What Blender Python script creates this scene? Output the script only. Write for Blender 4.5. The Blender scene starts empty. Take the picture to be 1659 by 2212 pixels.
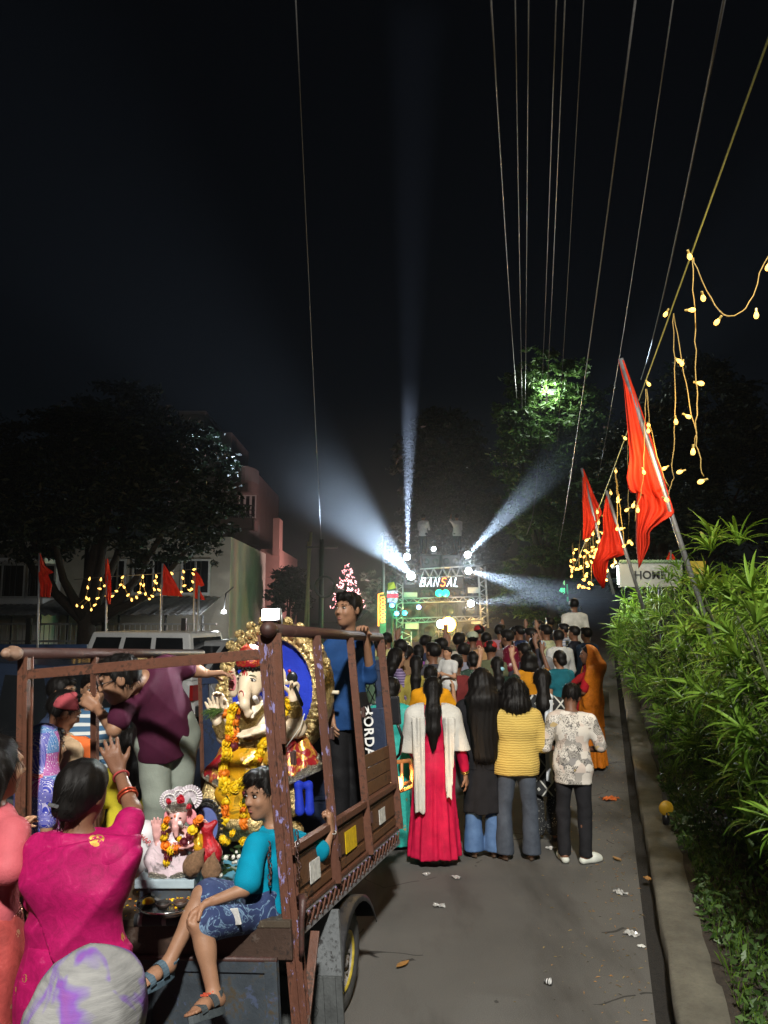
import bpy, bmesh, math, random
import numpy as np
import openvdb
from mathutils import Vector, Matrix, Euler
random.seed(7); RNG = np.random.default_rng(11)
rad = math.radians
scene = bpy.context.scene
COL = scene.collection

# ------------------------------------------------------------------ camera
FOC, CX, CY, HOR, CAMH = 1661.0, 829.5, 1106.0, 1320.0, 2.2
TH = math.atan((HOR - CY) / FOC)
cam_d = bpy.data.cameras.new('camera'); cam = bpy.data.objects.new('camera', cam_d); COL.objects.link(cam)
cam.location = (0, 0, CAMH); cam.rotation_euler = (math.pi / 2 + TH, 0, 0)
cam_d.sensor_fit = 'VERTICAL'; cam_d.sensor_height = 36.0; cam_d.lens = 36.0 * FOC / 2212.0
cam_d.clip_start = 0.05; cam_d.clip_end = 400
scene.camera = cam

# ------------------------------------------------------------------ night sky, moon, exposure
world = bpy.data.worlds.new('World'); scene.world = world; world.use_nodes = True
wn = world.node_tree.nodes; wl = world.node_tree.links
bg = wn['Background']
sky = wn.new('ShaderNodeTexSky'); sky.sky_type = 'NISHITA'; sky.sun_disc = False
sky.sun_elevation = rad(28); sky.sun_rotation = rad(200)
wl.new(sky.outputs[0], bg.inputs[0]); bg.inputs[1].default_value = 0.0007
sun_d = bpy.data.lights.new('moon', 'SUN'); sun_d.energy = 0.02; sun_d.angle = rad(2); sun_d.color = (.85, .92, 1)
sun = bpy.data.objects.new('moon', sun_d); COL.objects.link(sun); sun.rotation_euler = (rad(55), 0, rad(-20))
vs = scene.view_settings
vs.view_transform = 'Standard'; vs.look = 'None'; vs.exposure = 0.0; vs.gamma = 1.0; vs.use_curve_mapping = False
scene.cycles.use_denoising = True
scene.cycles.max_bounces = 6; scene.cycles.diffuse_bounces = 2; scene.cycles.glossy_bounces = 3
scene.cycles.transmission_bounces = 3; scene.cycles.volume_bounces = 0; scene.cycles.transparent_max_bounces = 8
scene.cycles.sample_clamp_indirect = 4.0; scene.cycles.caustics_reflective = False; scene.cycles.caustics_refractive = False

# ------------------------------------------------------------------ measuring helpers
FW = np.array([0, math.cos(TH), math.sin(TH)]); UP = np.array([0, -math.sin(TH), math.cos(TH)])
def P(px, py, d):
    """point of the place seen at (px,py) of a 1659x2212 picture, d metres ahead"""
    py = py or 1270.
    v = FW + np.array([(px - CX) / FOC, 0, 0]) + UP * ((CY - py) / FOC)
    v = v * (d / v[1]); return np.array([v[0], d, CAMH + v[2]])
def rise(y, x=9.): return .055 * max(0., min(y, 70.) - 9.5) * max(0., min(1., (x + 3.2) / 2.6))      # the lane climbs gently ahead, its left side stays level
def G(px, py):
    v = FW + np.array([(px - CX) / FOC, 0, 0]) + UP * ((CY - py) / FOC)
    q = v * (-CAMH / v[2])
    for _ in range(25): q = v * ((rise(q[1], q[0]) - CAMH) / v[2])
    return q + np.array([0, 0, CAMH])
def PR(p):
    q = np.array(p, float) - np.array([0, 0, CAMH]); z = q @ FW
    return CX + FOC * q[0] / z, CY - FOC * (q @ UP) / z
def V(*a): return np.array(a, float)
def unit(v):
    v = np.array(v, float); n = np.linalg.norm(v); return v / n if n > 1e-9 else v

# ------------------------------------------------------------------ materials
MATS = {}
def new_mat(name):
    m = bpy.data.materials.new(name); m.use_nodes = True; MATS[name] = m
    nt = m.node_tree; b = nt.nodes['Principled BSDF']
    return m, nt, b
def c4(c): return (c[0], c[1], c[2], 1)
def srgb(r, g, b):
    f = lambda x: (x / 255 / 12.92) if x / 255 <= .04045 else ((x / 255 + .055) / 1.055) ** 2.4
    return (f(r), f(g), f(b))
def N(nt, t, **kw):
    n = nt.nodes.new(t)
    for k, v in kw.items(): setattr(n, k, v)
    return n
def coords(nt, scale=(1, 1, 1), rot=(0, 0, 0), kind='Object'):
    tc = N(nt, 'ShaderNodeTexCoord'); mp = N(nt, 'ShaderNodeMapping')
    mp.inputs['Scale'].default_value = scale; mp.inputs['Rotation'].default_value = rot
    nt.links.new(tc.outputs[kind], mp.inputs[0]); return mp.outputs[0]
def noise(nt, vec, scale, detail=4, rough=.55, dist=0):
    n = N(nt, 'ShaderNodeTexNoise'); n.inputs['Scale'].default_value = scale
    n.inputs['Detail'].default_value = detail; n.inputs['Roughness'].default_value = rough
    n.inputs['Distortion'].default_value = dist
    if vec is not None: nt.links.new(vec, n.inputs['Vector'])
    return n.outputs['Fac']
def ramp(nt, fac, stops, interp='LINEAR'):
    r = N(nt, 'ShaderNodeValToRGB'); r.color_ramp.interpolation = interp
    e = r.color_ramp.elements
    while len(e) < len(stops): e.new(.5)
    for x, (p, c) in zip(e, stops):
        x.position = p; x.color = c4(c) if len(c) == 3 else c
    nt.links.new(fac, r.inputs[0]); return r.outputs[0]
def mix(nt, fac, a, b, blend='MIX'):
    m = N(nt, 'ShaderNodeMix', data_type='RGBA', blend_type=blend)
    for s, v in ((m.inputs[0], fac), (m.inputs[6], a), (m.inputs[7], b)):
        if isinstance(v, (int, float)): s.default_value = v
        elif isinstance(v, tuple): s.default_value = c4(v)
        else: nt.links.new(v, s)
    return m.outputs[2]
def math_n(nt, op, a, b=0.0, c=None):
    m = N(nt, 'ShaderNodeMath', operation=op)
    for i, v in enumerate((a, b) if c is None else (a, b, c)):
        if isinstance(v, (int, float)): m.inputs[i].default_value = v
        else: nt.links.new(v, m.inputs[i])
    return m.outputs[0]
def sep(nt, vec):
    s = N(nt, 'ShaderNodeSeparateXYZ'); nt.links.new(vec, s.inputs[0]); return s.outputs
def add_bump(nt, b, h, strength, dist=.01):
    n = N(nt, 'ShaderNodeBump'); n.inputs['Strength'].default_value = strength; n.inputs['Distance'].default_value = dist
    nt.links.new(h, n.inputs['Height']); nt.links.new(n.outputs[0], b.inputs['Normal'])
def M(name, col=(.5, .5, .5), rough=.6, metal=0., var=.22, vs=7, bump=.15, bs=70, spec=.5, sheen=0, emit=None, es=0, coat=0, st=(1, 1, 1), trans=0, sub=0):
    if name in MATS: return MATS[name]
    m, nt, b = new_mat(name); MATS[name] = m
    b.inputs['Roughness'].default_value = rough; b.inputs['Metallic'].default_value = metal
    b.inputs['Specular IOR Level'].default_value = spec
    vec = coords(nt, st)
    f = noise(nt, vec, vs, 5, .6)
    lo = tuple(max(0, x * (1 - var)) for x in col); hi = tuple(min(1, x * (1 + var)) for x in col)
    nt.links.new(ramp(nt, f, [(.3, lo), (.7, hi)]), b.inputs['Base Color'])
    if rough < .9 and var > 0:
        nt.links.new(math_n(nt, 'MULTIPLY_ADD', f, .25, rough - .125), b.inputs['Roughness'])
    if bump: add_bump(nt, b, noise(nt, vec, bs, 3), bump)
    if sheen: b.inputs['Sheen Weight'].default_value = sheen
    if coat: b.inputs['Coat Weight'].default_value = coat; b.inputs['Coat Roughness'].default_value = .1
    if emit: b.inputs['Emission Color'].default_value = c4(emit); b.inputs['Emission Strength'].default_value = es
    if trans: b.inputs['Transmission Weight'].default_value = trans
    if sub:
        b.inputs['Subsurface Weight'].default_value = sub; b.inputs['Subsurface Radius'].default_value = (1, .35, .2); b.inputs['Subsurface Scale'].default_value = .008
    return m
def glow(name, col, s, sample='NONE'):
    if name in MATS: return MATS[name]
    m, nt, b = new_mat(name); MATS[name] = m
    b.inputs['Base Color'].default_value = c4(tuple(min(1, x) for x in col))
    b.inputs['Emission Color'].default_value = c4(col); b.inputs['Emission Strength'].default_value = s
    m.cycles.emission_sampling = sample
    return m

# ------------------------------------------------------------------ object helpers
def link(name, me, mat=None, parent=None, smooth=False, loc=None):
    o = bpy.data.objects.new(name, me); COL.objects.link(o)
    if mat is not None and not me.materials:
        for q in (mat if isinstance(mat, (list, tuple)) else [mat]): me.materials.append(q)
    if parent is not None: o.parent = parent
    if loc is not None: o.location = loc
    if smooth: me.shade_smooth()
    return o
def tag(o, label=None, cat=None, group=None, kind=None):
    if label: o['label'] = label
    if cat: o['category'] = cat
    if group: o['group'] = group
    if kind: o['kind'] = kind
    return o
def thing(name, label, cat, loc=(0, 0, 0), rotz=0, group=None, mat4=None):
    o = bpy.data.objects.new(name, None); COL.objects.link(o); o.empty_display_size = .1
    o.location = tuple(loc); o.rotation_euler = (0, 0, rotz)
    if mat4 is not None: o.matrix_world = mat4
    return tag(o, label, cat, group)
class MB:
    """collects pieces of one part's mesh"""
    def __init__(s): s.v = []; s.f = []; s.m = []
    def add(s, vs, fs, mi=0):
        n = len(s.v); s.v += [tuple(map(float, v)) for v in vs]; s.f += [tuple(i + n for i in f) for f in fs]; s.m += [mi] * len(fs); return s
    def box(s, lo, hi, mi=0, M4=None):
        (a, b, c), (d, e, f) = lo, hi
        vs = [(a, b, c), (d, b, c), (d, e, c), (a, e, c), (a, b, f), (d, b, f), (d, e, f), (a, e, f)]
        if M4 is not None: vs = [tuple(M4 @ Vector(v)) for v in vs]
        return s.add(vs, [(0, 3, 2, 1), (4, 5, 6, 7), (0, 1, 5, 4), (1, 2, 6, 5), (2, 3, 7, 6), (3, 0, 4, 7)], mi)
    def bar(s, a, b, w, h=None, up=(0, 0, 1), mi=0):
        a = np.array(a, float); b = np.array(b, float); h = w if h is None else h
        t = unit(b - a); r = np.cross(t, up)
        if np.linalg.norm(r) < 1e-4: r = np.cross(t, (1, 0, 0))
        r = unit(r) * w / 2; u = unit(np.cross(r, t)) * h / 2
        vs = [a - r - u, a + r - u, a + r + u, a - r + u, b - r - u, b + r - u, b + r + u, b - r + u]
        return s.add(vs, [(0, 3, 2, 1), (4, 5, 6, 7), (0, 1, 5, 4), (1, 2, 6, 5), (2, 3, 7, 6), (3, 0, 4, 7)][::1], mi)
    def tube(s, pts, r, n=8, mi=0, cap=True):
        pts = [np.array(p, float) for p in pts]; k = len(pts)
        rs = r if hasattr(r, '__len__') else [r] * k
        prev = None; base = len(s.v); vs = []; fs = []
        for i, p in enumerate(pts):
            t = unit(pts[min(i + 1, k - 1)] - pts[max(i - 1, 0)])
            if prev is None:
                a = np.cross(t, (0, 0, 1)); a = a if np.linalg.norm(a) > 1e-3 else np.cross(t, (1, 0, 0))
            else: a = prev - t * (prev @ t)
            a = unit(a); prev = a; b = np.cross(t, a)
            for j in range(n):
                q = 2 * math.pi * j / n; vs.append(p + (a * math.cos(q) + b * math.sin(q)) * rs[i])
        for i in range(k - 1):
            for j in range(n):
                fs.append((i * n + j, i * n + (j + 1) % n, (i + 1) * n + (j + 1) % n, (i + 1) * n + j))
        if cap: fs += [tuple(range(n))[::-1], tuple((k - 1) * n + j for j in range(n))]
        return s.add(vs, fs, mi)
    def lathe(s, prof, n=20, M4=None, mi=0, cap=True):
        vs = []; fs = []
        for (r, z) in prof:
            for j in range(n):
                q = 2 * math.pi * j / n; vs.append((r * math.cos(q), r * math.sin(q), z))
        for i in range(len(prof) - 1):
            for j in range(n):
                fs.append((i * n + j, i * n + (j + 1) % n, (i + 1) * n + (j + 1) % n, (i + 1) * n + j))
        if cap and prof[0][0] > 1e-4: fs.append(tuple(range(n))[::-1])
        if cap and prof[-1][0] > 1e-4: fs.append(tuple((len(prof) - 1) * n + j for j in range(n)))
        if M4 is not None: vs = [tuple(M4 @ Vector(v)) for v in vs]
        return s.add(vs, fs, mi)
    def ball(s, c, r, n=10, m=6, mi=0):
        r = (r, r, r) if not hasattr(r, '__len__') else r
        vs = []; fs = []
        for i in range(1, m):
            a = math.pi * i / m
            for j in range(n):
                q = 2 * math.pi * j / n
                vs.append((c[0] + r[0] * math.sin(a) * math.cos(q), c[1] + r[1] * math.sin(a) * math.sin(q), c[2] + r[2] * math.cos(a)))
        t = len(vs); vs += [(c[0], c[1], c[2] + r[2]), (c[0], c[1], c[2] - r[2])]
        for i in range(m - 2):
            for j in range(n): fs.append((i * n + j, (i + 1) * n + j, (i + 1) * n + (j + 1) % n, i * n + (j + 1) % n))
        for j in range(n): fs.append((t, j, (j + 1) % n)); fs.append((t + 1, (m - 2) * n + (j + 1) % n, (m - 2) * n + j))
        return s.add(vs, fs, mi)
    def prism(s, poly, h0, h1, plane='xz', mi=0):
        n = len(poly); f = {'xz': lambda p, h: (p[0], h, p[1]), 'yz': lambda p, h: (h, p[0], p[1]), 'xy': lambda p, h: (p[0], p[1], h)}[plane]
        vs = [f(p, h0) for p in poly] + [f(p, h1) for p in poly]
        fs = [tuple(range(n)), tuple(range(2 * n - 1, n - 1, -1))] + [(i, i + n, (i + 1) % n + n, (i + 1) % n) for i in range(n)]
        return s.add(vs, fs, mi)
    def mesh(s, name, bevel=0, seg=2):
        me = bpy.data.meshes.new(name); me.from_pydata(s.v, [], s.f)
        for p, mi in zip(me.polygons, s.m): p.material_index = mi
        bm = bmesh.new(); bm.from_mesh(me); bmesh.ops.recalc_face_normals(bm, faces=bm.faces)
        if bevel:
            bmesh.ops.bevel(bm, geom=[e for e in bm.edges if e.is_manifold and e.calc_face_angle(0) > .6], offset=bevel, segments=seg, profile=.7, affect='EDGES', clamp_overlap=True)
        bm.to_mesh(me); bm.free(); return me
    def build(s, name, mat, parent=None, smooth=False, bevel=0, seg=2, loc=None):
        return link(name, s.mesh(name, bevel, seg), mat, parent, smooth, loc)
def lamp(name, kind, loc, energy, color=(1, 1, 1), parent=None, target=None, **kw):
    d = bpy.data.lights.new(name, kind); d.energy = energy; d.color = color
    for k, v in kw.items(): setattr(d, k, v)
    o = bpy.data.objects.new(name, d); COL.objects.link(o)
    if parent is not None: o.parent = parent
    o.location = tuple(loc)
    if target is not None:
        q = Vector(tuple(target)) - Vector(tuple(loc)); o.rotation_euler = q.to_track_quat('-Z', 'Y').to_euler()
    return o
def copy_tree(o, parent=None):
    c = o.copy(); COL.objects.link(c); c.parent = parent
    for ch in list(o.children): copy_tree(ch, c)
    return c
def text_mesh(txt, size, name='lettering', extrude=.002, shear=0, spacing=1.0, bold=0):
    cu = bpy.data.curves.new('txt', 'FONT'); cu.body = txt; cu.size = size; cu.extrude = extrude; cu.shear = shear
    cu.align_x = 'CENTER'; cu.align_y = 'CENTER'; cu.space_character = spacing; cu.offset = bold
    o = bpy.data.objects.new('txt', cu); COL.objects.link(o)
    dg = bpy.context.evaluated_depsgraph_get(); me = bpy.data.meshes.new_from_object(o.evaluated_get(dg))
    bpy.data.objects.remove(o); me.name = name; return me
# ------------------------------------------------------------------ soft solid modelling on a grid (bodies, cloth, statues)
class Field:
    def __init__(s, vox): s.vox = vox; s.pr = []; s.lo = np.full(3, 1e9); s.hi = np.full(3, -1e9)
    def _put(s, lo, hi, fn, k, op='u'):
        lo = np.array(lo, float); hi = np.array(hi, float)
        s.pr.append((lo, hi, fn, k, op))
        if op == 'u': s.lo = np.minimum(s.lo, lo); s.hi = np.maximum(s.hi, hi)
        return s
    def cone(s, a, b, ra, rb=None, k=.03, n=None, sq=1.0, op='u'):
        """tapered limb; n,sq: wider along n (sq<1)"""
        a = np.array(a, float); b = np.array(b, float); rb = ra if rb is None else rb
        ab = b - a; L2 = max(ab @ ab, 1e-9); m = max(ra, rb) / min(sq, 1.0) + 1e-3
        if n is not None: n = unit(n)
        def fn(X, Y, Z):
            px = X - a[0]; py = Y - a[1]; pz = Z - a[2]
            t = np.clip((px * ab[0] + py * ab[1] + pz * ab[2]) / L2, 0, 1)
            vx = px - t * ab[0]; vy = py - t * ab[1]; vz = pz - t * ab[2]
            if n is not None:
                q = (vx * n[0] + vy * n[1] + vz * n[2]) * (sq - 1)
                vx = vx + n[0] * q; vy = vy + n[1] * q; vz = vz + n[2] * q
            return np.sqrt(vx * vx + vy * vy + vz * vz) - (ra + (rb - ra) * t)
        return s._put(np.minimum(a, b) - m, np.maximum(a, b) + m, fn, k, op)
    def ell(s, c, r, k=.03, R=None, op='u'):
        c = np.array(c, float); r = np.array(r if hasattr(r, '__len__') else (r, r, r), float); R = np.eye(3) if R is None else np.array(R, float)
        m = max(r)
        def fn(X, Y, Z):
            px = X - c[0]; py = Y - c[1]; pz = Z - c[2]
            q = [R[0, i] * px + R[1, i] * py + R[2, i] * pz for i in range(3)]
            k0 = np.sqrt((q[0] / r[0]) ** 2 + (q[1] / r[1]) ** 2 + (q[2] / r[2]) ** 2)
            k1 = np.sqrt((q[0] / r[0] ** 2) ** 2 + (q[1] / r[1] ** 2) ** 2 + (q[2] / r[2] ** 2) ** 2) + 1e-6
            return k0 * (k0 - 1) / k1
        ext = np.sqrt(((R * r) ** 2).sum(1))
        return s._put(c - ext, c + ext, fn, k, op)
    def plane(s, p, n, k=.01):
        """keeps the side that n points away from"""
        p = np.array(p, float); n = unit(n)
        s.pr.append((None, None, lambda X, Y, Z: (X - p[0]) * n[0] + (Y - p[1]) * n[1] + (Z - p[2]) * n[2], k, 'i')); return s
    def fn(s, lo, hi, f, k=.02, op='u'): return s._put(lo, hi, f, k, op)
    def disp(s, f): s.pr.append((None, None, f, 0, 'd')); return s
    def shell(s, off, th, region):
        s.pr.append((None, None, (off, th, region), 0, 's')); return s
    def grid(s):
        v = s.vox; mg = 4 * v
        extra = 0.0
        for p in s.pr:
            if p[4] == 's': extra = max(extra, p[2][0] + p[2][1])
        lo = s.lo - mg - extra; n = np.ceil((s.hi + mg + extra - lo) / v).astype(int) + 1
        ax = [lo[i] + v * np.arange(n[i], dtype=np.float32) for i in range(3)]
        A = np.full(n, 8 * v + extra, np.float32)
        for (plo, phi, fn, k, op) in s.pr:
            if plo is None: i0 = np.zeros(3, int); i1 = n
            else:
                e = max(k, 0) + 5 * v + extra
                i0 = np.maximum(0, np.floor((plo - e - lo) / v).astype(int)); i1 = np.minimum(n, np.ceil((phi + e - lo) / v).astype(int) + 1)
            sl = tuple(slice(i0[i], i1[i]) for i in range(3))
            X = ax[0][sl[0]][:, None, None]; Y = ax[1][sl[1]][None, :, None]; Z = ax[2][sl[2]][None, None, :]
            if op == 'd': A[sl] += fn(X, Y, Z); continue
            if op == 's':
                off, th, reg = fn; A[sl] = np.maximum(np.abs(A[sl] - off) - th, reg(X, Y, Z)); continue
            d = np.broadcast_to(fn(X, Y, Z), A[sl].shape); a = A[sl]
            if op == 'u':
                h = np.clip(.5 + .5 * (a - d) / k, 0, 1); A[sl] = a + (d - a) * h - k * h * (1 - h)
            else:
                if op == 's-': d = -d
                if op == 'x': d = -d
                h = np.clip(.5 + .5 * (d - a) / k, 0, 1); A[sl] = a + (d - a) * h + k * h * (1 - h)
        return A, lo
    def mesh(s, name, base=(0, 0, 0), adapt=0.0):
        A, lo = s.grid(); v = s.vox
        g = openvdb.FloatGrid(float(8 * v)); g.copyFromArray(np.ascontiguousarray(A))
        if adapt > 0:
            pts, tri, quad = g.convertToPolygons(0.0, adapt)
        else:
            pts, quad = g.convertToQuads(0.0); tri = np.zeros((0, 3), int)
        pts = pts * v + lo - np.array(base, float)
        me = bpy.data.meshes.new(name)
        tri = np.asarray(tri)[:, ::-1]; quad = np.asarray(quad)[:, ::-1]
        nl = len(tri) * 3 + len(quad) * 4
        me.vertices.add(len(pts)); me.vertices.foreach_set('co', pts.astype(np.float32).ravel())
        me.loops.add(nl); me.loops.foreach_set('vertex_index', np.concatenate([tri.ravel(), quad.ravel()]).astype(np.int32))
        me.polygons.add(len(tri) + len(quad))
        ls = np.concatenate([np.arange(len(tri)) * 3, len(tri) * 3 + np.arange(len(quad)) * 4]).astype(np.int32)
        me.polygons.foreach_set('loop_start', ls)
        me.update(calc_edges=True); me.validate(); me.shade_smooth()
        return me
    def build(s, name, mat, parent=None, base=(0, 0, 0), adapt=0.0, loc=None):
        return link(name, s.mesh(name, base, adapt), mat, parent, False, loc)
def folds(amp, fx=9., fz=3., seed=0., warp=.35, axis=None):
    """soft cloth creases; runs mostly along z"""
    def f(X, Y, Z):
        w = warp * np.sin(4.1 * Z + seed + 3 * X) + warp * np.sin(6.3 * Y - 2.2 * Z + seed * 1.7)
        r = lambda q: 1 - 1.7 * np.abs(np.sin(q)) ** .8
        a = r(fx * (X + .6 * Y) * 1.5 + fz * Z * 1.4 + 2.6 * w + seed)
        b = r(fx * (Y * 1.2 - .5 * X) * 1.2 - fz * Z * 2.1 + 2.2 * w + seed * 2.3)
        c = r(fz * 3.1 * Z + 5 * X + 3 * Y + 2.4 * w + seed)
        return (-amp * (.5 * a + .4 * b + .45 * c)).astype(np.float32)
    return f
# ------------------------------------------------------------------ the lane: ground, road, gutter, kerb, verge
def m_asphalt():
    m, nt, b = new_mat('asphalt'); vec = coords(nt)
    f1 = noise(nt, vec, .7, 5, .6); f2 = noise(nt, vec, 160, 3, .7); f3 = noise(nt, vec, 9, 6, .65, .6)
    c = ramp(nt, f1, [(.3, (.052, .050, .046)), (.7, (.108, .104, .096))])
    c = mix(nt, ramp(nt, f2, [(.38, (0, 0, 0)), (.75, (1, 1, 1))]), c, (.13, .125, .115), 'MIX')
    c = mix(nt, ramp(nt, f3, [(.62, (0, 0, 0)), (.78, (.55, .55, .55))]), c, (.12, .11, .09))
    f4 = noise(nt, coords(nt, (.5, .12, 1), (0, 0, rad(15))), 3.5, 5, .6)
    c = mix(nt, ramp(nt, f4, [(.5, (0, 0, 0)), (.72, (.75, .75, .75))]), c, (.036, .033, .029))
    wv = N(nt, 'ShaderNodeVectorMath', operation='ADD'); nz = N(nt, 'ShaderNodeTexNoise'); nz.inputs['Scale'].default_value = 1.4; nt.links.new(vec, nz.inputs['Vector']); nt.links.new(vec, wv.inputs[0]); nt.links.new(nz.outputs['Color'], wv.inputs[1])
    vo = N(nt, 'ShaderNodeTexVoronoi', feature='DISTANCE_TO_EDGE'); vo.inputs['Scale'].default_value = .75; nt.links.new(wv.outputs[0], vo.inputs['Vector']); ck = math_n(nt, 'MULTIPLY', math_n(nt, 'LESS_THAN', vo.outputs['Distance'], .007), math_n(nt, 'GREATER_THAN', f1, .52)); c = mix(nt, math_n(nt, 'MULTIPLY', ck, .75), c, (.012, .011, .010))
    nt.links.new(c, b.inputs['Base Color']); b.inputs['Roughness'].default_value = .82; b.inputs['Specular IOR Level'].default_value = .3
    h = math_n(nt, 'ADD', f2, math_n(nt, 'MULTIPLY', f3, .5)); add_bump(nt, b, h, .5, .006); return m
ASPH = m_asphalt()
def m_soil(name, c1, c2, s=12):
    m, nt, b = new_mat(name); vec = coords(nt)
    f = noise(nt, vec, s, 6, .7); nt.links.new(ramp(nt, f, [(.3, c1), (.7, c2)]), b.inputs['Base Color'])
    b.inputs['Roughness'].default_value = .95; add_bump(nt, b, noise(nt, vec, s * 5, 4, .7), .8, .02); return m
SOIL = m_soil('soil', (.018, .013, .009), (.05, .038, .026)); GUT = m_soil('gutter_muck', (.006, .005, .004), (.022, .018, .013), 25)
def m_conc():
    m, nt, b = new_mat('kerb_concrete'); vec = coords(nt)
    f = noise(nt, vec, 3, 6, .7); f2 = noise(nt, vec, 40, 4, .7)
    c = ramp(nt, f, [(.25, (.055, .05, .038)), (.75, (.16, .15, .115))]); c = mix(nt, ramp(nt, f2, [(.5, (0, 0, 0)), (.8, (.6, .6, .6))]), c, (.06, .055, .04))
    nt.links.new(c, b.inputs['Base Color']); b.inputs['Roughness'].default_value = .9; add_bump(nt, b, f2, .6, .01); return m
CONC = m_conc()

def line_pt(a, b, t): return a + (b - a) * t
gl0, gl1 = G(1417, 2212), G(1357, 1728); ke0, ke1 = G(1463, 2212), G(1380, 1728)
KD = unit(ke1 - ke0)                       # direction of the lane
KR = np.array([KD[1], -KD[0], 0])          # towards the verge
KO = ke0.copy()
def lane(s, r, z=0):
    p = KO + KD * s + KR * r; return p + np.array([0, 0, z + rise(p[1], p[0])])   # s along the kerb, r right of its edge
GW = abs((gl0 - ke0) @ KR)
ground = MB().add([(-90, -40, -.11), (90, -40, -.11), (90, 150, -.11), (-90, 150, -.11)], [(0, 1, 2, 3)]).build('ground', SOIL); tag(ground, 'dark bare soil ground under and around the lane', 'ground', kind='structure')
rb = MB(); ns, nr = 120, 26
for i in range(ns):
    for j in range(nr): rb.v.append(tuple(lane(-12 + i * 1.0, -GW - 60 * (j / (nr - 1)) ** 1.5)))
rb.f = [(i * nr + j, i * nr + j + 1, (i + 1) * nr + j + 1, (i + 1) * nr + j) for i in range(ns - 1) for j in range(nr - 1)]; rb.m = [0] * len(rb.f)
rb.add([lane(-12 + i, -GW) for i in range(ns)] + [lane(-12 + i, -GW, -.14) for i in range(ns)], [(i, i + ns, i + ns + 1, i + 1) for i in range(ns - 1)])
tag(rb.build('road', ASPH), 'dark worn asphalt lane running up to the crowd', 'road', kind='structure')
gm = MB(); rows = []
for i in range(90):
    s = -4 + i * .4
    rows.append([lane(s, -GW - .01, -.075 + .012 * math.sin(i * 2.3)), lane(s, -GW * .5, -.085 + .012 * math.sin(i * 1.7)), lane(s, .01, -.07 + .015 * math.sin(i * 3.1))])
gm.add([v for r in rows for v in r], [(i * 3 + j, i * 3 + j + 1, i * 3 + j + 4, i * 3 + j + 3) for i in range(89) for j in range(2)])
tag(gm.build('gutter', GUT, smooth=True), 'dark dirty gutter channel between asphalt and kerb', 'gutter', kind='structure')
kb = MB(); rows = []
rr = random.Random(3)
for i in range(120):
    s = -4 + i * .3; j = lambda q: rr.uniform(-q, q)
    rows.append([lane(s, 0 + j(.008), -.12), lane(s, 0.0 + j(.01), .035 + j(.008)), lane(s, .02, .05 + j(.005)), lane(s, .12, .056 + j(.006)), lane(s, .27 + j(.02), .05 + j(.006)), lane(s, .30 + j(.02), -.05)])
kb.add([v for r in rows for v in r], [(i * 6 + j, i * 6 + j + 1, i * 6 + j + 7, i * 6 + j + 6) for i in range(119) for j in range(5)])
tag(kb.build('kerb', CONC, smooth=True), 'chipped grey concrete kerb strip along the verge', 'kerb', kind='structure')
vb = MB(); nx, ny = 26, 80
def verge_z(s, r): return .03 + .10 * min(1, max(0, r - .25)) + .04 * math.sin(s * 1.3 + r * 2) * min(1, r) + .03 * math.sin(s * 3.7 - r * 4.1) * min(1, r)
for i in range(ny):
    for j in range(nx):
        s = -5 + i * .5; r = .22 + j * .22; vb.v.append(tuple(lane(s, r, verge_z(s, r))))
fs = [(i * nx + j, i * nx + j + 1, (i + 1) * nx + j + 1, (i + 1) * nx + j) for i in range(ny - 1) for j in range(nx - 1)]
vb.f = fs; vb.m = [0] * len(fs)
tag(vb.build('verge', SOIL, smooth=True), 'dark earth verge under the hedge on the right', 'verge', kind='structure')

# ------------------------------------------------------------------ the street lamp behind the photographer lights the lane
PAINTG = M('galvanised_steel', (.33, .34, .35), .45, .7, .2, 20, .1)
sl = thing('street_lamp', 'tall steel street lamp with LED head behind the viewpoint', 'street lamp', (-.1, -7.2, 0))
MB().tube([(0, 0, 0), (0, 0, 3), (0, 0, 10.)], [.10, .065, .05], 12).build('pole', PAINTG, sl, True)
MB().tube([(0, 0, 9.9), (.15, .25, 10.25), (.45, .75, 10.4)], .03, 8).build('arm', PAINTG, sl, True)
hd = MB().box((.3, .6, 10.36), (.62, 1.25, 10.46)).build('lamp_head', PAINTG, sl, False, .02)
MB().box((.33, .64, 10.35), (.59, 1.2, 10.358)).build('diffuser', glow('street_led', (1, .97, .9), 12), hd)
lamp('street_lamp_light', 'SPOT', (.46, .95, 10.3), 19500, (1, .965, .90), sl, target=(1.5, 13.5, 0.0), spot_size=rad(68), spot_blend=.9, shadow_soft_size=.35)
# ------------------------------------------------------------------ small cargo truck with an open cage, tilted to its left
def m_rustpaint(name, base, chip, rust, chip_th=.6, st=(1, 1, 1)):
    m, nt, b = new_mat(name); vec = coords(nt, st)
    f1 = noise(nt, vec, 6, 6, .65); f2 = noise(nt, vec, 14, 6, .7, .4); f3 = noise(nt, vec, 45, 4, .7)
    c = ramp(nt, f1, [(.3, tuple(x * .65 for x in base)), (.7, tuple(x * 1.25 for x in base))])
    c = mix(nt, ramp(nt, f2, [(chip_th, (0, 0, 0)), (chip_th + .03, (1, 1, 1))]), c, chip)
    g = math_n(nt, 'MULTIPLY', f1, f3); c = mix(nt, ramp(nt, g, [(.27, (0, 0, 0)), (.36, (1, 1, 1))]), c, rust)
    nt.links.new(c, b.inputs['Base Color']); b.inputs['Roughness'].default_value = .55
    h = math_n(nt, 'ADD', f3, math_n(nt, 'MULTIPLY', f2, .7)); add_bump(nt, b, h, .35, .006); return m
BROWN = m_rustpaint('brown_rusty_paint', (.105, .040, .022), (.13, .11, .20), (.035, .018, .011), .70)
BROWN2 = m_rustpaint('brown_panel_paint', (.115, .050, .020), (.07, .032, .015), (.03, .016, .01), .66)
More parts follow.
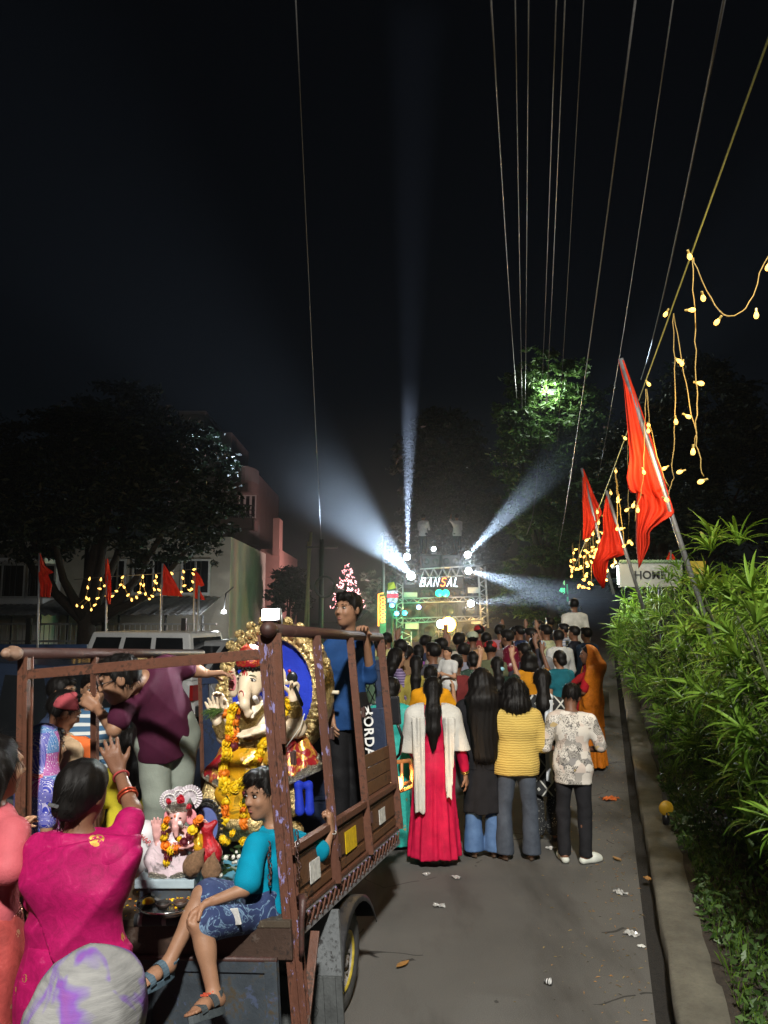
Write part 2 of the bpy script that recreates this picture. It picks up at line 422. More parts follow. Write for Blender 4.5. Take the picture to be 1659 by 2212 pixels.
LILAC = m_rustpaint('chipped_lilac_paint', (.10, .038, .022), (.20, .18, .36), (.035, .016, .010), .585, (2.2, 2.2, .8))
PIPE = m_rustpaint('dark_brown_pipe', (.05, .020, .016), (.08, .04, .03), (.03, .02, .015), .6)
GREY = m_rustpaint('grey_chipped_metal', (.20, .20, .21), (.22, .10, .06), (.07, .035, .02), .6)
DARKST = m_rustpaint('dark_blue_grey_steel', (.035, .045, .055), (.045, .06, .10), (.05, .04, .025), .58)
BLUEP = m_rustpaint('deep_blue_scratched_paint', (.008, .018, .048), (.025, .035, .055), (.006, .01, .02), .66)
RUBBER = M('tyre_rubber', (.05, .05, .049), .75, 0, .3, 20, .3, 90)
FLAPM = M('grey_rubber_flap', (.055, .06, .06), .7, 0, .35, 9, .3, 60)
BLACKP = M('black_paint', (.02, .02, .022), .35, 0, .4, 14, .15, 60)
RIM = m_rustpaint('grey_rim_paint', (.22, .21, .20), (.10, .08, .06), (.07, .04, .02), .6)
YEL = M('yellow_rim_paint', (.34, .26, .03), .6, 0, .4, 20, .2)
YAW, PIT, ROL = .271, -.052, -.094
TO = V(-.414, 3.756, .700)
TM = Matrix.Translation(TO) @ Matrix.Rotation(-YAW, 4, 'Z') @ Matrix.Rotation(PIT, 4, 'X') @ Matrix.Rotation(ROL, 4, 'Y')
TMI = TM.inverted()
def T2W(p): return np.array(TM @ Vector(tuple(map(float, p))))
def W2T(p): return np.array(TMI @ Vector(tuple(map(float, p))))
L, W, HT, HP = 1.95, 1.50, 1.42, .375
truck = thing('cargo_truck', 'small brown cargo truck with open rusty cage body and lowered tailgate', 'truck', mat4=TM)
bed = MB().box((-W, 0, .0), (-.012, L, .085)).build('bed_floor', m_rustpaint('worn_floor_steel', (.07, .045, .03), (.10, .08, .06), (.03, .02, .012), .6), truck, False, .006)
MB().box((-W, -.03, -.075), (0.0, .045, .07)).build('rear_beam', m_rustpaint('worn_dark_brown', (.045, .026, .018), (.07, .05, .04), (.02, .013, .01), .6), truck, False, .006)
MB().box((-W - .02, -.035, .062), (.0, .03, .093)).build('floor_edge_strip', m_rustpaint('tread_edge_steel', (.06, .045, .03), (.12, .10, .07), (.03, .02, .012), .58), truck, False, .004)
# right side: lattice skirt
MB().box((-.012, .02, .070), (.006, L, .092)).build('lattice_rail', GREY, truck, False, .003)
MB().box((-.012, .02, -.012), (.006, L, .012)).build('lattice_rail', GREY, truck, False, .003)
nb = 24; bar_me = {}
for sgn in (1, -1):
    bar_me[sgn] = MB().bar((0, -sgn * .034, .008), (0, sgn * .034, .074), .010, .007, up=(1, 0, 0)).mesh('lattice_bar')
    bar_me[sgn].materials.append(LILAC)
for i in range(nb):
    for sgn in (1, -1): link('lattice_bar', bar_me[sgn], None, truck, loc=(.0035 + (.006 if sgn > 0 else -.001), .07 + i * (L - .12) / (nb - 1), 0))
# side panels with pressed centre
posts = [0.0, .60, 1.22, L]
def panel(x, y0, y1, z0, z1, name='side_panel'):
    m = MB().box((x - .012, y0, z0), (x, y1, z1))
    if z1 - z0 > .15: m.box((x, y0 + .03, z0 + .03), (x + .007, y1 - .03, z0 + .075)).box((x, y0 + .05, z0 + .10), (x + .010, y1 - .05, z1 - .035))
    return m.build(name, BROWN2, truck, False, .004)
for i in range(3): panel(-.012, posts[i] + .03, posts[i + 1] - .0, .093, HP)
for k in range(3): panel(-.014, posts[2] + .03, L - .01, HP + .03 + k * .085, HP + .11 + k * .085, 'upper_plank')
MB().bar((0, .0, HP + .008), (0, L, HP + .008), .045, .035).build('side_rail', BROWN, truck, False, .004)
MB().bar((0, .0, .10), (0, L, .10), .02, .02).build('side_rail', BROWN, truck, False, .003)
def post(x, y, z0, z1, w=.055, dx=0., dy=0., mat=BROWN, nm='post'):
    m = MB()
    m.bar((x, y, z0), (x + dx, y + dy, z1), w, .008, up=(1, 0, 0)); m.bar((x - .006, y - w / 2 + .004, z0), (x + dx - .006, y + dy - w / 2 + .004, z1), .008, w * .9, up=(1, 0, 0)) ; m.bar((x - .006, y + w / 2 - .004, z0), (x + dx - .006, y + dy + w / 2 - .004, z1), .008, w * .5, up=(1, 0, 0))
    return m.build(nm, mat, truck, False, .002)
rp = post(.022, .03, -.42, HT - .02, .085, -.09, 0, LILAC, 'corner_post')
MB().box((-.085, -.012, HT - .55), (.012, .006, HT - .02)).build('gusset_plate', BROWN, truck, False, .003)
for y in posts[1:]: post(.022, y, .09, HT - .02, .052 if y < L else .06, -.03, -.02, LILAC if y == posts[1] else BROWN)
hinge_me = MB().box((-.004, -.018, -.03), (.016, .018, .03)).tube([(.012, 0, -.035), (.012, 0, .035)], .008, 6).mesh('hinge', .003)
for (y, z) in ((.03, .80), (.60, .86), (1.22, .93), (.60, .25), (1.22, .3)): link('hinge', hinge_me, PIPE, truck, loc=(.024, y, z))
MB().tube([(-.04, -.03, HT), (-.035, L + .02, HT)], .031, 14).build('top_rail', PIPE, truck, True)
MB().lathe([(0.0, -.05), (.02, -.048), (.036, -.03), (.042, 0), (.038, .03), (.03, .05)], 14, Matrix.Translation((-.04, -.03, HT)) @ Matrix.Rotation(rad(-90), 4, 'X')).build('rail_end_cap', PIPE, truck, True)
# left side cage
for y in (0.02, .62, 1.25, L): post(-W + .01, y, -.05 if y < .1 else .09, HT - .02, .07 if y < .1 else .045, -.0, 0, BROWN)
MB().tube([(-W, -.08, HT), (-W, L + .02, HT)], .031, 14).build('top_rail', PIPE, truck, True)
MB().lathe([(0.0, -.075), (.016, -.07), (.03, -.05), (.02, -.03), (.042, -.01), (.038, .03), (.03, .05)], 14, Matrix.Translation((-W, -.085, HT)) @ Matrix.Rotation(rad(-90), 4, 'X')).build('rail_end_cap', m_rustpaint('bare_worn_knob', (.25, .15, .10), (.3, .22, .18), (.08, .03, .02)), truck, True)
for i, (y0, y1) in enumerate(((.05, .62), (.62, 1.25), (1.25, L))): MB().box((-W, y0, .09), (-W + .012, y1 - .02, HP)).build('side_panel', BROWN2, truck, False, .004)
# rear cross bar, flat steel
MB().bar((-W + .02, .0, HT - .115), (-.06, .0, HT - .115), .02, .052).build('rear_cross_bar', BROWN, truck, False, .003)
# front bulkhead, blue with mesh window
MB().box((-W + .02, L - .03, .085), (-.03, L, .92)).build('front_bulkhead', BLUEP, truck, False, .01)
for z in (.30, .58): MB().box((-W + .06, L - .045, z), (-.08, L - .03, z + .03)).build('bulkhead_rib', BLUEP, truck, False, .006)
MB().box((-W + .02, L - .03, 1.18), (-.03, L - .0, 1.26)).build('bulkhead_beam', BLUEP, truck, False, .006)
MB().box((-W + .02, L - .025, .92), (-W + .07, L - .005, 1.18)).build('window_frame', BLUEP, truck); fr = MB().box((-.09, L - .025, .92), (-.04, L - .005, 1.18)).build('window_frame', BLUEP, truck)
def wavy(x0, x1, z, ph):
    return [(x0 + (x1 - x0) * i / 48, L - .015 + .004 * ph, z + .010 * math.sin(i * 1.05 + ph * 3.14)) for i in range(49)]
wm = MB(); nx = 22
for i in range(nx):
    x = -W + .08 + i * (W - .17) / nx
    for s in (1, -1): wm.tube([(x + (.13 if s < 0 else 0) * (1 if s < 0 else 1), L - .013 - .004 * s, .92), (x + (.13 if s > 0 else 0), L - .013 - .004 * s, 1.18)], .0035, 4)
wm.build('wire_mesh', GREY, fr)
# tailgate, hanging open
tg = MB().box((-W + .03, -.035, -.60), (-.07, -.02, -.075)).box((-W + .03, -.052, -.60), (-W + .10, -.035, -.075)).box((-.13, -.052, -.60), (-.07, -.035, -.075)).box((-W + .10, -.05, -.60), (-.13, -.035, -.55)).box((-W + .10, -.048, -.125), (-.13, -.035, -.075)).box((-.80, -.046, -.55), (-.72, -.035, -.125)).build('tailgate', DARKST, truck, False, .004)
MB().tube([(-W + .03, -.04, -.07), (-.07, -.04, -.07)], .012, 8).build('tailgate_hinge', PIPE, tg, True)
MB().box((-.066, -.05, -.47), (-.03, -.03, -.40)).tube([(-.035, -.05, -.435), (-.035, -.03, -.435)], .024, 12).build('tailgate_eye', BROWN, tg, False, .003)
MB().box((-W + .05, -.14, -.64), (-.06, -.02, -.61)).build('rear_step', m_rustpaint('muddy_step', (.09, .06, .045), (.15, .10, .07), (.05, .03, .02)), truck, False, .005)
# latch on the rear corner and chain
MB().tube([(.03, .02, .17), (.06, .0, .18), (.065, -.03, .17), (.06, -.04, .10), (.055, -.045, -.02), (.05, -.04, -.05)], [.02, .022, .018, .013, .012, .013], 8).build('latch_lever', PIPE, truck, True)
link_me = MB().tube([(.008 * math.cos(q), 0, .014 * math.sin(q)) for q in np.linspace(0, 2 * math.pi, 9)], .003, 5).mesh('chain_link'); link_me.materials.append(PIPE)
for i in range(9): link('chain_link', link_me, None, truck, True, (.034 + .006 * math.sin(i * 1.3), .015, .46 - i * .024)).rotation_euler = (0, 0, rad(90) * (i % 2))
for i in range(8): link('chain_link', link_me, None, truck, True, (-.095 + .005 * math.sin(i * 1.7), -.02, .42 - i * .024)).rotation_euler = (0, 0, rad(90) * (i % 2))
MB().bar((.01, .03, -.42), (.02, .22, -.03), .012, .045, up=(1, 0, 0)).build('mudflap_brace', BROWN, truck, False, .003)
MB().box((-.22, -.02, -.45), (.012, .05, -.41)).build('bumper_bracket', GREY, truck, False, .005)
MB().box((-.40, .1, -.17), (-.32, L, -.04)).build('chassis_rail', PIPE, truck); MB().box((-W + .32, .1, -.17), (-W + .40, L, -.04)).build('chassis_rail', PIPE, truck)
# stickers
def sticker(y0, y1, z0, z1, m): MB().box((.0, y0, z0), (.0035, y1, z1)).build('sticker', m, truck)
STW = M('worn_white_sticker', (.55, .55, .52), .5, 0, .3, 30); STY = M('yellow_reflective_tape', (.62, .42, .01), .35, 0, .25, 40, emit=None)
sticker(.24, .38, .175, .275, STW); sticker(.80, 1.00, .185, .30, STY); sticker(1.50, 1.64, .20, .29, STW)
# wheels (upright on the road although the body leans)
def wheel(lx, ly, side):
    w = T2W((lx, ly, 0)); w[2] = .268
    ax = unit(np.array(TM.to_3x3() @ Vector((side, 0, 0))) * [1, 1, 0])
    R = Matrix((tuple(np.cross((0, 0, 1), ax)), (0, 0, 1), tuple(ax))).transposed().to_4x4()
    M4 = TMI @ Matrix.Translation(tuple(w)) @ R
    t = MB().lathe([(.155, -.055), (.19, -.072), (.235, -.07), (.258, -.058), (.266, -.03), (.268, 0), (.266, .03), (.258, .058), (.235, .07), (.19, .072), (.155, .055)], 40, M4, cap=False).build('tyre', RUBBER, truck, True)
    g = MB()
    for k in range(36):
        for s in (-1, 1):
            q = 2 * math.pi * (k + (.5 if s > 0 else 0)) / 36; ml = M4 @ Matrix.Rotation(q, 4, 'Z')
            g.box((.262, -.012, s * .033 - .022), (.273, .012, s * .033 + .022), 0, ml)
    g.build('tread_block', RUBBER, t)
    r = MB().lathe([(.158, .055), (.152, .06), (.146, .045), (.135, .03), (.10, .026), (.092, .045), (.06, .05), (.035, .052), (.032, .075), (.0, .08)], 32, M4).build('rim', RIM, t, True)
    MB().lathe([(.150, .0595), (.158, .066), (.148, .067), (.141, .052)], 32, M4, cap=False).build('rim_ring', YEL, t, True)
    for k in range(4):
        ml = M4 @ Matrix.Rotation(k * math.pi / 2 + .4, 4, 'Z') @ Matrix.Translation((.07, 0, .05)); MB().lathe([(.011, 0), (.011, .016), (0, .018)], 6, ml).build('wheel_nut', RIM, r)
    return w
AX = .83
wr = wheel(-.085, AX, 1); wl_ = wheel(-W + .085, AX, -1)
# mudguard arch and flap over the right wheel
c0 = W2T(wr); arch = MB(); prof = []
for i in range(13):
    q = rad(-5 + i * (160 / 12)); prof.append((c0[1] - .335 * math.cos(q) * 1.0, c0[2] + .33 * math.sin(q)))
vsA = []; 
for (y, z) in prof:
    for x in (.045, .04, -.30): vsA.append((x, y, z - (.035 if x == .045 else 0)))
arch.add(vsA, [(i * 3 + j, i * 3 + j + 1, i * 3 + j + 4, i * 3 + j + 3) for i in range(12) for j in range(2)])
ao = arch.build('mudguard', BLACKP, truck, True); md = ao.modifiers.new('thick', 'SOLIDIFY'); md.thickness = .006
MB().box((-.32, c0[1] - .345, c0[2] + .02), (.04, c0[1] - .325, -.02)).build('mudguard_back', m_rustpaint('grey_primer', (.13, .14, .145), (.04, .04, .045), (.03, .03, .03), .62), truck)
fl = MB()
for k in range(11):
    x0 = -.32 + k * .033; fl.box((x0, c0[1] - .365 - (.006 if k % 2 else 0), c0[2] - .20), (x0 + .033, c0[1] - .35, c0[2] + .05))
flp = fl.build('mud_flap', FLAPM, truck, False, .003)
hexp = [(-.12 + .032 * math.cos(rad(60 * k)), c0[1] - .374, c0[2] - .10 + .036 * math.sin(rad(60 * k))) for k in range(7)]
MB().tube(hexp, .0028, 5).build('flap_emblem', FLAPM, flp); 
lt = link('flap_lettering', text_mesh('STR', .03, 'flap_lettering', .002), FLAPM, flp); lt.location = (-.12, c0[1] - .374, c0[2] - .10); lt.rotation_euler = (rad(90), 0, 0)
# narrow cab in front with side mirror and crash guard
cabm = MB(); cabprof = [(-W + .30, .05), (-.42, .05), (-.42, .75), (-.50, 1.12), (-W + .38, 1.12), (-W + .30, .75)]
cabm.add([(x, L + .03, z) for x, z in cabprof] + [(x * .8 - .15, L + .95, z * (.95 if z < 1 else .9)) for x, z in cabprof], [(0, 1, 2, 3, 4, 5), (11, 10, 9, 8, 7, 6)] + [(i, i + 6, (i + 1) % 6 + 6, (i + 1) % 6) for i in range(6)])
cabm.build('cab', BLUEP, truck, False, .05, 3)
mirP = W2T(P(851, 1535, 6.0))
mir = MB().box(mirP + V(-.05, -.02, -.105), mirP + V(.05, .012, .105)).build('side_mirror', BLACKP, truck, False, .018, 3)
MB().box(mirP + V(-.04, -.024, -.092), mirP + V(.04, -.02, .09)).build('mirror_glass', M('mirror_glass', (.02, .02, .022), .08, .2, .1, 3, 0), mir)
MB().tube([mirP + V(.02, 0, -.10), mirP + V(.035, .05, -.2), mirP + V(-.06, .3, -.35), mirP + V(-.25, .5, -.5)], .012, 8).build('mirror_arm', BLACKP, mir, True)
gd = MB(); GP = lambda x, y, d: W2T(P(x, y, d))
gd.tube([GP(842, 1648, 6.05), GP(885, 1643, 6.25), GP(890, 1665, 6.3), GP(888, 1700, 6.3), GP(846, 1716, 6.05)], .016, 8)
gd.tube([GP(842, 1702, 6.05), GP(886, 1690, 6.28)], .016, 8); gd.tube([GP(868, 1648, 6.15), GP(868, 1708, 6.15)], .012, 8)
gd.build('crash_guard', M('worn_orange_pipe', (.42, .16, .05), .45, 0, .3, 20), truck, True)

hp_ = W2T(P(858, 1690, 6.02)); hl_ = MB().lathe([(0, 0), (.05, .01), (.055, .03), (.04, .08), (0, .1)], 16, Matrix.Translation(tuple(hp_)) @ Matrix.Rotation(rad(100), 4, 'X')).build('headlamp', glow('headlamp_glass', (1, .6, .25), 3), truck, True)
lamp('headlamp_light', 'SPOT', hp_ + V(.03, .06, .0), 34, (1, .60, .26), truck, target=W2T(P(955, 1700, 6.75)), spot_size=rad(70), spot_blend=.8, shadow_soft_size=.05)
# ------------------------------------------------------------------ walls, houses, trees, sky-line
def stucco(name, c, var=.2): return M(name, c, .9, 0, var, 1.2, .4, 30)
WINM = M('dark_window_glass', (.008, .009, .010), .12, 0, .2, 3, 0, spec=.6); FRM = M('white_window_frame', (.45, .45, .42), .6, 0, .15, 20, .1)
IRON = M('dark_iron', (.035, .035, .035), .55, .4, .3, 30, .15); GALV = MATS['galvanised_steel']
def win(parent, x0, x1, z0, z1, y, bars=True, mull=1):
    w = MB().box((x0, y - .05, z0), (x1, y - .01, z1)).build('window', WINM, parent)
    fm = MB()
    fm.box((x0 - .06, y - .09, z0 - .06), (x1 + .06, y - .04, z0)).box((x0 - .06, y - .09, z1), (x1 + .06, y - .04, z1 + .06)).box((x0 - .06, y - .09, z0), (x0, y - .04, z1)).box((x1, y - .09, z0), (x1 + .06, y - .04, z1))
    for k in range(mull): xm = x0 + (x1 - x0) * (k + 1) / (mull + 1); fm.box((xm - .025, y - .085, z0), (xm + .025, y - .045, z1))
    fm.build('frame', FRM, w)
    if bars:
        bm_ = MB().tube([(0, 0, z0), (0, 0, z1)], .012, 5).mesh('window_bar'); bm_.materials.append(IRON)
        for k in range(int((x1 - x0) / .16)): link('window_bar', bm_, None, w, loc=(x0 + .08 + k * .16, y - .12, 0))
# low house on the left with a tin awning
hy = 23.5
h1 = thing('house', 'low pale house with tin awning and barred windows behind the flags', 'house', (0, 0, 0))
xl, xr = P(-120, 1250, hy)[0], P(497, 1250, hy)[0]; wt = P(0, 1160, hy)[2]
MB().box((xl, hy, 0), (xr, hy + 7, wt)).build('wall', stucco('cream_plaster', (.34, .31, .25)), h1)
xw = P(132, 1250, hy)[0]
MB().box((xl, hy - 1.2, 0), (xw, hy - .01, P(0, 1205, hy - 1.2)[2])).build('front_bay', stucco('white_plaster', (.72, .72, .70), .12), h1)
win(h1, P(-40, 1250, hy - 1.2)[0], P(52, 0, hy - 1.2)[0], P(0, 1288, hy - 1.2)[2], P(0, 1222, hy - 1.2)[2], hy - 1.2, True, 1); win(h1, P(62, 0, hy - 1.2)[0], P(118, 0, hy - 1.2)[0], P(0, 1288, hy - 1.2)[2], P(0, 1222, hy - 1.2)[2], hy - 1.2, True, 1)
for a, c in ((240, 268), (290, 372), (395, 450)): win(h1, P(a, 0, hy)[0], P(c, 0, hy)[0], P(0, 1280, hy)[2], P(0, 1212, hy)[2], hy)
aw = MB(); n = 150; za, zb = P(0, 1297, hy - .1)[2] + .1, P(0, 1328, hy - 2.4)[2]
va = []
for i in range(n):
    x = xl + (P(478, 0, hy)[0] - xl) * i / (n - 1); dz = .025 * math.sin(i * 1.9)
    va += [(x, hy - .1, za + dz), (x, hy - 2.6, zb + dz)]
aw.add(va, [(2 * i, 2 * i + 1, 2 * i + 3, 2 * i + 2) for i in range(n - 1)]); ao = aw.build('awning', M('corrugated_tin', (.28, .29, .30), .5, .5, .3, 5, .2, 30), h1, True); ao.modifiers.new('s', 'SOLIDIFY').thickness = .012
for px in (30, 150, 260, 360, 440): MB().tube([(P(px, 0, hy - 2.5)[0], hy - 2.5, 0), (P(px, 0, hy - 2.5)[0], hy - 2.5, zb)], .035, 8).build('awning_post', IRON, h1, True)
# railing in front of the house
fy = 20.4; fe = thing('railing_fence', 'grey steel railing fence with upright bars in front of the low house', 'fence', (0, fy, 0))
x0, x1 = P(-60, 0, fy)[0], P(470, 0, fy)[0]; zt = P(0, 1348, fy)[2]; zm = P(0, 1385, fy)[2]
for z in (zt, zm, .35): MB().bar((x0, 0, z), (x1, 0, z), .05, .05).build('rail', GALV, fe)
bar_ = MB().bar((0, 0, .35), (0, 0, zt), .018, .018, up=(0, 1, 0)).mesh('upright_bar'); bar_.materials.append(GALV)
for k in range(int((x1 - x0) / .14)): link('upright_bar', bar_, None, fe, loc=(x0 + .14 * k, 0, 0))
MB().box((x0, -.06, 0), (x1, .06, .3)).build('plinth', CONC, fe)
for px in (68, 230, 400): MB().box((P(px, 0, fy)[0] - .06, -.06, .3), (P(px, 0, fy)[0] + .06, .06, zt + .15)).build('gate_post', IRON, fe)
# pink three storey building with balconies
by = 37.; pb = thing('apartment_building', 'tall pinkish plaster building with rounded balconies behind the big tree', 'building')
PK = stucco('pink_plaster', (.20, .15, .13), .12); PC = stucco('pale_plaster', (.20, .195, .18), .15)
X = lambda px, d=by: P(px, 0, d)[0]
Zz = lambda py, d=by: P(0, py, d)[2]
MB().box((X(360), by, 0), (X(503), by + 9, Zz(985))).build('main_wall', PC, pb)
MB().box((X(370), by + .5, Zz(985)), (X(425), by + 6, Zz(890))).build('roof_room', PC, pb); MB().box((X(366), by + .3, Zz(890)), (X(430), by + 6.2, Zz(884))).build('roof_slab', PC, pb)
MB().box((X(448), by + .2, Zz(985)), (X(490), by + 5, Zz(932))).build('water_tank_room', PC, pb)
MB().box((X(503), by + .3, 0), (X(549), by + 8, Zz(1020))).build('stair_wing', PK, pb)
MB().box((X(485), by - 1.8, Zz(1150)), (X(555), by + .2, Zz(1128))).build('balcony_slab', PK, pb)
def roundb(z0, z1, xa, xb, nm, mt):
    m = MB(); pts = []
    for i in range(13):
        q = math.pi * i / 12; pts.append(((xa + xb) / 2 - (xb - xa) / 2 * math.cos(q), by + .3 - 1.5 * math.sin(q)))
    m.add([(x, y, z0) for x, y in pts] + [(x, y, z1) for x, y in pts], [(i, i + 1, i + 14, i + 13) for i in range(12)] + [tuple(range(12, -1, -1)), tuple(range(13, 26))]); return m.build(nm, mt, pb)
roundb(Zz(1068), Zz(1045), X(500), X(552), 'balcony', PK); roundb(Zz(1045), Zz(1016), X(500), X(552), 'balcony_parapet', PC)
roundb(Zz(1178), Zz(1135), X(490), X(556), 'balcony_parapet', PC); roundb(Zz(1262), Zz(1245), X(500), X(556), 'balcony', PC)
for (a, c, t0, t1) in ((512, 520, 1115, 1070), (525, 533, 1115, 1070), (538, 545, 1115, 1070), (512, 520, 1235, 1188), (526, 534, 1235, 1188), (540, 548, 1235, 1188), (510, 530, 1330, 1290)):
    win(pb, X(a), X(c), Zz(t0), Zz(t1), by + .3, False, 0)
for rz0, rz1 in ((1128, 1100), (1246, 1222)):
    for k in range(3): 
        z = Zz(rz0) + (Zz(rz1) - Zz(rz0)) * (k + 1) / 3; MB().tube([(X(496), by - 1.3, z), (X(530), by - 1.7, z), (X(556), by - 1.2, z)], .03, 6).build('balcony_rail', IRON, pb)
    rb_ = MB().tube([(0, 0, Zz(rz0)), (0, 0, Zz(rz1))], .02, 5).mesh('baluster'); rb_.materials.append(IRON)
    for k in range(14): link('baluster', rb_, None, pb, loc=(X(497) + (X(555) - X(497)) * k / 13, by - 1.25 - .42 * math.sin(math.pi * k / 13), 0))
MB().tube([(X(506), by - .1, 0), (X(506), by - .1, Zz(1000))], .06, 8).build('drain_pipe', IRON, pb)
acb = MB().box((X(505), by - .5, Zz(1310)), (X(516), by + .2, Zz(1286))).build('air_conditioner', FRM, pb, False, .03)
an = thing('pink_house', 'plain salmon pink house wall with chimney column right of the balconies', 'house')
MB().box((X(562, 34), 34, 0), (X(603, 34), 41, Zz(1186, 34))).build('wall', stucco('salmon_plaster', (.36, .21, .17), .1), an); MB().box((X(588, 34), 33.9, Zz(1186, 34) - .3), (X(602, 34), 35, Zz(1120, 34))).build('column', MATS['salmon_plaster'], an)
# --- trees
def m_leaf(name, c1, c2, tr=.25):
    m, nt, b = new_mat(name); oi = N(nt, 'ShaderNodeNewGeometry'); f = oi.outputs['Random Per Island']
    c = ramp(nt, f, [(0, c1), (1, c2)]); nt.links.new(c, b.inputs['Base Color']); b.inputs['Roughness'].default_value = .5; b.inputs['Specular IOR Level'].default_value = .4
    td = N(nt, 'ShaderNodeBsdfTranslucent'); nt.links.new(c, td.inputs[0]); mx = N(nt, 'ShaderNodeMixShader'); mx.inputs[0].default_value = tr
    nt.links.new(b.outputs[0], mx.inputs[1]); nt.links.new(td.outputs[0], mx.inputs[2]); nt.links.new(mx.outputs[0], nt.nodes['Material Output'].inputs[0]); return m
BARK = m_soil('bark', (.012, .009, .006), (.035, .027, .02), 18)
def quads_mesh(name, C, A, B):
    """leaf quads: centres C, half axes A, B"""
    n = len(C); v = np.stack([C - A, C - .0 * A + B * .9, C + A, C - B * .9], 1).reshape(-1, 3); me = bpy.data.meshes.new(name)
    me.vertices.add(4 * n); me.vertices.foreach_set('co', v.astype(np.float32).ravel()); me.loops.add(4 * n); me.loops.foreach_set('vertex_index', np.arange(4 * n, dtype=np.int32)); me.polygons.add(n); me.polygons.foreach_set('loop_start', np.arange(0, 4 * n, 4, dtype=np.int32)); me.update(calc_edges=True); return me
def tree(label, base, blobs, n, mat, size=.07, seed=0, trunk=None, limbs=6, group='trees along the lane', name='tree', trunk_r=.22, droop=.3):
    rg = np.random.default_rng(seed); t = thing(name, label, 'tree', base, group=group); base = np.array(base, float)
    nb = []
    for c, r in blobs:
        for _ in range(5):
            q = rg.normal(size=3); q /= np.linalg.norm(q); f = rg.uniform(.28, .5); nb.append((np.array(c) + q * np.array(r) * rg.uniform(.75, 1.05), tuple(np.array(r) * f)))
    nl_ = len(blobs); blobs = [(c, tuple(np.array(r) * .86)) for c, r in blobs] + nb
    C = []; tot = sum(r[0] * r[1] * r[2] for _, r in blobs)
    for c, r in blobs:
        m = int(n * r[0] * r[1] * r[2] / tot); q = rg.normal(size=(m, 3)); q /= np.linalg.norm(q, axis=1)[:, None]
        # clumps: leaves gather around twigs near the shell of each lobe
        k = max(8, m // 60); tw = rg.normal(size=(k, 3)); tw /= np.linalg.norm(tw, axis=1)[:, None]; tw *= (.55 + .47 * rg.random((k, 1)) ** .5)
        pt = tw[rg.integers(0, k, m)] + rg.normal(size=(m, 3)) * np.array([.13, .13, .07]); C.append(np.array(c) - base + pt * np.array(r))
    C = np.concatenate(C); m = len(C); A = rg.normal(size=(m, 3)); A[:, 2] = A[:, 2] * .5 - droop; A /= np.linalg.norm(A, axis=1)[:, None]; B = np.cross(A, rg.normal(size=(m, 3))); B /= np.linalg.norm(B, axis=1)[:, None]
    s = size * (.6 + .8 * rg.random((m, 1))); cr = link('crown', quads_mesh('crown', C, A * s, B * s * .36), mat, t); cr['kind'] = 'stuff'
    top = np.mean([c for c, r in blobs], 0) - base; tk = MB(); pts = trunk or [(0, 0, 0), (.1, .05, top[2] * .35), (-.05, .1, top[2] * .6), tuple(top)]
    tk.tube(pts, [trunk_r, trunk_r * .8, trunk_r * .6, trunk_r * .25], 10)
    for i, (c, r) in enumerate(blobs[:limbs]):
        e = np.array(c) - base; s0 = np.array(pts[1]) * .6 + np.array(pts[2]) * .4; md = (s0 + e) / 2 + V(0, 0, -.15 * np.linalg.norm(e - s0)); tk.tube([s0, md, e], [trunk_r * .5, trunk_r * .32, trunk_r * .12], 7)
    tk.build('trunk', BARK, t, True); return t
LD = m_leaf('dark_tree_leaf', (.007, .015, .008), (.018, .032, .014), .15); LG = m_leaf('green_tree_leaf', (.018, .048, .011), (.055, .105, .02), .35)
def bl(px, py, d, rx, rz, ry=None): s = d / FOC; return (P(px, py, d), (rx * s, (ry or rx * .8) * s, rz * s))
ty = 19.5
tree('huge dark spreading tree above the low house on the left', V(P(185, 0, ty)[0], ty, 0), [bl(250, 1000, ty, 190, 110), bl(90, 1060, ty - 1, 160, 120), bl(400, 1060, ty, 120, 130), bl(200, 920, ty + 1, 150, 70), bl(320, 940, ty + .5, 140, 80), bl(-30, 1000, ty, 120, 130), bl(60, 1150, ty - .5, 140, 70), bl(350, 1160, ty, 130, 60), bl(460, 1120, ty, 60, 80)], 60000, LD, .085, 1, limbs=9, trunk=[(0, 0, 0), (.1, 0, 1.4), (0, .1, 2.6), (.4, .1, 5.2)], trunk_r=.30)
tree('small leafy tree in front of the salmon house', V(P(622, 0, 30)[0], 30, 0), [bl(620, 1255, 30, 38, 38), bl(600, 1290, 30, 28, 40), bl(645, 1290, 30, 28, 36)], 7000, LD, .10, 2, trunk_r=.12)
ry = 34.
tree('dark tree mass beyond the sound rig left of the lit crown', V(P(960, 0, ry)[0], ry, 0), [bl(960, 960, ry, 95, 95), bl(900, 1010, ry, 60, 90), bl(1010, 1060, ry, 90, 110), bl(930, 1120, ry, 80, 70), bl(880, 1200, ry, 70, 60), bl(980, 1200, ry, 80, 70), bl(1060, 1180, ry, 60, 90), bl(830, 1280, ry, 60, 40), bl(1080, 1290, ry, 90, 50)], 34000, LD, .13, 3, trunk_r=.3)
rt = 25.
tree('tall tree lit bright green by a street light in its crown', V(P(1190, 0, rt)[0], rt, 0), [bl(1180, 830, rt, 90, 75), bl(1250, 900, rt, 80, 90), bl(1150, 1000, rt, 90, 110), bl(1230, 1080, rt, 90, 110), bl(1110, 900, rt, 50, 80), bl(1290, 1000, rt, 60, 110), bl(1170, 1150, rt, 80, 70), bl(1260, 1200, rt, 70, 60), bl(1140, 1240, rt, 60, 50), bl(1110, 1300, rt, 60, 45), bl(1180, 1310, rt, 70, 40)], 40000, LG, .10, 4, trunk_r=.28)
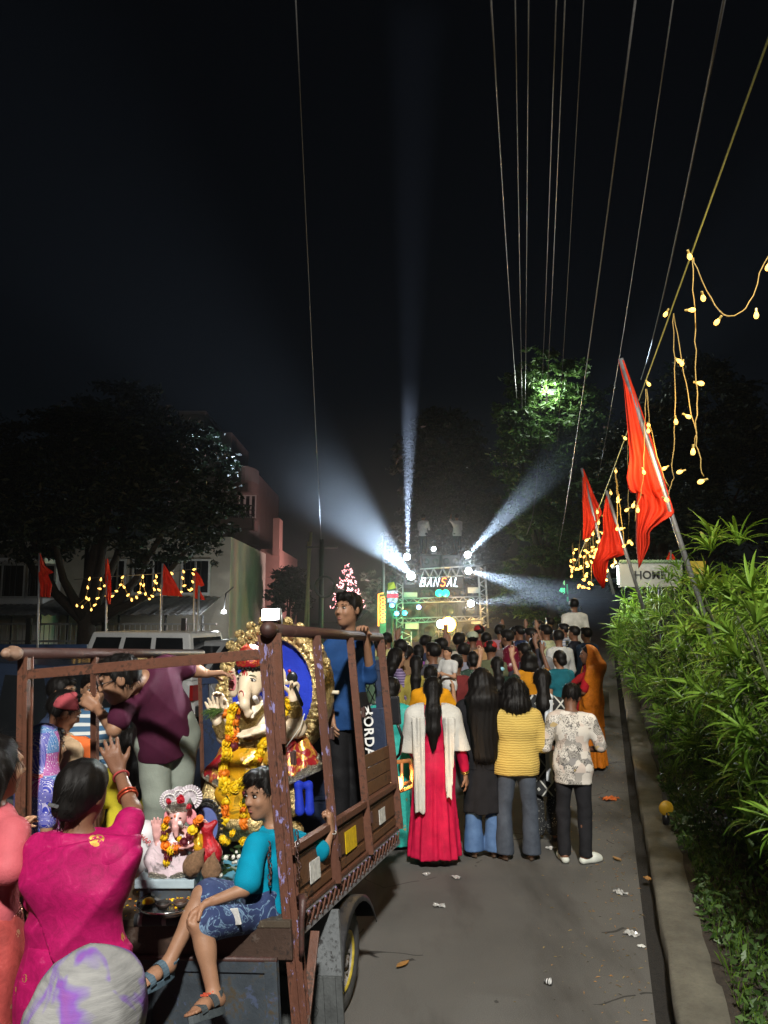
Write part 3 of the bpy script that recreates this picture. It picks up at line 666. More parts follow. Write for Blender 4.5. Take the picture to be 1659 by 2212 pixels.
tree('dark tree behind the red flags on the right', V(P(1420, 0, 21)[0], 21, 0), [bl(1400, 1000, 21, 110, 150), bl(1520, 900, 21, 130, 160), bl(1600, 1050, 21, 120, 140), bl(1330, 1130, 21, 60, 90), bl(1440, 1180, 21, 120, 60), bl(1570, 1160, 21, 120, 70), bl(1330, 1230, 21, 60, 60)], 34000, LD, .10, 5, trunk_r=.25)
# street light inside the lit tree
sp = thing('street_light', 'bright street light glowing inside the crown of the tall tree', 'street lamp', (P(1196, 0, rt + .3)[0], rt + .3, 0)); zl = P(1185, 850, rt + .3)[2]
MB().tube([(0, 0, 0), (0, 0, zl)], [.09, .05], 10).build('pole', BARK, sp, True); MB().box((-.3, -.15, zl), (.3, .15, zl + .12)).build('lamp_head', GALV, sp, False, .03); MB().box((-.26, -.11, zl - .012), (.26, .11, zl - .002)).build('diffuser', glow('tree_lamp_led', (.9, 1, .92), 3), sp)
lamp('street_light_glow', 'POINT', (-.2, -1.1, zl - .25), 330, (.88, 1, .85), sp, shadow_soft_size=.12)
# utility pole with coil
up_ = thing('utility_pole', 'thin dark utility pole with cable coil left of the firework', 'utility pole', (P(694, 0, 24)[0], 24, 0)); zt = P(0, 1165, 24)[2]
MB().tube([(0, 0, 0), (0, 0, zt)], [.09, .07], 10).build('pole', IRON, up_, True); MB().bar((-.5, 0, zt - .25), (.5, 0, zt - .25), .06, .06).build('cross_arm', IRON, up_)
for k in range(3): MB().tube([(.12 + (.28 + .02 * k) * math.cos(q), -.1 - .02 * k, P(0, 1268, 24)[2] + (.30 + .02 * k) * math.sin(q)) for q in np.linspace(0, 6.283, 20)], .018, 5).build('cable_coil', BLACKP, up_, True)
for i, px in enumerate((655, 668)): 
    o = thing('bamboo_pole', ('leaning bamboo pole left of the utility pole', 'second leaning bamboo pole nearest the utility pole')[i], 'pole', (P(px, 0, 27)[0], 27, 0)); MB().tube([(0, 0, 0), (.25 - .3 * i, 0, P(0, 1150 + 20 * i, 27)[2])], .05, 8).build('shaft', M('bamboo', (.20, .15, .08), .7), o, True)
# overhead wires
WIRE = M('aluminium_wire', (.15, .15, .15), .4, .5, .2, 30, 0); WIRED = M('dark_wire', (.06, .06, .06), .6, 0, .2, 30, 0)
def wire(lab, pts, r=.008, m=WIRE, sag=.25, group='overhead wires'):
    q = [P(*p) for p in pts]; out = []
    for a, c in zip(q[:-1], q[1:]):
        for i in range(14): s = i / 14; out.append(a + (c - a) * s - V(0, 0, sag * 4 * s * (1 - s)))
    out.append(q[-1]); o = tag(MB().tube(out, r, 5).build('overhead_wire', m, None, True), lab, 'wire', group); return o
wire('lone thin wire rising straight up from the utility pole on the left', [(636, -60, 5.2), (694, 1170, 24)], .006, WIRED, .1)
for lab, a, c, m, rr in (('leftmost wire of the right-hand bundle, curving to the lit tree', (1058, -40, 5.4), (1116, 860, 24), WIRE, .009), ('second wire from the left above the lit tree', (1112, -40, 5.6), (1128, 900, 26), WIRE, .007), ('third wire from the left above the lit tree', (1142, -40, 5.6), (1134, 880, 26), WIRE, .007),
        ('fourth wire from the left above the lit tree', (1203, -40, 5.6), (1168, 880, 26), WIRE, .007), ('fifth wire from the left above the lit tree', (1222, -40, 5.6), (1178, 900, 26), WIRE, .007), ('faint thin wire right of the bundle of five', (1263, -40, 5.8), (1200, 1010, 28), WIRED, .006),
        ('bright wire dropping to the middle of the lane from the top', (1378, -40, 5.4), (1206, 1190, 22), WIRE, .009), ('thin wire beside the bright one, ending behind the flags', (1376, -40, 5.8), (1214, 1150, 26), WIRED, .006),
        ('wire crossing above the tallest red flag', (1460, -40, 5.4), (1290, 1040, 22), WIRE, .007), ('thick double cable nearest the light string', (1572, -40, 5.2), (1385, 820, 20), WIRED, .014)): wire(lab, [a, c], rr, m)
hw = [P(1168, 920, 22), P(1158, 1060, 22), P(1150, 1120, 22), P(1138, 1155, 22)]; tag(MB().tube(hw, .012, 5).build('overhead_wire', WIRE, None, True), 'loose cable end hanging down in front of the dark trees', 'wire', 'overhead wires')
# ------------------------------------------------------------------ people
def m_skin(name, c):
    m, nt, b = new_mat(name); vec = coords(nt)
    f = noise(nt, vec, 14, 4, .6); f2 = noise(nt, vec, 4, 3, .5)
    k = ramp(nt, f, [(.3, tuple(x * .86 for x in c)), (.7, tuple(min(1, x * 1.1) for x in c))])
    k = mix(nt, ramp(nt, f2, [(.45, (0, 0, 0)), (.75, (.35, .35, .35))]), k, (c[0] * 1.05, c[1] * .82, c[2] * .75))
    nt.links.new(k, b.inputs['Base Color']); b.inputs['Roughness'].default_value = .48
    b.inputs['Specular IOR Level'].default_value = .28; add_bump(nt, b, noise(nt, vec, 160, 4, .7), .3, .004); return m
SKIN = m_skin('warm_brown_skin', (.25, .135, .080)); SKIN2 = m_skin('dark_brown_skin', (.15, .072, .042)); SKIN3 = m_skin('light_brown_skin', (.36, .20, .12))
def m_hair():
    m, nt, b = new_mat('black_hair'); vec = coords(nt, (75, 75, 4)); f = noise(nt, vec, 3, 5, .7)
    nt.links.new(ramp(nt, f, [(.3, (.002, .0018, .0016)), (.75, (.010, .008, .007))]), b.inputs['Base Color'])
    b.inputs['Roughness'].default_value = .5; b.inputs['Specular IOR Level'].default_value = .16; add_bump(nt, b, f, .5, .004); return m
HAIR = m_hair()
EYEW = M('eye_white', (.36, .34, .32), .3, 0, .05, 5, 0); IRIS = M('dark_iris', (.012, .008, .006), .15, 0, .2, 5, 0); LIP = M('lip_skin', (.20, .07, .055), .4, 0, .15, 30, .05); LIPD = M('dark_lip_skin', (.16, .06, .045), .4, 0, .15, 30, .05)
def cloth(name, col, rough=.85, var=.16, bump=.25, bs=140, sheen=0, **k): return M(name, col, rough, 0, var, 9, bump, bs, .15, sheen, **k)
Z3 = V(0, 0, 1); HS = 1.10
def frame(f, u):
    f = unit(f); r = unit(np.cross(f, u)); u = np.cross(r, f); return r, f, u
def stand(h, base, yaw=0., armL=None, armR=None, lean=0., side=0., head=(0, 0, 0), stance=.055, stepL=0., stepR=0.):
    """joints of a standing figure; yaw 0 faces away from the viewer (+y); arms: ((elbow r,f,u),(wrist r,f,u)) offsets / height from the shoulder, r outwards"""
    b = np.array(base, float); F_ = V(math.sin(yaw), math.cos(yaw), 0); R_ = V(F_[1], -F_[0], 0)
    q = lambda r, f, u: b + (R_ * r + F_ * f + Z3 * u) * h
    J = dict(h=h, pel=q(0, 0, .535), wai=q(side * .3, lean * .12, .61), che=q(side * .7, lean * .3, .735), nek=q(side, lean * .45, .845))
    for S, sg, st in (('L', -1, stepL), ('R', 1, stepR)):
        J['hip' + S] = q(sg * .05, 0, .51); J['kn' + S] = q(sg * stance, .01 + st * .5, .28); J['an' + S] = q(sg * stance, st, .045); J['to' + S] = q(sg * (stance + .02), st + .085, .018)
        J['sh' + S] = q(side + sg * .108, lean * .42, .798)
        a = armL if S == 'L' else armR
        a = a or ((.03, -.015, -.175), (.035, .03, -.325))
        sh = J['sh' + S]
        J['el' + S] = sh + (R_ * a[0][0] * sg + F_ * a[0][1] + Z3 * a[0][2]) * h
        J['wr' + S] = sh + (R_ * a[1][0] * sg + F_ * a[1][1] + Z3 * a[1][2]) * h
    hy, hp, ht = head
    f = V(math.sin(yaw + hy) * math.cos(hp), math.cos(yaw + hy) * math.cos(hp), math.sin(hp)); u = unit(Z3 + R_ * ht)
    J['hf'] = f; J['hu'] = unit(u - f * (u @ f)); J['hed'] = J['nek'] + (F_ * .012 + Z3 * .088) * h + R_ * ht * .05 * h
    J['fwd'] = F_
    return J
def torso(F, J, inf=0., bulk=1., k=.05, breast=0.):
    s = J['h'] / 1.7; rx = unit(J['shR'] - J['shL'])
    w = bulk; up = unit(J['nek'] - J['che'])
    F.cone(J['nek'] - up * .045 * s, J['che'], (.078 + inf) * s, (.104 * w + inf) * s, k * s, rx, .62)
    F.cone(J['che'], J['wai'], (.104 * w + inf) * s, (.095 * w + inf) * s, k * s, rx, .70)
    F.cone(J['wai'], J['pel'], (.095 * w + inf) * s, (.108 * w + inf) * s, k * s, rx, .68)
    for S in 'LR': F.cone(J['nek'] - up * .055 * s, J['sh' + S], (.050 + inf * .8) * s, (.046 + inf * .8) * s, k * s)
    if breast:
        c = J['che'] + J['fwd'] * .085 * s - up * .02 * s
        for g in (-1, 1): F.ell(c + rx * g * .06 * s, (.06 + inf) * s * breast, .03)
def hand(F, w, d, nrm, s, curl=.35, ts=1, spread=.12, k=.010):
    d = unit(d); nrm = unit(np.array(nrm) - d * (np.array(nrm) @ d)); sd = np.cross(d, nrm)
    F.cone(w - d * .01 * s, w + d * .075 * s, .026 * s, .031 * s, .012, nrm, 1.9)
    F.cone(w + d * .02 * s - sd * .017 * s, w + d * .078 * s - sd * .022 * s, .017 * s, .016 * s, .012); F.cone(w + d * .02 * s + sd * .017 * s, w + d * .078 * s + sd * .022 * s, .017 * s, .016 * s, .012)
    for i, ln in enumerate((.066, .076, .072, .056)):
        o = (i - 1.5) * ts; b = w + d * (.083 - abs(i - 1.3) * .004) * s + sd * o * .0195 * s
        dd = unit(d + sd * o * spread); p = b
        for j, fr in enumerate((.5, .3, .24)):
            a = curl * (j + .6); v = dd * math.cos(a) + nrm * math.sin(a); q = p + v * ln * fr * s
            F.cone(p, q, (.0098 - .001 * j) * s, (.0092 - .001 * j) * s, k * .6); p = q
    tb = w + d * .022 * s - sd * ts * .024 * s; tv = unit(d * .75 - sd * ts * (.75 if curl < 1 else .25) + nrm * (.25 + curl * .5)); tm = tb + tv * .042 * s
    F.cone(tb, tm, .0125 * s, .0105 * s, k); F.cone(tm, tm + unit(tv + d * .3 + nrm * curl * .5) * .034 * s, .0102 * s, .0085 * s, k)
def head(F, J, s, face=True, ears=True):
    c = J['hed']; r, f, u = frame(J['hf'], J['hu']); R = np.stack([r, f, u], 1)
    F.ell(c + (u * .026 - f * .012) * s, np.array((.074, .092, .086)) * s, .02, R)
    F.ell(c + (f * .020 - u * .028) * s, np.array((.060, .070, .084)) * s, .03, R)
    if face:
        F.ell(c + (f * .054 - u * .086) * s, .022 * s, .03)
        F.cone(c + (f * .084 + u * .018) * s, c + (f * .101 - u * .020) * s, .007 * s, .0115 * s, .012)
        for g in (-1, 1): F.ell(c + (f * .091 - u * .024 + r * g * .010) * s, .0085 * s, .008)
        F.cone(c + (f * .080 + u * .034 - r * .036) * s, c + (f * .078 + u * .032 + r * .036) * s, .009 * s, None, .018)
        for g in (-1, 1): F.ell(c + (f * .098 + r * g * .031 + u * .010) * s, np.array((.017, .016, .012)) * s, .012, R, 'x')
        for g in (-1, 1): F.ell(c + (f * .066 + r * g * .036 - u * .024) * s, .016 * s, .02)
        F.cone(c + (f * .078 - u * .050 - r * .016) * s, c + (f * .078 - u * .050 + r * .016) * s, .007 * s, None, .012)
        F.cone(c + (f * .076 - u * .061 - r * .012) * s, c + (f * .076 - u * .061 + r * .012) * s, .007 * s, None, .012)
    if ears:
        for g in (-1, 1): F.ell(c + (r * g * .076 - f * .006) * s, np.array((.011, .021, .031)) * s, .01, R)
def face_parts(J, s, root, base, lipm=LIP, open_=.75, brow=1.):
    c = J['hed'] - np.array(base); r, f, u = frame(J['hf'], J['hu']); R = np.stack([r, f, u], 1)
    for g in (-1, 1):
        e = c + (f * .0800 + r * g * .031 + u * .010) * s
        M4 = Matrix.Translation(tuple(e)) @ Matrix(R.tolist()).to_4x4()
        m = MB().ball((0, 0, 0), (.0140 * s, .0075 * s, .0075 * s * open_), 12, 8); m.v = [tuple(M4 @ Vector(v)) for v in m.v]
        ey = m.build('eye', EYEW, root, True)
        m = MB().ball((0, .0042 * s, 0), (.0072 * s, .0042 * s, .0075 * s * open_), 10, 6); m.v = [tuple(M4 @ Vector(v)) for v in m.v]; m.build('iris', IRIS, ey, True)
        m = MB().tube([(-.018 * s, -.002 * s, .004 * s), (-.008 * s, .006 * s, .0085 * s * open_ + .002 * s), (.006 * s, .0065 * s, .0088 * s * open_ + .002 * s), (.018 * s, -.001 * s, .003 * s)], [.001 * s, .0024 * s, .0024 * s, .001 * s], 5); m.v = [tuple(M4 @ Vector(v)) for v in m.v]; m.build('eyelid', HAIR, ey, True)
        m = MB().tube([(-g * .016 * s, .007 * s, .020 * s), (0, .006 * s, .024 * s), (g * .020 * s, -.008 * s, .020 * s)], [.0035 * s * brow, .004 * s * brow, .0015 * s], 6); m.v = [tuple(M4 @ Vector(v)) for v in m.v]; m.build('eyebrow', HAIR, root, True)
    M4 = Matrix.Translation(tuple(c + (f * .0835 - u * .056) * s)) @ Matrix(R.tolist()).to_4x4()
    for zz, w in ((.0055, .0045), (-.006, .006)):
        m = MB().tube([(-.022 * s, -.007 * s, 0), (-.009 * s, .003 * s, zz * s), (.009 * s, .003 * s, zz * s), (.022 * s, -.007 * s, 0)], [.002 * s, w * s, w * s, .002 * s], 7); m.v = [tuple(M4 @ Vector(v)) for v in m.v]; m.build('lip', lipm, root, True)
def body(J, root, base, skin, vox=.012, bulk=1., face=False, hands=True, feet=True, handL=None, handR=None, adapt=0., breast=0):
    s = J['h'] / 1.7; F = Field(vox); torso(F, J, -.012, bulk)
    F.cone(J['nek'] - unit(J['nek'] - J['che']) * .03 * s, J['hed'] - J['hf'] * .018 * s - J['hu'] * .03 * s, .058 * s, .047 * s, .025)
    head(F, J, s * HS * J.get('hs', 1), face, True)
    for S, sg in (('L', -1), ('R', 1)):
        F.cone(J['sh' + S], J['el' + S], .046 * s * bulk ** .5, .037 * s * bulk ** .4, .025); F.cone(J['el' + S], J['wr' + S], .037 * s * bulk ** .4, .025 * s, .02)
        d, nrm, cu = ({'L': handL, 'R': handR}[S]) or (None, None, .35)
        if d is None: d = J['wr' + S] - J['el' + S]
        if nrm is None: nrm = -unit(J['shR'] - J['shL']) * sg + J['fwd'] * .3
        if hands: hand(F, J['wr' + S], d, nrm, s * 1.03, cu, ts=(1 if sg > 0 else -1) * 1)
        F.cone(J['hip' + S], J['kn' + S], .082 * s * bulk ** .5, .054 * s, .03); F.cone(J['kn' + S], J['an' + S], .054 * s, .035 * s, .02)
        kn = J['kn' + S]; an = J['an' + S]; ft = unit(J['to' + S] - an); cal = kn + (an - kn) * .3
        F.ell(cal - unit(np.cross(np.cross(an - kn, ft), an - kn)) * .012 * s, (.05 * s, .05 * s, .085 * s), .03, np.stack([unit(np.cross(ft, an - kn)), unit(np.cross(an - kn, np.cross(ft, an - kn))), unit(an - kn)], 1))
        if feet:
            dn = unit(an - kn); hl = an + dn * .022 * s - ft * .03 * s
            F.ell(hl, .033 * s, .02); F.cone(an, an + (J['to' + S] - an) * .7, .033 * s, .027 * s, .03); F.cone(an + (J['to' + S] - an) * .6, J['to' + S], .034 * s, .024 * s, .02, np.cross(ft, dn), .75)
            sd = unit(np.cross(ft, dn))
            for i in range(5): F.cone(J['to' + S] + sd * (i - 2) * .0165 * s, J['to' + S] + ft * (.045 - .006 * abs(i - 1.2)) * s + sd * (i - 2) * .018 * s, .0115 * s, .009 * s, .006)
    return F.build('body', skin, root, base, adapt)
def hair(J, root, base, kind='short', vox=.010, mat=None, amp=.0025, length=.35, adapt=0., vol=1.):
    s = J['h'] / 1.7 * HS * J.get('hs', 1); c = J['hed']; r, f, u = frame(J['hf'], J['hu']); R = np.stack([r, f, u], 1); F = Field(vox)
    F.ell(c + (u * .032 - f * .016) * s, np.array((.084, .101, .095)) * s * vol, .02, R)
    if kind == 'short':
        F.plane(c + (f * .072 + u * .066) * s, f * .74 - u * .67, .010); F.plane(c - u * .055 * s, -u - f * .25, .015)
        F.ell(c + (f * .045 + u * .092) * s, np.array((.060, .045, .026)) * s * vol, .03, R)
        for i in range(7): a = (i - 3) * .017; F.cone(c + (f * (.062 - abs(a) * .25) + u * .10 + r * a) * s, c + (f * (.088 - abs(a) * .45) + u * (.062 + .006 * ((i * 5) % 3)) + r * (a * 1.1 + .004)) * s, .013 * s, .004 * s, .012)
    elif kind == 'bald':
        F.plane(c + (f * .0 + u * .075) * s, f * .5 - u * .8 + u * 0, .01); F.plane(c - u * .055 * s, -u, .015)
    else:
        F.plane(c + (f * .052 + u * .055) * s, f * .80 - u * .60, .012)
        nb = J['nek'] - J['fwd'] * .06 * s; bk = -J['fwd']
        if kind == 'pony':
            a = c + (-f * .085 - u * .02) * s; F.ell(c + (-f * .05 - u * .02) * s, np.array((.06, .055, .07)) * s, .03, R)
            p = [a, nb + bk * .055 * s - Z3 * .02 * s, nb + bk * .075 * s - Z3 * length * .5, nb + bk * .06 * s - Z3 * length]
            for i, (r0, r1) in enumerate(((.045, .05), (.052, .046), (.046, .018))): F.cone(p[i], p[i + 1], r0 * s, r1 * s, .03, r, .8)
        if kind == 'long':
            F.cone(c - f * .03 * s, nb + bk * .03 * s, .085 * s, .085 * s, .04, r, .72); F.cone(nb + bk * .03 * s, nb + bk * .075 * s - Z3 * length, .078 * s, .05 * s, .05, r, .5)
        if kind == 'bob':
            F.cone(c - f * .01 * s, c - (u * .11 + f * .03) * s, .092 * s * vol, .085 * s * vol, .04, r, .80); F.ell(c - (u * .10 + f * .03) * s, np.array((.125, .095, .07)) * s * vol, .04, R)
        if kind == 'bun':
            F.ell(c + (-f * .075 - u * .035) * s, np.array((.06, .05, .055)) * s, .02, R); F.plane(c - u * .085 * s, -u, .02)
    F.disp(lambda X, Y, Z: (amp * (.6 * np.sin(150 * X + 25 * Y + 3 * np.sin(7 * Z)) + .5 * np.sin(125 * Y - 40 * X + 4 * np.sin(5 * Z + 9 * X)) + .25 * np.sin(60 * X - 18 * Z))).astype(np.float32))
    o = F.build('hair', mat or HAIR, root, base, adapt)
    if vox <= .0115: strands(o, c - np.array(base), u, f, s, kind)
    return o
def strands(o, c, u, f, s, kind):
    me = o.data; n = len(me.vertices); co = np.zeros(n * 3, np.float32); me.vertices.foreach_get('co', co); co = co.reshape(-1, 3); nr = np.zeros(n * 3, np.float32); me.vertex_normals.foreach_get('vector', nr); nr = nr.reshape(-1, 3)
    m = 1500 if kind in ('short', 'bun') else 2400; rg = np.random.default_rng(n); ix = rg.integers(0, n, m); p = co[ix] + nr[ix] * .0005; nn = nr[ix]
    cr = c + (u * .11 - f * .05) * s; d = p - cr if kind in ('short', 'bun') else np.where((p[:, 2] > c[2])[:, None], p - cr, np.array([0, 0, -1.]) + 0 * p)
    if kind == 'bun': d = (c - (f * .12 + u * .04) * s) - p
    d = d - nn * (d * nn).sum(1)[:, None] * .9 + rg.normal(size=(m, 3)) * .02; d /= np.linalg.norm(d, axis=1)[:, None] + 1e-6
    ln = (.02 + .028 * rg.random((m, 1))) * (1 if kind in ('short', 'bun') else 1.6); w = np.cross(d, nn); w /= np.linalg.norm(w, axis=1)[:, None] + 1e-6; w *= .0011; fl = (.001 + .006 * rg.random((m, 1)) ** 3)
    q1 = p + d * ln * .5 + nn * fl; q2 = p + d * ln + nn * fl * .8 - np.array([0, 0, .006]); v = np.stack([p - w, p + w, q1 - w, q1 + w, q2], 1).reshape(-1, 3); i0 = np.arange(m)[:, None] * 5
    lo = np.concatenate([i0 + [0, 1, 3], i0 + [0, 3, 2], i0 + [2, 3, 4]], 1).astype(np.int32); sm = bpy.data.meshes.new('strands'); sm.vertices.add(len(v)); sm.vertices.foreach_set('co', v.astype(np.float32).ravel()); sm.loops.add(lo.size); sm.loops.foreach_set('vertex_index', lo.ravel()); sm.polygons.add(lo.size // 3); sm.polygons.foreach_set('loop_start', np.arange(0, lo.size, 3, dtype=np.int32)); sm.update(calc_edges=True)
    k = link('strands', sm, HAIR, o); k['kind'] = 'stuff'
def shirt(J, root, base, mat, sleeve=.45, vox=.012, inf=.012, bulk=1., hem=.10, k=.05, wr=.007, seed=0., name='shirt', adapt=0., breast=0., sl_r=.018, flare=0., neckcut=True):
    """sleeve: 0..1 upper arm, 1..2 forearm"""
    s = J['h'] / 1.7; F = Field(vox); torso(F, J, inf, bulk, k, breast)
    rx = unit(J['shR'] - J['shL']); dn = unit(J['pel'] - J['wai'])
    if hem > 0: F.cone(J['pel'], J['pel'] + dn * (hem + .05) * s, (.110 * bulk + inf) * s, (.114 * bulk + inf + flare) * s, k, rx, .67)
    F.plane(J['pel'] + dn * hem * s, dn, .008)
    if neckcut: F.plane(J['nek'] + (unit(J['nek'] - J['che']) * .012) * s, unit(J['nek'] - J['che']), .012)
    for S in 'LR':
        sh, el, wr_ = J['sh' + S], J['el' + S], J['wr' + S]
        if sleeve <= 0: continue
        e1 = sh + (el - sh) * min(1, sleeve); F.cone(sh, e1, (.052 * bulk ** .5 + inf * .8) * s, (.044 * bulk ** .5 + sl_r * (1 if sleeve < 1 else .5)) * s, .03)
        if sleeve > 1: F.cone(el, el + (wr_ - el) * (sleeve - 1), (.044 + sl_r * .5) * s, (.032 + sl_r * .6) * s, .02)
    if wr: F.disp(folds(wr, 8, 3, seed))
    return F.build(name, mat, root, base, adapt)
def trousers(J, root, base, mat, length=1., vox=.013, inf=.012, flare=.0, bulk=1., wr=.007, seed=0., name='trousers', adapt=0., knee=0.):
    s = J['h'] / 1.7; F = Field(vox); rx = unit(J['hipR'] - J['hipL'])
    F.cone(J['wai'] + (J['pel'] - J['wai']) * .3, J['pel'], (.098 * bulk + inf) * s, (.112 * bulk + inf) * s, .04, rx, .67)
    F.cone(J['hipL'], J['hipR'], (.09 * bulk + inf) * s, None, .04)
    for S in 'LR':
        hp, kn, an = J['hip' + S], J['kn' + S], J['an' + S]
        t1 = min(1, length * 2); F.cone(hp, hp + (kn - hp) * t1, (.088 * bulk ** .5 + inf) * s, (.088 + (.058 - .088) * t1 + inf + knee) * s, .025)
        if length > .5:
            e = kn + (an - kn) * (length - .5) * 2; F.cone(kn, e, (.060 + inf) * s, (.050 + inf + flare) * s, .02)
    if length > .95:
        for S in 'LR': pass
        F.plane((J['anL'] + J['anR']) / 2 + V(0, 0, -.015 * s), V(0, 0, -1), .006)
    if wr: F.disp(folds(wr, 7, 4, seed))
    return F.build(name, mat, root, base, adapt)
def skirt(J, root, base, mat, top=None, hem=.04, rt=.15, rb=.26, sq=.75, npl=14, amp=.012, vox=.014, seed=0., name='skirt', adapt=0., shift=(0, 0)):
    s = J['h'] / 1.7; c0 = (J['wai'] if top is None else np.array(top)).copy(); f = J['fwd']; r = V(f[1], -f[0], 0)
    z0 = c0[2]; z1 = base[2] + hem; c1 = (J['anL'] + J['anR']) / 2; c1 = V(c1[0] + shift[0], c1[1] + shift[1], z1); F = Field(vox); rt *= s; rb *= s
    def fn(X, Y, Z):
        t = np.clip((z0 - Z) / (z0 - z1), 0, 1); cx = c0[0] + (c1[0] - c0[0]) * t; cy = c0[1] + (c1[1] - c0[1]) * t
        dx = X - cx; dy = Y - cy; a = dx * r[0] + dy * r[1]; b = (dx * f[0] + dy * f[1]) / sq
        rr = np.sqrt(a * a + b * b); th = np.arctan2(b, a); hp = .03 * np.exp(-((t - .18) / .14) ** 2)
        Rr = rt + (rb - rt) * t ** .85 + hp + amp * (t ** .7) * (np.sin(npl * th + seed + 1.2 * np.sin(2.5 * Z + seed)) + .6 * np.sin(npl * 1.7 * th - seed * 2 + 2 * np.sin(3.1 * Z)))
        return np.maximum(np.maximum((rr - Rr) * .8, Z - z0), z1 - Z + .006 * np.sin(th * 5 + seed)).astype(np.float32)
    e = max(rt, rb) + .06; cc = np.minimum(c0, c1); cd = np.maximum(c0, c1)
    F.fn((cc[0] - e, cc[1] - e, z1), (cd[0] + e, cd[1] + e, z0), fn, .01)
    return F.build(name, mat, root, base, adapt)
def slipper(J, root, base, S, mat, strap=None, thick=.022, kind='sandal', capm=None):
    s = J['h'] / 1.7; an, to = J['an' + S] - np.array(base), J['to' + S] - np.array(base); kn = J['kn' + S] - np.array(base)
    ft = unit(to - an); ft_ = unit(to + ft * .0 - (an + unit(an - kn) * .03 * s)); sd = unit(np.cross(ft_, -unit(an - kn))); up = np.cross(sd, ft_)
    hl = an - ft_ * .06 * s; tp = to + ft_ * .05 * s; m = MB(); k = 14; top = []
    ln = np.linalg.norm(tp - hl)
    for i in range(k):
        q = 2 * math.pi * i / k; a = .5 + .5 * math.cos(q); w = (.036 + .008 * math.cos(q)) * s
        top.append(hl + ft_ * ln * a + sd * math.sin(q) * w)
    h0 = -.046 * s; bot = [p + up * (h0 - thick) for p in top]; top = [p + up * h0 for p in top]
    m.add(bot + top, [tuple(range(k))[::-1], tuple(range(k, 2 * k))] + [(i, (i + 1) % k, (i + 1) % k + k, i + k) for i in range(k)])
    o = m.build('sandal' if kind != 'shoe' else 'shoe', mat, root, False, .004)
    sm = strap or mat
    def st(pts, r, n='strap'): MB().tube(pts, r, 7).build(n, sm, o, True)
    if kind == 'flip':
        c = to + ft_ * .01 * s; st([c + up * -.04 * s, c + up * -.005 * s - ft_ * .02 * s, c - ft_ * .07 * s + sd * .04 * s - up * .04 * s], .007 * s); st([c + up * -.005 * s - ft_ * .02 * s, c - ft_ * .07 * s - sd * .04 * s - up * .04 * s], .007 * s)
    return o
def clog(J, root, base, S, mat):
    s = J['h'] / 1.7; an, to, kn = J['an' + S], J['to' + S], J['kn' + S]; ft = unit((to - an) * [1, 1, 0]); sd = V(ft[1], -ft[0], 0); z = V(0, 0, 1); F = Field(.007)
    b = V(an[0], an[1], base[2])
    F.cone(b - ft * .035 * s + z * .035 * s, b + ft * .15 * s + z * .032 * s, .04 * s, .046 * s, .02, z, 1.1); F.ell(b + ft * .10 * s + z * .05 * s, (.05 * s, .05 * s, .045 * s), .03)
    F.plane(b + z * .004, -z, .004)
    o = F.build('clog', mat, root, base); return o
# ------------------------------------------------------------------ cloth patterns
def m_diamond():
    m, nt, b = new_mat('black_white_diamond_print'); x, y, z = sep(nt, coords(nt))
    u = math_n(nt, 'PINGPONG', math_n(nt, 'MULTIPLY', x, 6.2), .5); v = math_n(nt, 'PINGPONG', math_n(nt, 'MULTIPLY', z, 5.0), .5)
    d = math_n(nt, 'ADD', u, v); e = math_n(nt, 'ABSOLUTE', math_n(nt, 'SUBTRACT', d, .5))
    ln = math_n(nt, 'LESS_THAN', e, .055); l2 = math_n(nt, 'LESS_THAN', math_n(nt, 'ABSOLUTE', math_n(nt, 'SUBTRACT', e, .44)), .035)
    k = math_n(nt, 'MAXIMUM', ln, l2); nt.links.new(mix(nt, k, (.008, .009, .010), (.42, .42, .38)), b.inputs['Base Color']); b.inputs['Roughness'].default_value = .8; return m
def m_rib():
    m, nt, b = new_mat('yellow_ribbed_knit'); vec = coords(nt); w = N(nt, 'ShaderNodeTexWave', bands_direction='Z'); w.inputs['Scale'].default_value = 15; w.inputs['Distortion'].default_value = 2.6; w.inputs['Detail'].default_value = 2; w.inputs['Detail Scale'].default_value = 1.5
    nt.links.new(vec, w.inputs[0]); f = w.outputs['Fac']
    nt.links.new(ramp(nt, f, [(.05, (.40, .27, .055)), (.3, (.50, .35, .08)), (1, (.54, .39, .10))]), b.inputs['Base Color']); b.inputs['Roughness'].default_value = .9
    add_bump(nt, b, math_n(nt, 'ADD', f, math_n(nt, 'MULTIPLY', noise(nt, vec, 90, 3), .4)), .4, .008); return m
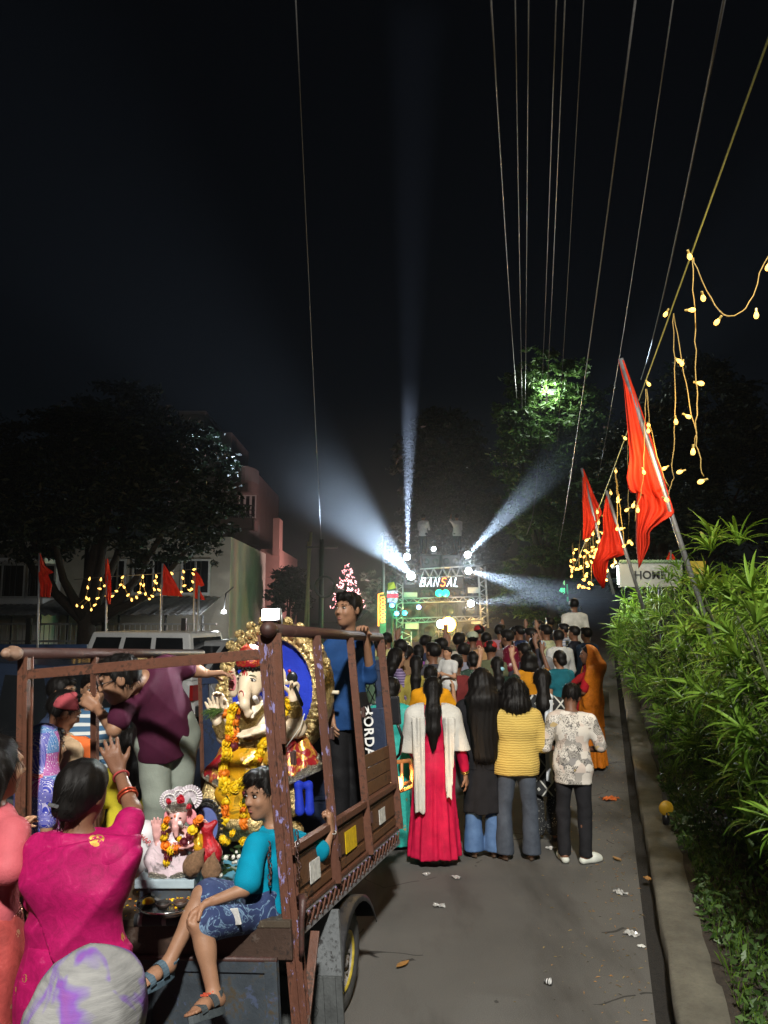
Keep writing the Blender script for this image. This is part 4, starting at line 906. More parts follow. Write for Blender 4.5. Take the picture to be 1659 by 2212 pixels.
def m_print():
    m, nt, b = new_mat('patchwork_printed_cotton'); vec = coords(nt); v = N(nt, 'ShaderNodeTexVoronoi', distance='CHEBYCHEV'); v.inputs['Scale'].default_value = 15; nt.links.new(vec, v.inputs['Vector'])
    r = sep(nt, v.outputs['Color'])
    c = ramp(nt, r[0], [(0, (.55, .51, .45)), (.34, (.60, .56, .50)), (.36, (.30, .28, .25)), (.52, (.50, .42, .36)), (.66, (.62, .58, .52)), (.80, (.22, .21, .20)), (.84, (.46, .34, .16)), (.88, (.58, .54, .48))], 'CONSTANT')
    g = noise(nt, vec, 42, 2, .5, 1.5); k = math_n(nt, 'MULTIPLY', math_n(nt, 'LESS_THAN', math_n(nt, 'ABSOLUTE', math_n(nt, 'SUBTRACT', g, .5)), .028), math_n(nt, 'GREATER_THAN', r[1], .45))
    ck = N(nt, 'ShaderNodeTexChecker'); ck.inputs['Scale'].default_value = 110; nt.links.new(vec, ck.inputs[0]); k2 = math_n(nt, 'MULTIPLY', ck.outputs[1], math_n(nt, 'GREATER_THAN', r[2], .86))
    c = mix(nt, math_n(nt, 'MAXIMUM', k, k2), c, (.015, .014, .014)); nt.links.new(c, b.inputs['Base Color']); b.inputs['Roughness'].default_value = .85; add_bump(nt, b, noise(nt, vec, 130, 2), .2, .004); return m
def m_stripe(name, c1, c2, freq, axis=2, w=.5, warp=0):
    m, nt, b = new_mat(name); vec = coords(nt); s = sep(nt, vec)[axis]
    if warp: s = math_n(nt, 'ADD', s, math_n(nt, 'MULTIPLY', noise(nt, vec, 6, 2), warp))
    f = math_n(nt, 'FRACT', math_n(nt, 'MULTIPLY', s, freq)); k = math_n(nt, 'LESS_THAN', f, w); nt.links.new(mix(nt, k, c1, c2), b.inputs['Base Color']); b.inputs['Roughness'].default_value = .85; return m
def m_spot(name, c1, c2, sc=30, th=.25, rough=.8):
    m, nt, b = new_mat(name); v = N(nt, 'ShaderNodeTexVoronoi'); v.inputs['Scale'].default_value = sc; nt.links.new(coords(nt), v.inputs['Vector'])
    k = math_n(nt, 'LESS_THAN', v.outputs['Distance'], th); nt.links.new(mix(nt, k, c1, c2), b.inputs['Base Color']); b.inputs['Roughness'].default_value = rough; return m
def m_denim(name, c1, c2, marble=False):
    m, nt, b = new_mat(name); vec = coords(nt); f = noise(nt, vec, 8, 6, .7); c = ramp(nt, f, [(.3, c1), (.72, c2)])
    if marble:
        g = noise(nt, vec, 11, 4, .6, 1.2); e = math_n(nt, 'ABSOLUTE', math_n(nt, 'SUBTRACT', g, .5)); x, y, z = sep(nt, vec)
        c = mix(nt, ramp(nt, e, [(.0, (.7, .7, .7)), (.010, (.35, .35, .35)), (.028, (0, 0, 0))]), c, (.22, .36, .50))
    nt.links.new(c, b.inputs['Base Color']); b.inputs['Roughness'].default_value = .85; add_bump(nt, b, noise(nt, coords(nt, (1, 1, 3)), 160, 2), .3, .004); return m
def at_head(px, ytop, h):
    lo, hi = 2.5, 90.
    for _ in range(50):
        md = (lo + hi) / 2; x = P(px, ytop, md)[0]; y = PR((x, md, h + rise(md, x)))[1]
        if y > ytop: lo = md
        else: hi = md
    p = P(px, ytop, lo); return V(p[0], lo, rise(lo, p[0]))
def gh(px, yfeet, yhead):
    b = G(px, yfeet); return b, P(px, yhead, b[1])[2] - b[2]
BANGLE = M('gold_bangle', (.6, .36, .09), .3, .9, .1, 20, 0)
def bangles(J, S, root, base, mat=None, n=2, at=.12, r=.034):
    w, e = J['wr' + S], J['el' + S]; d = unit(e - w)
    for i in range(n):
        c = w + d * (at * .25 + i * .016) - np.array(base); a = unit(np.cross(d, (0.3, 1, .2))); b = np.cross(d, a)
        MB().tube([c + (a * math.cos(q) + b * math.sin(q)) * r for q in np.linspace(0, 2 * math.pi, 15)], .005, 6).build('bangle', mat or BANGLE, root, True)
SAND = M('brown_sandal', (.07, .045, .03), .6, 0, .3, 30)
# ---- the row of five seen from behind
# woman in red dress with white dupatta
b, h = gh(938, 1868, 1466); J = stand(h, b, .05, armL=((.03, .02, -.17), (-.02, .10, -.25)), armR=((.045, -.01, -.175), (.07, .03, -.33)))
t = thing('person', 'woman with long ponytail in red dress and white shawl, seen from behind', 'person', b, group='row of people watching from behind')
body(J, t, b, SKIN, .010, 1.0); hair(J, t, b, 'pony', .008, length=.34)
RED = cloth('crimson_dress_cloth', (.42, .008, .045), .6, .25, .2, 60)
shirt(J, t, b, RED, 1.75, .010, .016, 1.0, .12, sl_r=.022, wr=.007, seed=1)
skirt(J, t, b, RED, None, .075, .155, .245, .75, 13, .013, .012, 2.)
f = J['fwd']; r = V(f[1], -f[0], 0); F = Field(.010); torso(F, J, .030, 1.02, .06)
for S in 'LR': F.cone(J['sh' + S], J['sh' + S] + (J['el' + S] - J['sh' + S]) * 1.1, .062, .074, .05)
bz = b
def reg(X, Y, Z):
    u = (X - b[0]) * r[0] + (Y - b[1]) * r[1]; v = (X - b[0]) * f[0] + (Y - b[1]) * f[1]
    lowz = h * .60 + .10 * (np.abs(u) < .12) * 0 + np.where(u > 0, .02, -.01)
    gap = np.where(u > 0, .070 + .12 * np.clip((h * .83 - Z), 0, 1), .075)
    return np.maximum(np.maximum(gap - np.abs(u), lowz - Z - .25 * np.clip(.2 - np.abs(u), 0, .2)), Z - h * .865).astype(np.float32)
F.shell(.0, .007, reg)
def panel_fn(u0t, u1t, u0b, u1b, z1, z0, sd):
    def fn(X, Y, Z):
        u = (X - b[0]) * r[0] + (Y - b[1]) * r[1]; v = (X - b[0]) * f[0] + (Y - b[1]) * f[1]
        tt = np.clip((z1 - Z) / (z1 - z0), 0, 1); a = u0t + (u0b - u0t) * tt; c = u1t + (u1b - u1t) * tt
        vb = -.150 - .045 * tt + .013 * np.sin(70 * u + sd + 2 * tt) + .007 * np.sin(140 * u + sd * 2 + 7 * Z)
        return np.maximum(np.maximum(np.abs(v - vb) * .6 - .006, np.maximum(a - u, u - c) ), np.maximum(Z - z1, z0 + .012 * np.sin(u * 90 + sd) - Z)).astype(np.float32)
    return fn
e = .35
F.fn(b + V(-e, -e, .2 * h), b + V(e, e, h), panel_fn(-.19, -.072, -.165, -.075, h * .80, h * .30, 1.), .02)
F.fn(b + V(-e, -e, .2 * h), b + V(e, e, h), panel_fn(.085, .20, .105, .155, h * .80, h * .375, 2.7), .02)
F.build('dupatta', cloth('white_crinkled_cotton', (.50, .485, .44), .9, .12, .5, 60), t, b)
bangles(J, 'R', t, b, BANGLE, 3); 
for S in 'LR': slipper(J, t, b, S, SAND, None, .02, 'flip')
# woman in black kurta and blue jeans
b, h = gh(1046, 1852, 1447); J = stand(h, b, -.03, armL=((.035, .03, -.17), (-.01, .12, -.27)), armR=((.035, .04, -.17), (-.01, .13, -.25)))
t = thing('person', 'woman with very long black hair in black kurta over pale blue jeans', 'person', b, group='row of people watching from behind')
body(J, t, b, SKIN, .011); hair(J, t, b, 'long', .010, length=.50, amp=.003)
BLK = cloth('black_kurta_cloth', (.012, .012, .014), .85, .3, .2, 60)
shirt(J, t, b, BLK, 1.7, .011, .018, 1., .12, seed=3); skirt(J, t, b, BLK, None, .24 * h, .155, .19, .72, 7, .006, .013, 1.)
trousers(J, t, b, m_denim('blue_denim', (.035, .085, .20), (.08, .16, .32)), 1., .012, .014, .030, seed=2, name='jeans')
for S in 'LR': slipper(J, t, b, S, SAND, None, .02, 'flip')
# girl in yellow sweater and dark jeans
b, h = gh(1120, 1858, 1472); J = stand(h, b, .02, armL=((.055, .02, -.165), (-.035, .14, -.20)), armR=((.055, .02, -.165), (-.035, .14, -.20)), head=(0, -.15, 0), stance=.075)
t = thing('person', 'girl with bushy bobbed hair in yellow ribbed sweater and dark flared jeans', 'person', b, group='row of people watching from behind')
body(J, t, b, SKIN, .011); hair(J, t, b, 'bob', .009, amp=.005, vol=1.12)
shirt(J, t, b, m_rib(), .98, .010, .030, 1.06, .10, sl_r=.040, wr=.008, seed=5, name='sweater')
trousers(J, t, b, m_denim('dark_grey_denim', (.022, .030, .045), (.055, .07, .095)), 1., .011, .014, .028, seed=4, name='jeans')
for S in 'LR': slipper(J, t, b, S, SAND, None, .02, 'flip')
# woman in black and white diamond print
b, h = gh(1180, 1815, 1448); J = stand(h, b, .1, armR=((.05, .05, -.16), (.0, .16, -.18)))
t = thing('person', 'woman with ponytail in black and white diamond print kurta with pale scarf', 'person', b, group='row of people watching from behind')
body(J, t, b, SKIN, .012); hair(J, t, b, 'pony', .010, length=.14, amp=.003)
DM = m_diamond(); shirt(J, t, b, DM, 1.2, .012, .014, .96, .12, seed=6); skirt(J, t, b, DM, None, .27 * h, .145, .185, .72, 6, .006, .014)
trousers(J, t, b, m_spot('black_white_dotted_cotton', (.012, .013, .014), (.35, .35, .33), 55, .22), .97, .013, .018, .02)
F = Field(.010); f = J['fwd']; r = V(f[1], -f[0], 0)
F.fn(b + V(-e, -e, .3 * h), b + V(e, e, h), panel_fn(.0, .085, -.005, .065, h * .835, h * .36, .6), .02); F.cone(J['nek'] + r * .05 - f * .06, J['nek'] + r * .09 + f * .10 - Z3 * .08, .035, .03, .03, r, .7)
F.build('scarf', cloth('pale_blue_white_gauze', (.55, .58, .60), .9, .12, .4, 60), t, b)
for S in 'LR': slipper(J, t, b, S, SAND, None, .02, 'flip')
# boy in printed shirt, white clogs
b, h = gh(1243, 1864, 1480); J = stand(h, b, .22, armL=((.05, .01, -.17), (-.05, .13, -.18)), armR=((.06, .02, -.16), (-.04, .14, -.19)), head=(.25, -.45, .1), lean=.02, stance=.06)
J['toR'] = J['anR'] + V(.10, .05, -.045); J['hed'] = J['hed'] + J['fwd'] * .035 - Z3 * .01
t = thing('person', 'boy in grey patchwork printed shirt, black trousers and white clogs, head bowed', 'person', b, group='row of people watching from behind')
body(J, t, b, SKIN2, .010, .95); hair(J, t, b, 'short', .008, amp=.004)
shirt(J, t, b, m_print(), .92, .010, .018, .98, .16, sl_r=.022, wr=.009, seed=7)
trousers(J, t, b, cloth('black_jeans', (.014, .014, .016), .8, .3), .99, .011, .010, .004, seed=8)
for S in 'LR': clog(J, t, b, S, M('off_white_rubber', (.52, .54, .48), .6, 0, .12, 20))
# ------------------------------------------------------------------ people on and around the truck
def J_from(h, pts, hf, hu, fwd, d0):
    J = dict(h=h, hf=unit(hf), hu=unit(hu), fwd=unit(fwd))
    for k, v in pts.items(): J[k] = P(*v)
    return J
def m_bandhani():
    m, nt, b = new_mat('bandhani_print'); vec = coords(nt); br = N(nt, 'ShaderNodeTexVoronoi', distance='CHEBYCHEV'); br.inputs['Scale'].default_value = 9; br.inputs['Randomness'].default_value = .15; nt.links.new(vec, br.inputs['Vector'])
    c = ramp(nt, sep(nt, br.outputs['Color'])[0], [(0, (.02, .03, .30)), (.35, (.30, .02, .22)), (.6, (.45, .03, .03)), (.8, (.02, .16, .38))], 'CONSTANT')
    w = math_n(nt, 'GREATER_THAN', math_n(nt, 'SINE', math_n(nt, 'MULTIPLY', br.outputs['Distance'], 110)), .55); c = mix(nt, math_n(nt, 'MULTIPLY', w, .6), c, (.55, .50, .60))
    v = N(nt, 'ShaderNodeTexVoronoi'); v.inputs['Scale'].default_value = 70; nt.links.new(vec, v.inputs['Vector']); c = mix(nt, math_n(nt, 'LESS_THAN', v.outputs['Distance'], .22), c, (.6, .6, .62))
    nt.links.new(c, b.inputs['Base Color']); b.inputs['Roughness'].default_value = .5; return m
def m_saree(name, col, gold=(.55, .33, .08), sc=7, th=.10, rough=.5):
    m, nt, b = new_mat(name); vec = coords(nt); f = noise(nt, vec, 16, 5, .7, 1.5)
    c = ramp(nt, f, [(.35, tuple(x * .78 for x in col)), (.62, tuple(min(1, x * 1.15) for x in col)), (.72, tuple(min(1, x * 1.2 + .03) for x in col))])
    v = N(nt, 'ShaderNodeTexVoronoi'); v.inputs['Scale'].default_value = sc; nt.links.new(vec, v.inputs['Vector']); g = math_n(nt, 'MULTIPLY', math_n(nt, 'LESS_THAN', v.outputs['Distance'], th), math_n(nt, 'GREATER_THAN', noise(nt, vec, 60, 2), .5))
    nt.links.new(mix(nt, g, c, gold), b.inputs['Base Color']); nt.links.new(math_n(nt, 'MULTIPLY', g, .8), b.inputs['Metallic'])
    b.inputs['Roughness'].default_value = rough + .15; b.inputs['Specular IOR Level'].default_value = .2; add_bump(nt, b, noise(nt, vec, 120, 2), .25, .004); return m
# --- boy in teal shirt on the tailboard
J = J_from(1.40, dict(pel=(572, 1962, 3.95), wai=(572, 1915, 3.95), che=(590, 1856, 3.95), nek=(598, 1790, 3.95), hed=(569, 1716, 3.93),
    shL=(556, 1823, 3.80), elL=(528, 1921, 3.70), wrL=(446, 1952, 3.62), shR=(634, 1818, 4.10), elR=(700, 1842, 4.22), wrR=(714, 1792, 4.30),
    hipL=(548, 1968, 3.86), knL=(432, 1998, 3.60), anL=(464, 2156, 3.52), toL=(422, 2184, 3.42), hipR=(562, 1955, 4.02), knR=(436, 1934, 3.80), anR=(362, 2084, 3.66), toR=(315, 2118, 3.56)),
    (-.66, -.75, -.06), (-.08, 0, 1), (-.9, -.4, 0), 0); J['hs'] = 1.1
b = P(572, 1985, 3.95)
t = thing('person', 'boy in plain teal T-shirt and marbled denim shorts sitting on the truck tailboard', 'person', b)
body(J, t, b, SKIN, .0065, .92, True, handL=(P(418, 1972, 3.60) - P(446, 1952, 3.62), V(.2, -.3, -1), .75), handR=(V(-.05, .05, 1), V(-1, .2, .1), 1.25))
hair(J, t, b, 'short', .0065, amp=.004, vol=1.07); face_parts(J, 1.40 / 1.7 * HS * 1.1, t, b)
shirt(J, t, b, cloth('teal_jersey', (.0, .20, .31), .85, .12, .2, 200), .82, .0075, .016, .94, .10, sl_r=.03, wr=.009, seed=2.2, name='t_shirt')
so = trousers(J, t, b, m_denim('marbled_dark_denim', (.008, .016, .06), (.02, .04, .12), True), .44, .008, .018, 0, .98, .006, 1.1, 'shorts', knee=.022)
pq = P(507, 1980, 3.655) - b; MB().box((-.026, -.004, -.036), (.026, .004, .036)).build('shorts_label', STW, so, False, .002, loc=tuple(pq)).rotation_euler = (rad(10), rad(-12), rad(-25))
SNDL = M('slate_blue_sandal', (.06, .10, .13), .7, 0, .25, 30); SNDR = M('dark_grey_sandal', (.035, .045, .05), .7, 0, .25, 30); ORG = M('orange_sandal_trim', (.62, .10, .05), .6, 0, .1, 30)
for S, mt in (('L', SNDR), ('R', SNDL)):
    o = slipper(J, t, b, S, mt, mt, .030); an, to, kn = J['an' + S] - b, J['to' + S] - b, J['kn' + S] - b
    ft = unit(to - an); sd = unit(np.cross(ft, an - kn)); up = unit(an - kn) * -1; s = 1.40 / 1.7
    def band(c, w, rr, hh):
        pts = [c + (sd * math.cos(q) * rr + np.cross(sd, ft) * math.sin(q) * hh) for q in np.linspace(-.25, math.pi + .25, 12)]
        pts2 = [c + (sd * math.cos(q) * rr - np.cross(sd, ft) * math.sin(q) * hh) for q in np.linspace(-.25, math.pi + .25, 12)]
        return pts if (pts[6] - c) @ up > 0 else pts2
    for fr, rr, hh in ((.25, .046, .052), (.85, .046, .038)):
        c = an + (to - an) * fr - up * .012; m = MB()
        pp = band(c, .03, rr * s, hh * s)
        for i in range(len(pp) - 1): m.bar(pp[i], pp[i + 1], .030, .004, up=np.cross(ft, pp[i + 1] - pp[i]))
        m.build('strap', mt, o, False)
    m = MB(); c = an - up * .012
    pts = [c + (-ft * math.cos(q) * .048 * s + sd * math.sin(q) * .042 * s) + up * .02 for q in np.linspace(-1.6, 1.6, 10)]
    for i in range(9): m.bar(pts[i], pts[i + 1], .026, .004, up=np.cross(up, pts[i + 1] - pts[i]))
    m.build('heel_strap', mt, o)
    if S == 'L':
        for k in range(3): MB().bar(an + ft * (.02 + .02 * k) * s - sd * .03 * s + up * .035, an + ft * (.03 + .02 * k) * s + sd * .03 * s + up * .03, .006, .006).build('trim', ORG, o)
w = J['wrR'] - b; MB().tube([w + V(.03 * math.cos(q), .03 * math.sin(q), -.015 + .004 * math.sin(3 * q)) for q in np.linspace(0, 6.283, 14)], .003, 5).build('wrist_thread', M('silver_thread', (.6, .6, .58), .4, .5), t, True)
# --- man in maroon shirt leaning out of the bed
J = J_from(1.74, dict(pel=(360, 1590, 4.75), wai=(357, 1545, 4.72), che=(328, 1492, 4.66), nek=(304, 1466, 4.56), hed=(258, 1468, 4.40),
    shR=(272, 1522, 4.46), elR=(246, 1576, 4.40), wrR=(210, 1530, 4.68), shL=(362, 1442, 4.75), elL=(424, 1449, 4.84), wrL=(449, 1456, 4.86),
    hipL=(385, 1605, 4.80), knL=(388, 1725, 4.80), anL=(385, 1858, 4.85), toL=(375, 1876, 4.70), hipR=(335, 1605, 4.70), knR=(338, 1725, 4.66), anR=(340, 1866, 4.72), toR=(325, 1885, 4.58)),
    (-.90, -.30, -.32), (-.25, -.1, 1), (-.55, -.80, 0), 0)
b = P(362, 1866, 4.78)
t = thing('person', 'man with glasses in plain maroon T-shirt and khaki trousers leaning across the truck bed', 'person', b)
body(J, t, b, SKIN, .0075, 1.06, True, handR=(V(-.6, .05, .4), V(-.5, .8, .2), .9), handL=(V(1, .1, .05), V(0, -.2, -1), .4))
hair(J, t, b, 'short', .007, amp=.005); face_parts(J, 1.74 / 1.7 * HS, t, b)
shirt(J, t, b, cloth('maroon_jersey', (.050, .008, .024), .8, .15, .15, 160), .58, .008, .020, 1.07, .10, sl_r=.022, wr=.010, seed=4.2, name='t_shirt')
trousers(J, t, b, cloth('grey_green_chino', (.20, .225, .19), .85, .12, .2, 120), 1., .010, .018, .012, 1.10, .008, 3.3)
c = J['hed'] - b; r, f, u = frame(J['hf'], J['hu']); sg = 1.74 / 1.7 * HS; gm_ = MB()
for g in (-1, 1): gm_.tube([c + (f * .105 + r * (g * .034 + .026 * math.cos(q)) + u * (.008 + .018 * math.sin(q))) * sg for q in np.linspace(0, 6.283, 15)], .0025, 5); gm_.tube([c + (f * .100 + r * g * .06 + u * .012) * sg, c + (r * g * .079 - f * .005 + u * .012) * sg], .0025, 5)
gm_.build('glasses', M('black_plastic', (.012, .012, .013), .3, 0, .1, 9, 0), t, True)
for S in 'LR': slipper(J, t, b, S, SAND, None, .02, 'flip')
# --- boy in navy polo standing at the front of the bed
J = J_from(1.62, dict(pel=(748, 1538, 5.50), wai=(745, 1490, 5.50), che=(744, 1425, 5.50), nek=(750, 1378, 5.50), hed=(752, 1318, 5.46),
    shL=(790, 1398, 5.60), elL=(800, 1462, 5.52), wrL=(791, 1376, 5.36), shR=(712, 1403, 5.42), elR=(708, 1480, 5.45), wrR=(716, 1545, 5.35),
    hipL=(768, 1548, 5.52), knL=(772, 1670, 5.50), anL=(775, 1782, 5.50), toL=(768, 1800, 5.36), hipR=(730, 1548, 5.48), knR=(732, 1672, 5.45), anR=(735, 1786, 5.46), toR=(722, 1802, 5.32)),
    (-.62, -.78, .06), (0, 0, 1), (-.35, -.93, 0), 0)
b = P(752, 1796, 5.5)
t = thing('person', 'boy in navy blue polo shirt and black track pants standing behind the truck rail', 'person', b)
body(J, t, b, SKIN, .0075, .95, True, handL=(P(781, 1344, 5.28) - P(791, 1376, 5.36), V(-.3, -.9, -.1), .9))
hair(J, t, b, 'short', .007, amp=.004); face_parts(J, 1.62 / 1.7 * HS, t, b)
NAVY = cloth('navy_pique', (.010, .040, .125), .8, .14, .2, 160)
po = shirt(J, t, b, NAVY, 1.25, .009, .016, .96, .12, sl_r=.022, wr=.009, seed=6.1, name='polo_shirt')
F = Field(.007); nk = J['nek']
for q in np.linspace(.3, 2 * math.pi - .3, 14):
    a = V(math.sin(q + 3.6) * .062, math.cos(q + 3.6) * .062, .012); F.cone(nk + a, nk + a * 1.35 - Z3 * .045, .010, .010, .02)
F.build('collar', NAVY, po, b)
tp = trousers(J, t, b, cloth('black_track_cloth', (.007, .007, .008), .7, .3), 1., .010, .014, .010, 1., .005, 2.)
lt = link('trouser_lettering', text_mesh('JORDAN', .088, 'trouser_lettering', .003, 0, 1.15, .002), M('white_print', (.62, .62, .60), .7, 0, .05, 30), tp); q = P(797, 1598, 5.40) - b
lt.location = tuple(q); lt.rotation_euler = (rad(90), rad(87), rad(8))
lg = MB(); pts = [(-.02, 0, .03), (-.004, 0, .012), (0, 0, .035), (.006, 0, .012), (.008, 0, -.005), (.026, 0, -.03), (.004, 0, -.012), (-.02, 0, -.034), (-.006, 0, -.004)]
lg.add([(x * 1.1, 0, z * 1.1) for x, y, z in pts] + [(x * 1.1, .003, z * 1.1) for x, y, z in pts], [tuple(range(9)), tuple(range(17, 8, -1))] + [(i, (i + 1) % 9, (i + 1) % 9 + 9, i + 9) for i in range(9)])
lg.build('trouser_emblem', MATS['white_print'], tp, loc=tuple(P(795, 1536, 5.36) - b))
for S in 'LR': slipper(J, t, b, S, SAND, None, .02, 'flip')
# --- woman in pink saree, back to the viewer
h = P(170, 1656, 3.1)[2]; b = V(P(176, 1656, 3.1)[0], 3.1, 0)
J = stand(h, b, .12, armL=((.04, .06, -.165), (.0, .18, -.22)), head=(.25, -.05, .08)); J['shL'] = J['shL'] + V(.03, 0, 0); J['elL'] = J['elL'] + V(.03, 0, 0); J['elR'] = P(287, 1752, 3.22); J['wrR'] = P(258, 1668, 3.36)
t = thing('person', 'woman in magenta pink saree raising her hand beside the tailboard', 'person', b)
body(J, t, b, SKIN2, .008, 1.0, False, handR=(P(238, 1618, 3.36) - P(258, 1668, 3.36), V(-.25, .95, .2), .22))
hair(J, t, b, 'bun', .0075, vol=1.08, amp=.003)
PINK = m_saree('magenta_saree', (.29, .0035, .072), sc=6, th=.17)
shirt(J, t, b, PINK, .75, .009, .014, 1.0, 0.02, seed=8.1, name='blouse')
skirt(J, t, b, PINK, None, .03, .17, .24, .80, 12, .012, .012, 4.)
f = J['fwd']; r = V(f[1], -f[0], 0); F = Field(.009); torso(F, J, .018, 1.02, .07); F.cone(J['pel'], J['pel'] - Z3 * .35, .13, .15, .06, r, .72)
for S in 'LR': F.cone(J['sh' + S], J['sh' + S] + (J['el' + S] - J['sh' + S]) * .55, .060, .062, .05)
def reg2(X, Y, Z, b=b, r=r, f=f, h=h):
    u = (X - b[0]) * r[0] + (Y - b[1]) * r[1]; v = (X - b[0]) * f[0] + (Y - b[1]) * f[1]
    lim = h * (.50 + .0 * u) - .75 * (u - .10)                      # lower edge runs down to the right
    return np.maximum(np.maximum(np.minimum(h * .30 - Z, 9) , np.where(u < .12, (h * .62 - .9 * (u + .22)) - Z, h * .30 - Z)), np.maximum(Z - h * .838, v - .10)).astype(np.float32)
F.disp(lambda X, Y, Z: (.014 * (np.abs(np.sin(15 * (Z * .9 - 1.5 * (((X - b[0]) * r[0] + .05)) ** 2 - .45 * (X - b[0])) + 1.2 * np.sin(6 * X + 3))) - .5) * np.exp(-((Z - h * .60) / .22) ** 2)).astype(np.float32))
F.plane(J['nek'] + V(0, 0, .0), unit(J['nek'] - J['che']) + f * .25, .01); F.plane(b + V(0, 0, h * .30), V(0, 0, -1), .01)
F.build('pallu', PINK, t, b)
F = Field(.009); torso(F, J, .034, 1.03, .07); F.cone(J['pel'], J['pel'] - Z3 * .35, .145, .165, .06, r, .72)
F.disp(lambda X, Y, Z: (.020 * (np.abs(np.sin(11 * (Z * .9 - 1.6 * (((X - b[0]) * r[0] - .06)) ** 2 - .7 * (X - b[0])) + .8 * np.sin(5 * X + 3))) - .5)).astype(np.float32))
F.plane(J['nek'] + f * .02 + V(.03, 0, -.035), unit(J['nek'] - J['che']) + f * .2 - r * .25, .01); F.plane(b - r * .16 - f * .1 + Z3 * h * .73, unit(-r * .80 - Z3 * .60), .006); F.plane(b + V(0, 0, h * .40), V(0, 0, -1), .01); po_ = F.build('pallu_fold', PINK, t, b)
gl = [b + r * u + f * -.165 + Z3 * z for u, z in ((-.245, h * .80), (-.22, h * .70), (-.16, h * .63), (-.09, h * .56), (-.02, h * .49))]
bangles(J, 'R', t, b, M('red_gold_bangle', (.35, .05, .02), .3, .5, .3, 60), 2, .5, .037); bangles(J, 'R', t, b, M('red_thread', (.3, .03, .03), .8), 1, .1, .031)
MB().box((-.02, -.004, -.006), (.02, .004, .006)).build('hair_clip', M('silver_clip', (.6, .62, .65), .25, .9, .1, 9, 0), t, False, .002, loc=tuple(J['hed'] - b - J['hf'] * .125 * 1.05 + V(-.02, 0, -.02))).rotation_euler = (.4, .3, .2)
# --- woman at the left edge holding the post
h = P(8, 1600, 3.25)[2]; b = V(P(-14, 1600, 3.25)[0], 3.25, 0)
J = stand(h, b, .55, head=(.2, .0, 0), armL=((.05, .03, -.165), (.03, .14, -.2))); J['elR'] = P(14, 1880, 3.05); J['wrR'] = P(32, 1818, 3.3)
t = thing('person', 'woman with loose black hair, pink blouse and peach red saree at the left edge', 'person', b)
body(J, t, b, SKIN3, .009, 1.0, True, handR=(P(52, 1775, 3.42) - P(32, 1818, 3.3), V(.3, .9, .2), .6)); hair(J, t, b, 'long', .009, length=.14, amp=.004)
o = shirt(J, t, b, cloth('pink_blouse', (.40, .085, .10), .6, .12, .2, 90), .95, .010, .012, 1., -.02, seed=1.3, name='blouse'); 
skirt(J, t, b, m_saree('peach_red_saree', (.30, .05, .045), (.6, .35, .2), 12, .2, .4), None, .03, .165, .22, .78, 10, .014, .013, 2.)
F = Field(.010); e_ = .4; f = J['fwd']; r = V(f[1], -f[0], 0)
F.cone(J['shL'] + Z3 * .06, J['che'] - f * .13 - r * .10, .045, .05, .03, r, .5); F.cone(J['che'] - f * .13 - r * .10, J['pel'] - f * .16 - r * .12 - Z3 * .15, .05, .045, .03, r, .45); F.disp(folds(.007, 12, 2, 3.))
F.build('pallu', m_saree('gold_mustard_weave', (.40, .25, .03), (.7, .5, .15), 30, .3, .35), t, b)
MB().ball(tuple(J['hed'] - b + np.cross(J['hf'], Z3) * .088 - Z3 * .045), (.012, .012, .016), 8, 6).build('earring', BANGLE, t, True)
# --- woman with white and blue scarf over her head, passing close to the camera
b = V(P(160, 2020, 1.42)[0], 1.42, 0); h = P(165, 2100, 1.42)[2]; J = stand(h, b, .25, head=(.1, -.25, .3))
t = thing('person', 'head covered by a white and blue patterned scarf at the bottom left corner', 'person', b); body(J, t, b, SKIN, .010)
def m_scarf():
    m, nt, b = new_mat('white_blue_scarf'); vec = coords(nt, (1, 1, 1), (0, rad(35), 0)); f = noise(nt, coords(nt), 9, 3, .5, .8); w = noise(nt, coords(nt, (3, 3, 22), (0, rad(25), 0)), 5, 5, .65)
    c = ramp(nt, w, [(.25, (.12, .12, .118)), (.5, (.17, .17, .165)), (.75, (.22, .22, .21))]); z = sep(nt, coords(nt))[2]
    lo = ramp(nt, f, [(.50, (0, 0, 0)), (.57, (.8, .8, .8))]); c = mix(nt, lo, c, ramp(nt, f, [(.4, (.03, .05, .40)), (.62, (.16, .03, .22))]))
    nt.links.new(c, b.inputs['Base Color']); b.inputs['Roughness'].default_value = .9; b.inputs['Specular IOR Level'].default_value = .1; add_bump(nt, b, w, .4, .006); return m
ZB = h + .035; F = Field(.006); c = J['hed']; f = J['hf']; F.ell(c + J['hu'] * .03 - f * .02, (.098, .11, .112), .03); F.cone(c - f * .05 - J['hu'] * .02, J['nek'] - J['fwd'] * .09, .075, .11, .04); torso(F, J, .03, 1.05, .06)
F.disp(folds(.011, 10, 4, 2.6)); F.disp(folds(.004, 26, 9, .7))
F.shell(0, .006, lambda X, Y, Z: np.maximum((X - c[0]) * f[0] + (Y - c[1]) * f[1] - .06, J['h'] * .5 - Z).astype(np.float32)); F.build('scarf', m_scarf(), t, b)
shirt(J, t, b, cloth('violet_cotton', (.10, .03, .2)), 1.4, .012); trousers(J, t, b, MATS['violet_cotton'], 1., .013)
for S in 'LR': slipper(J, t, b, S, SAND, None, .02, 'flip')
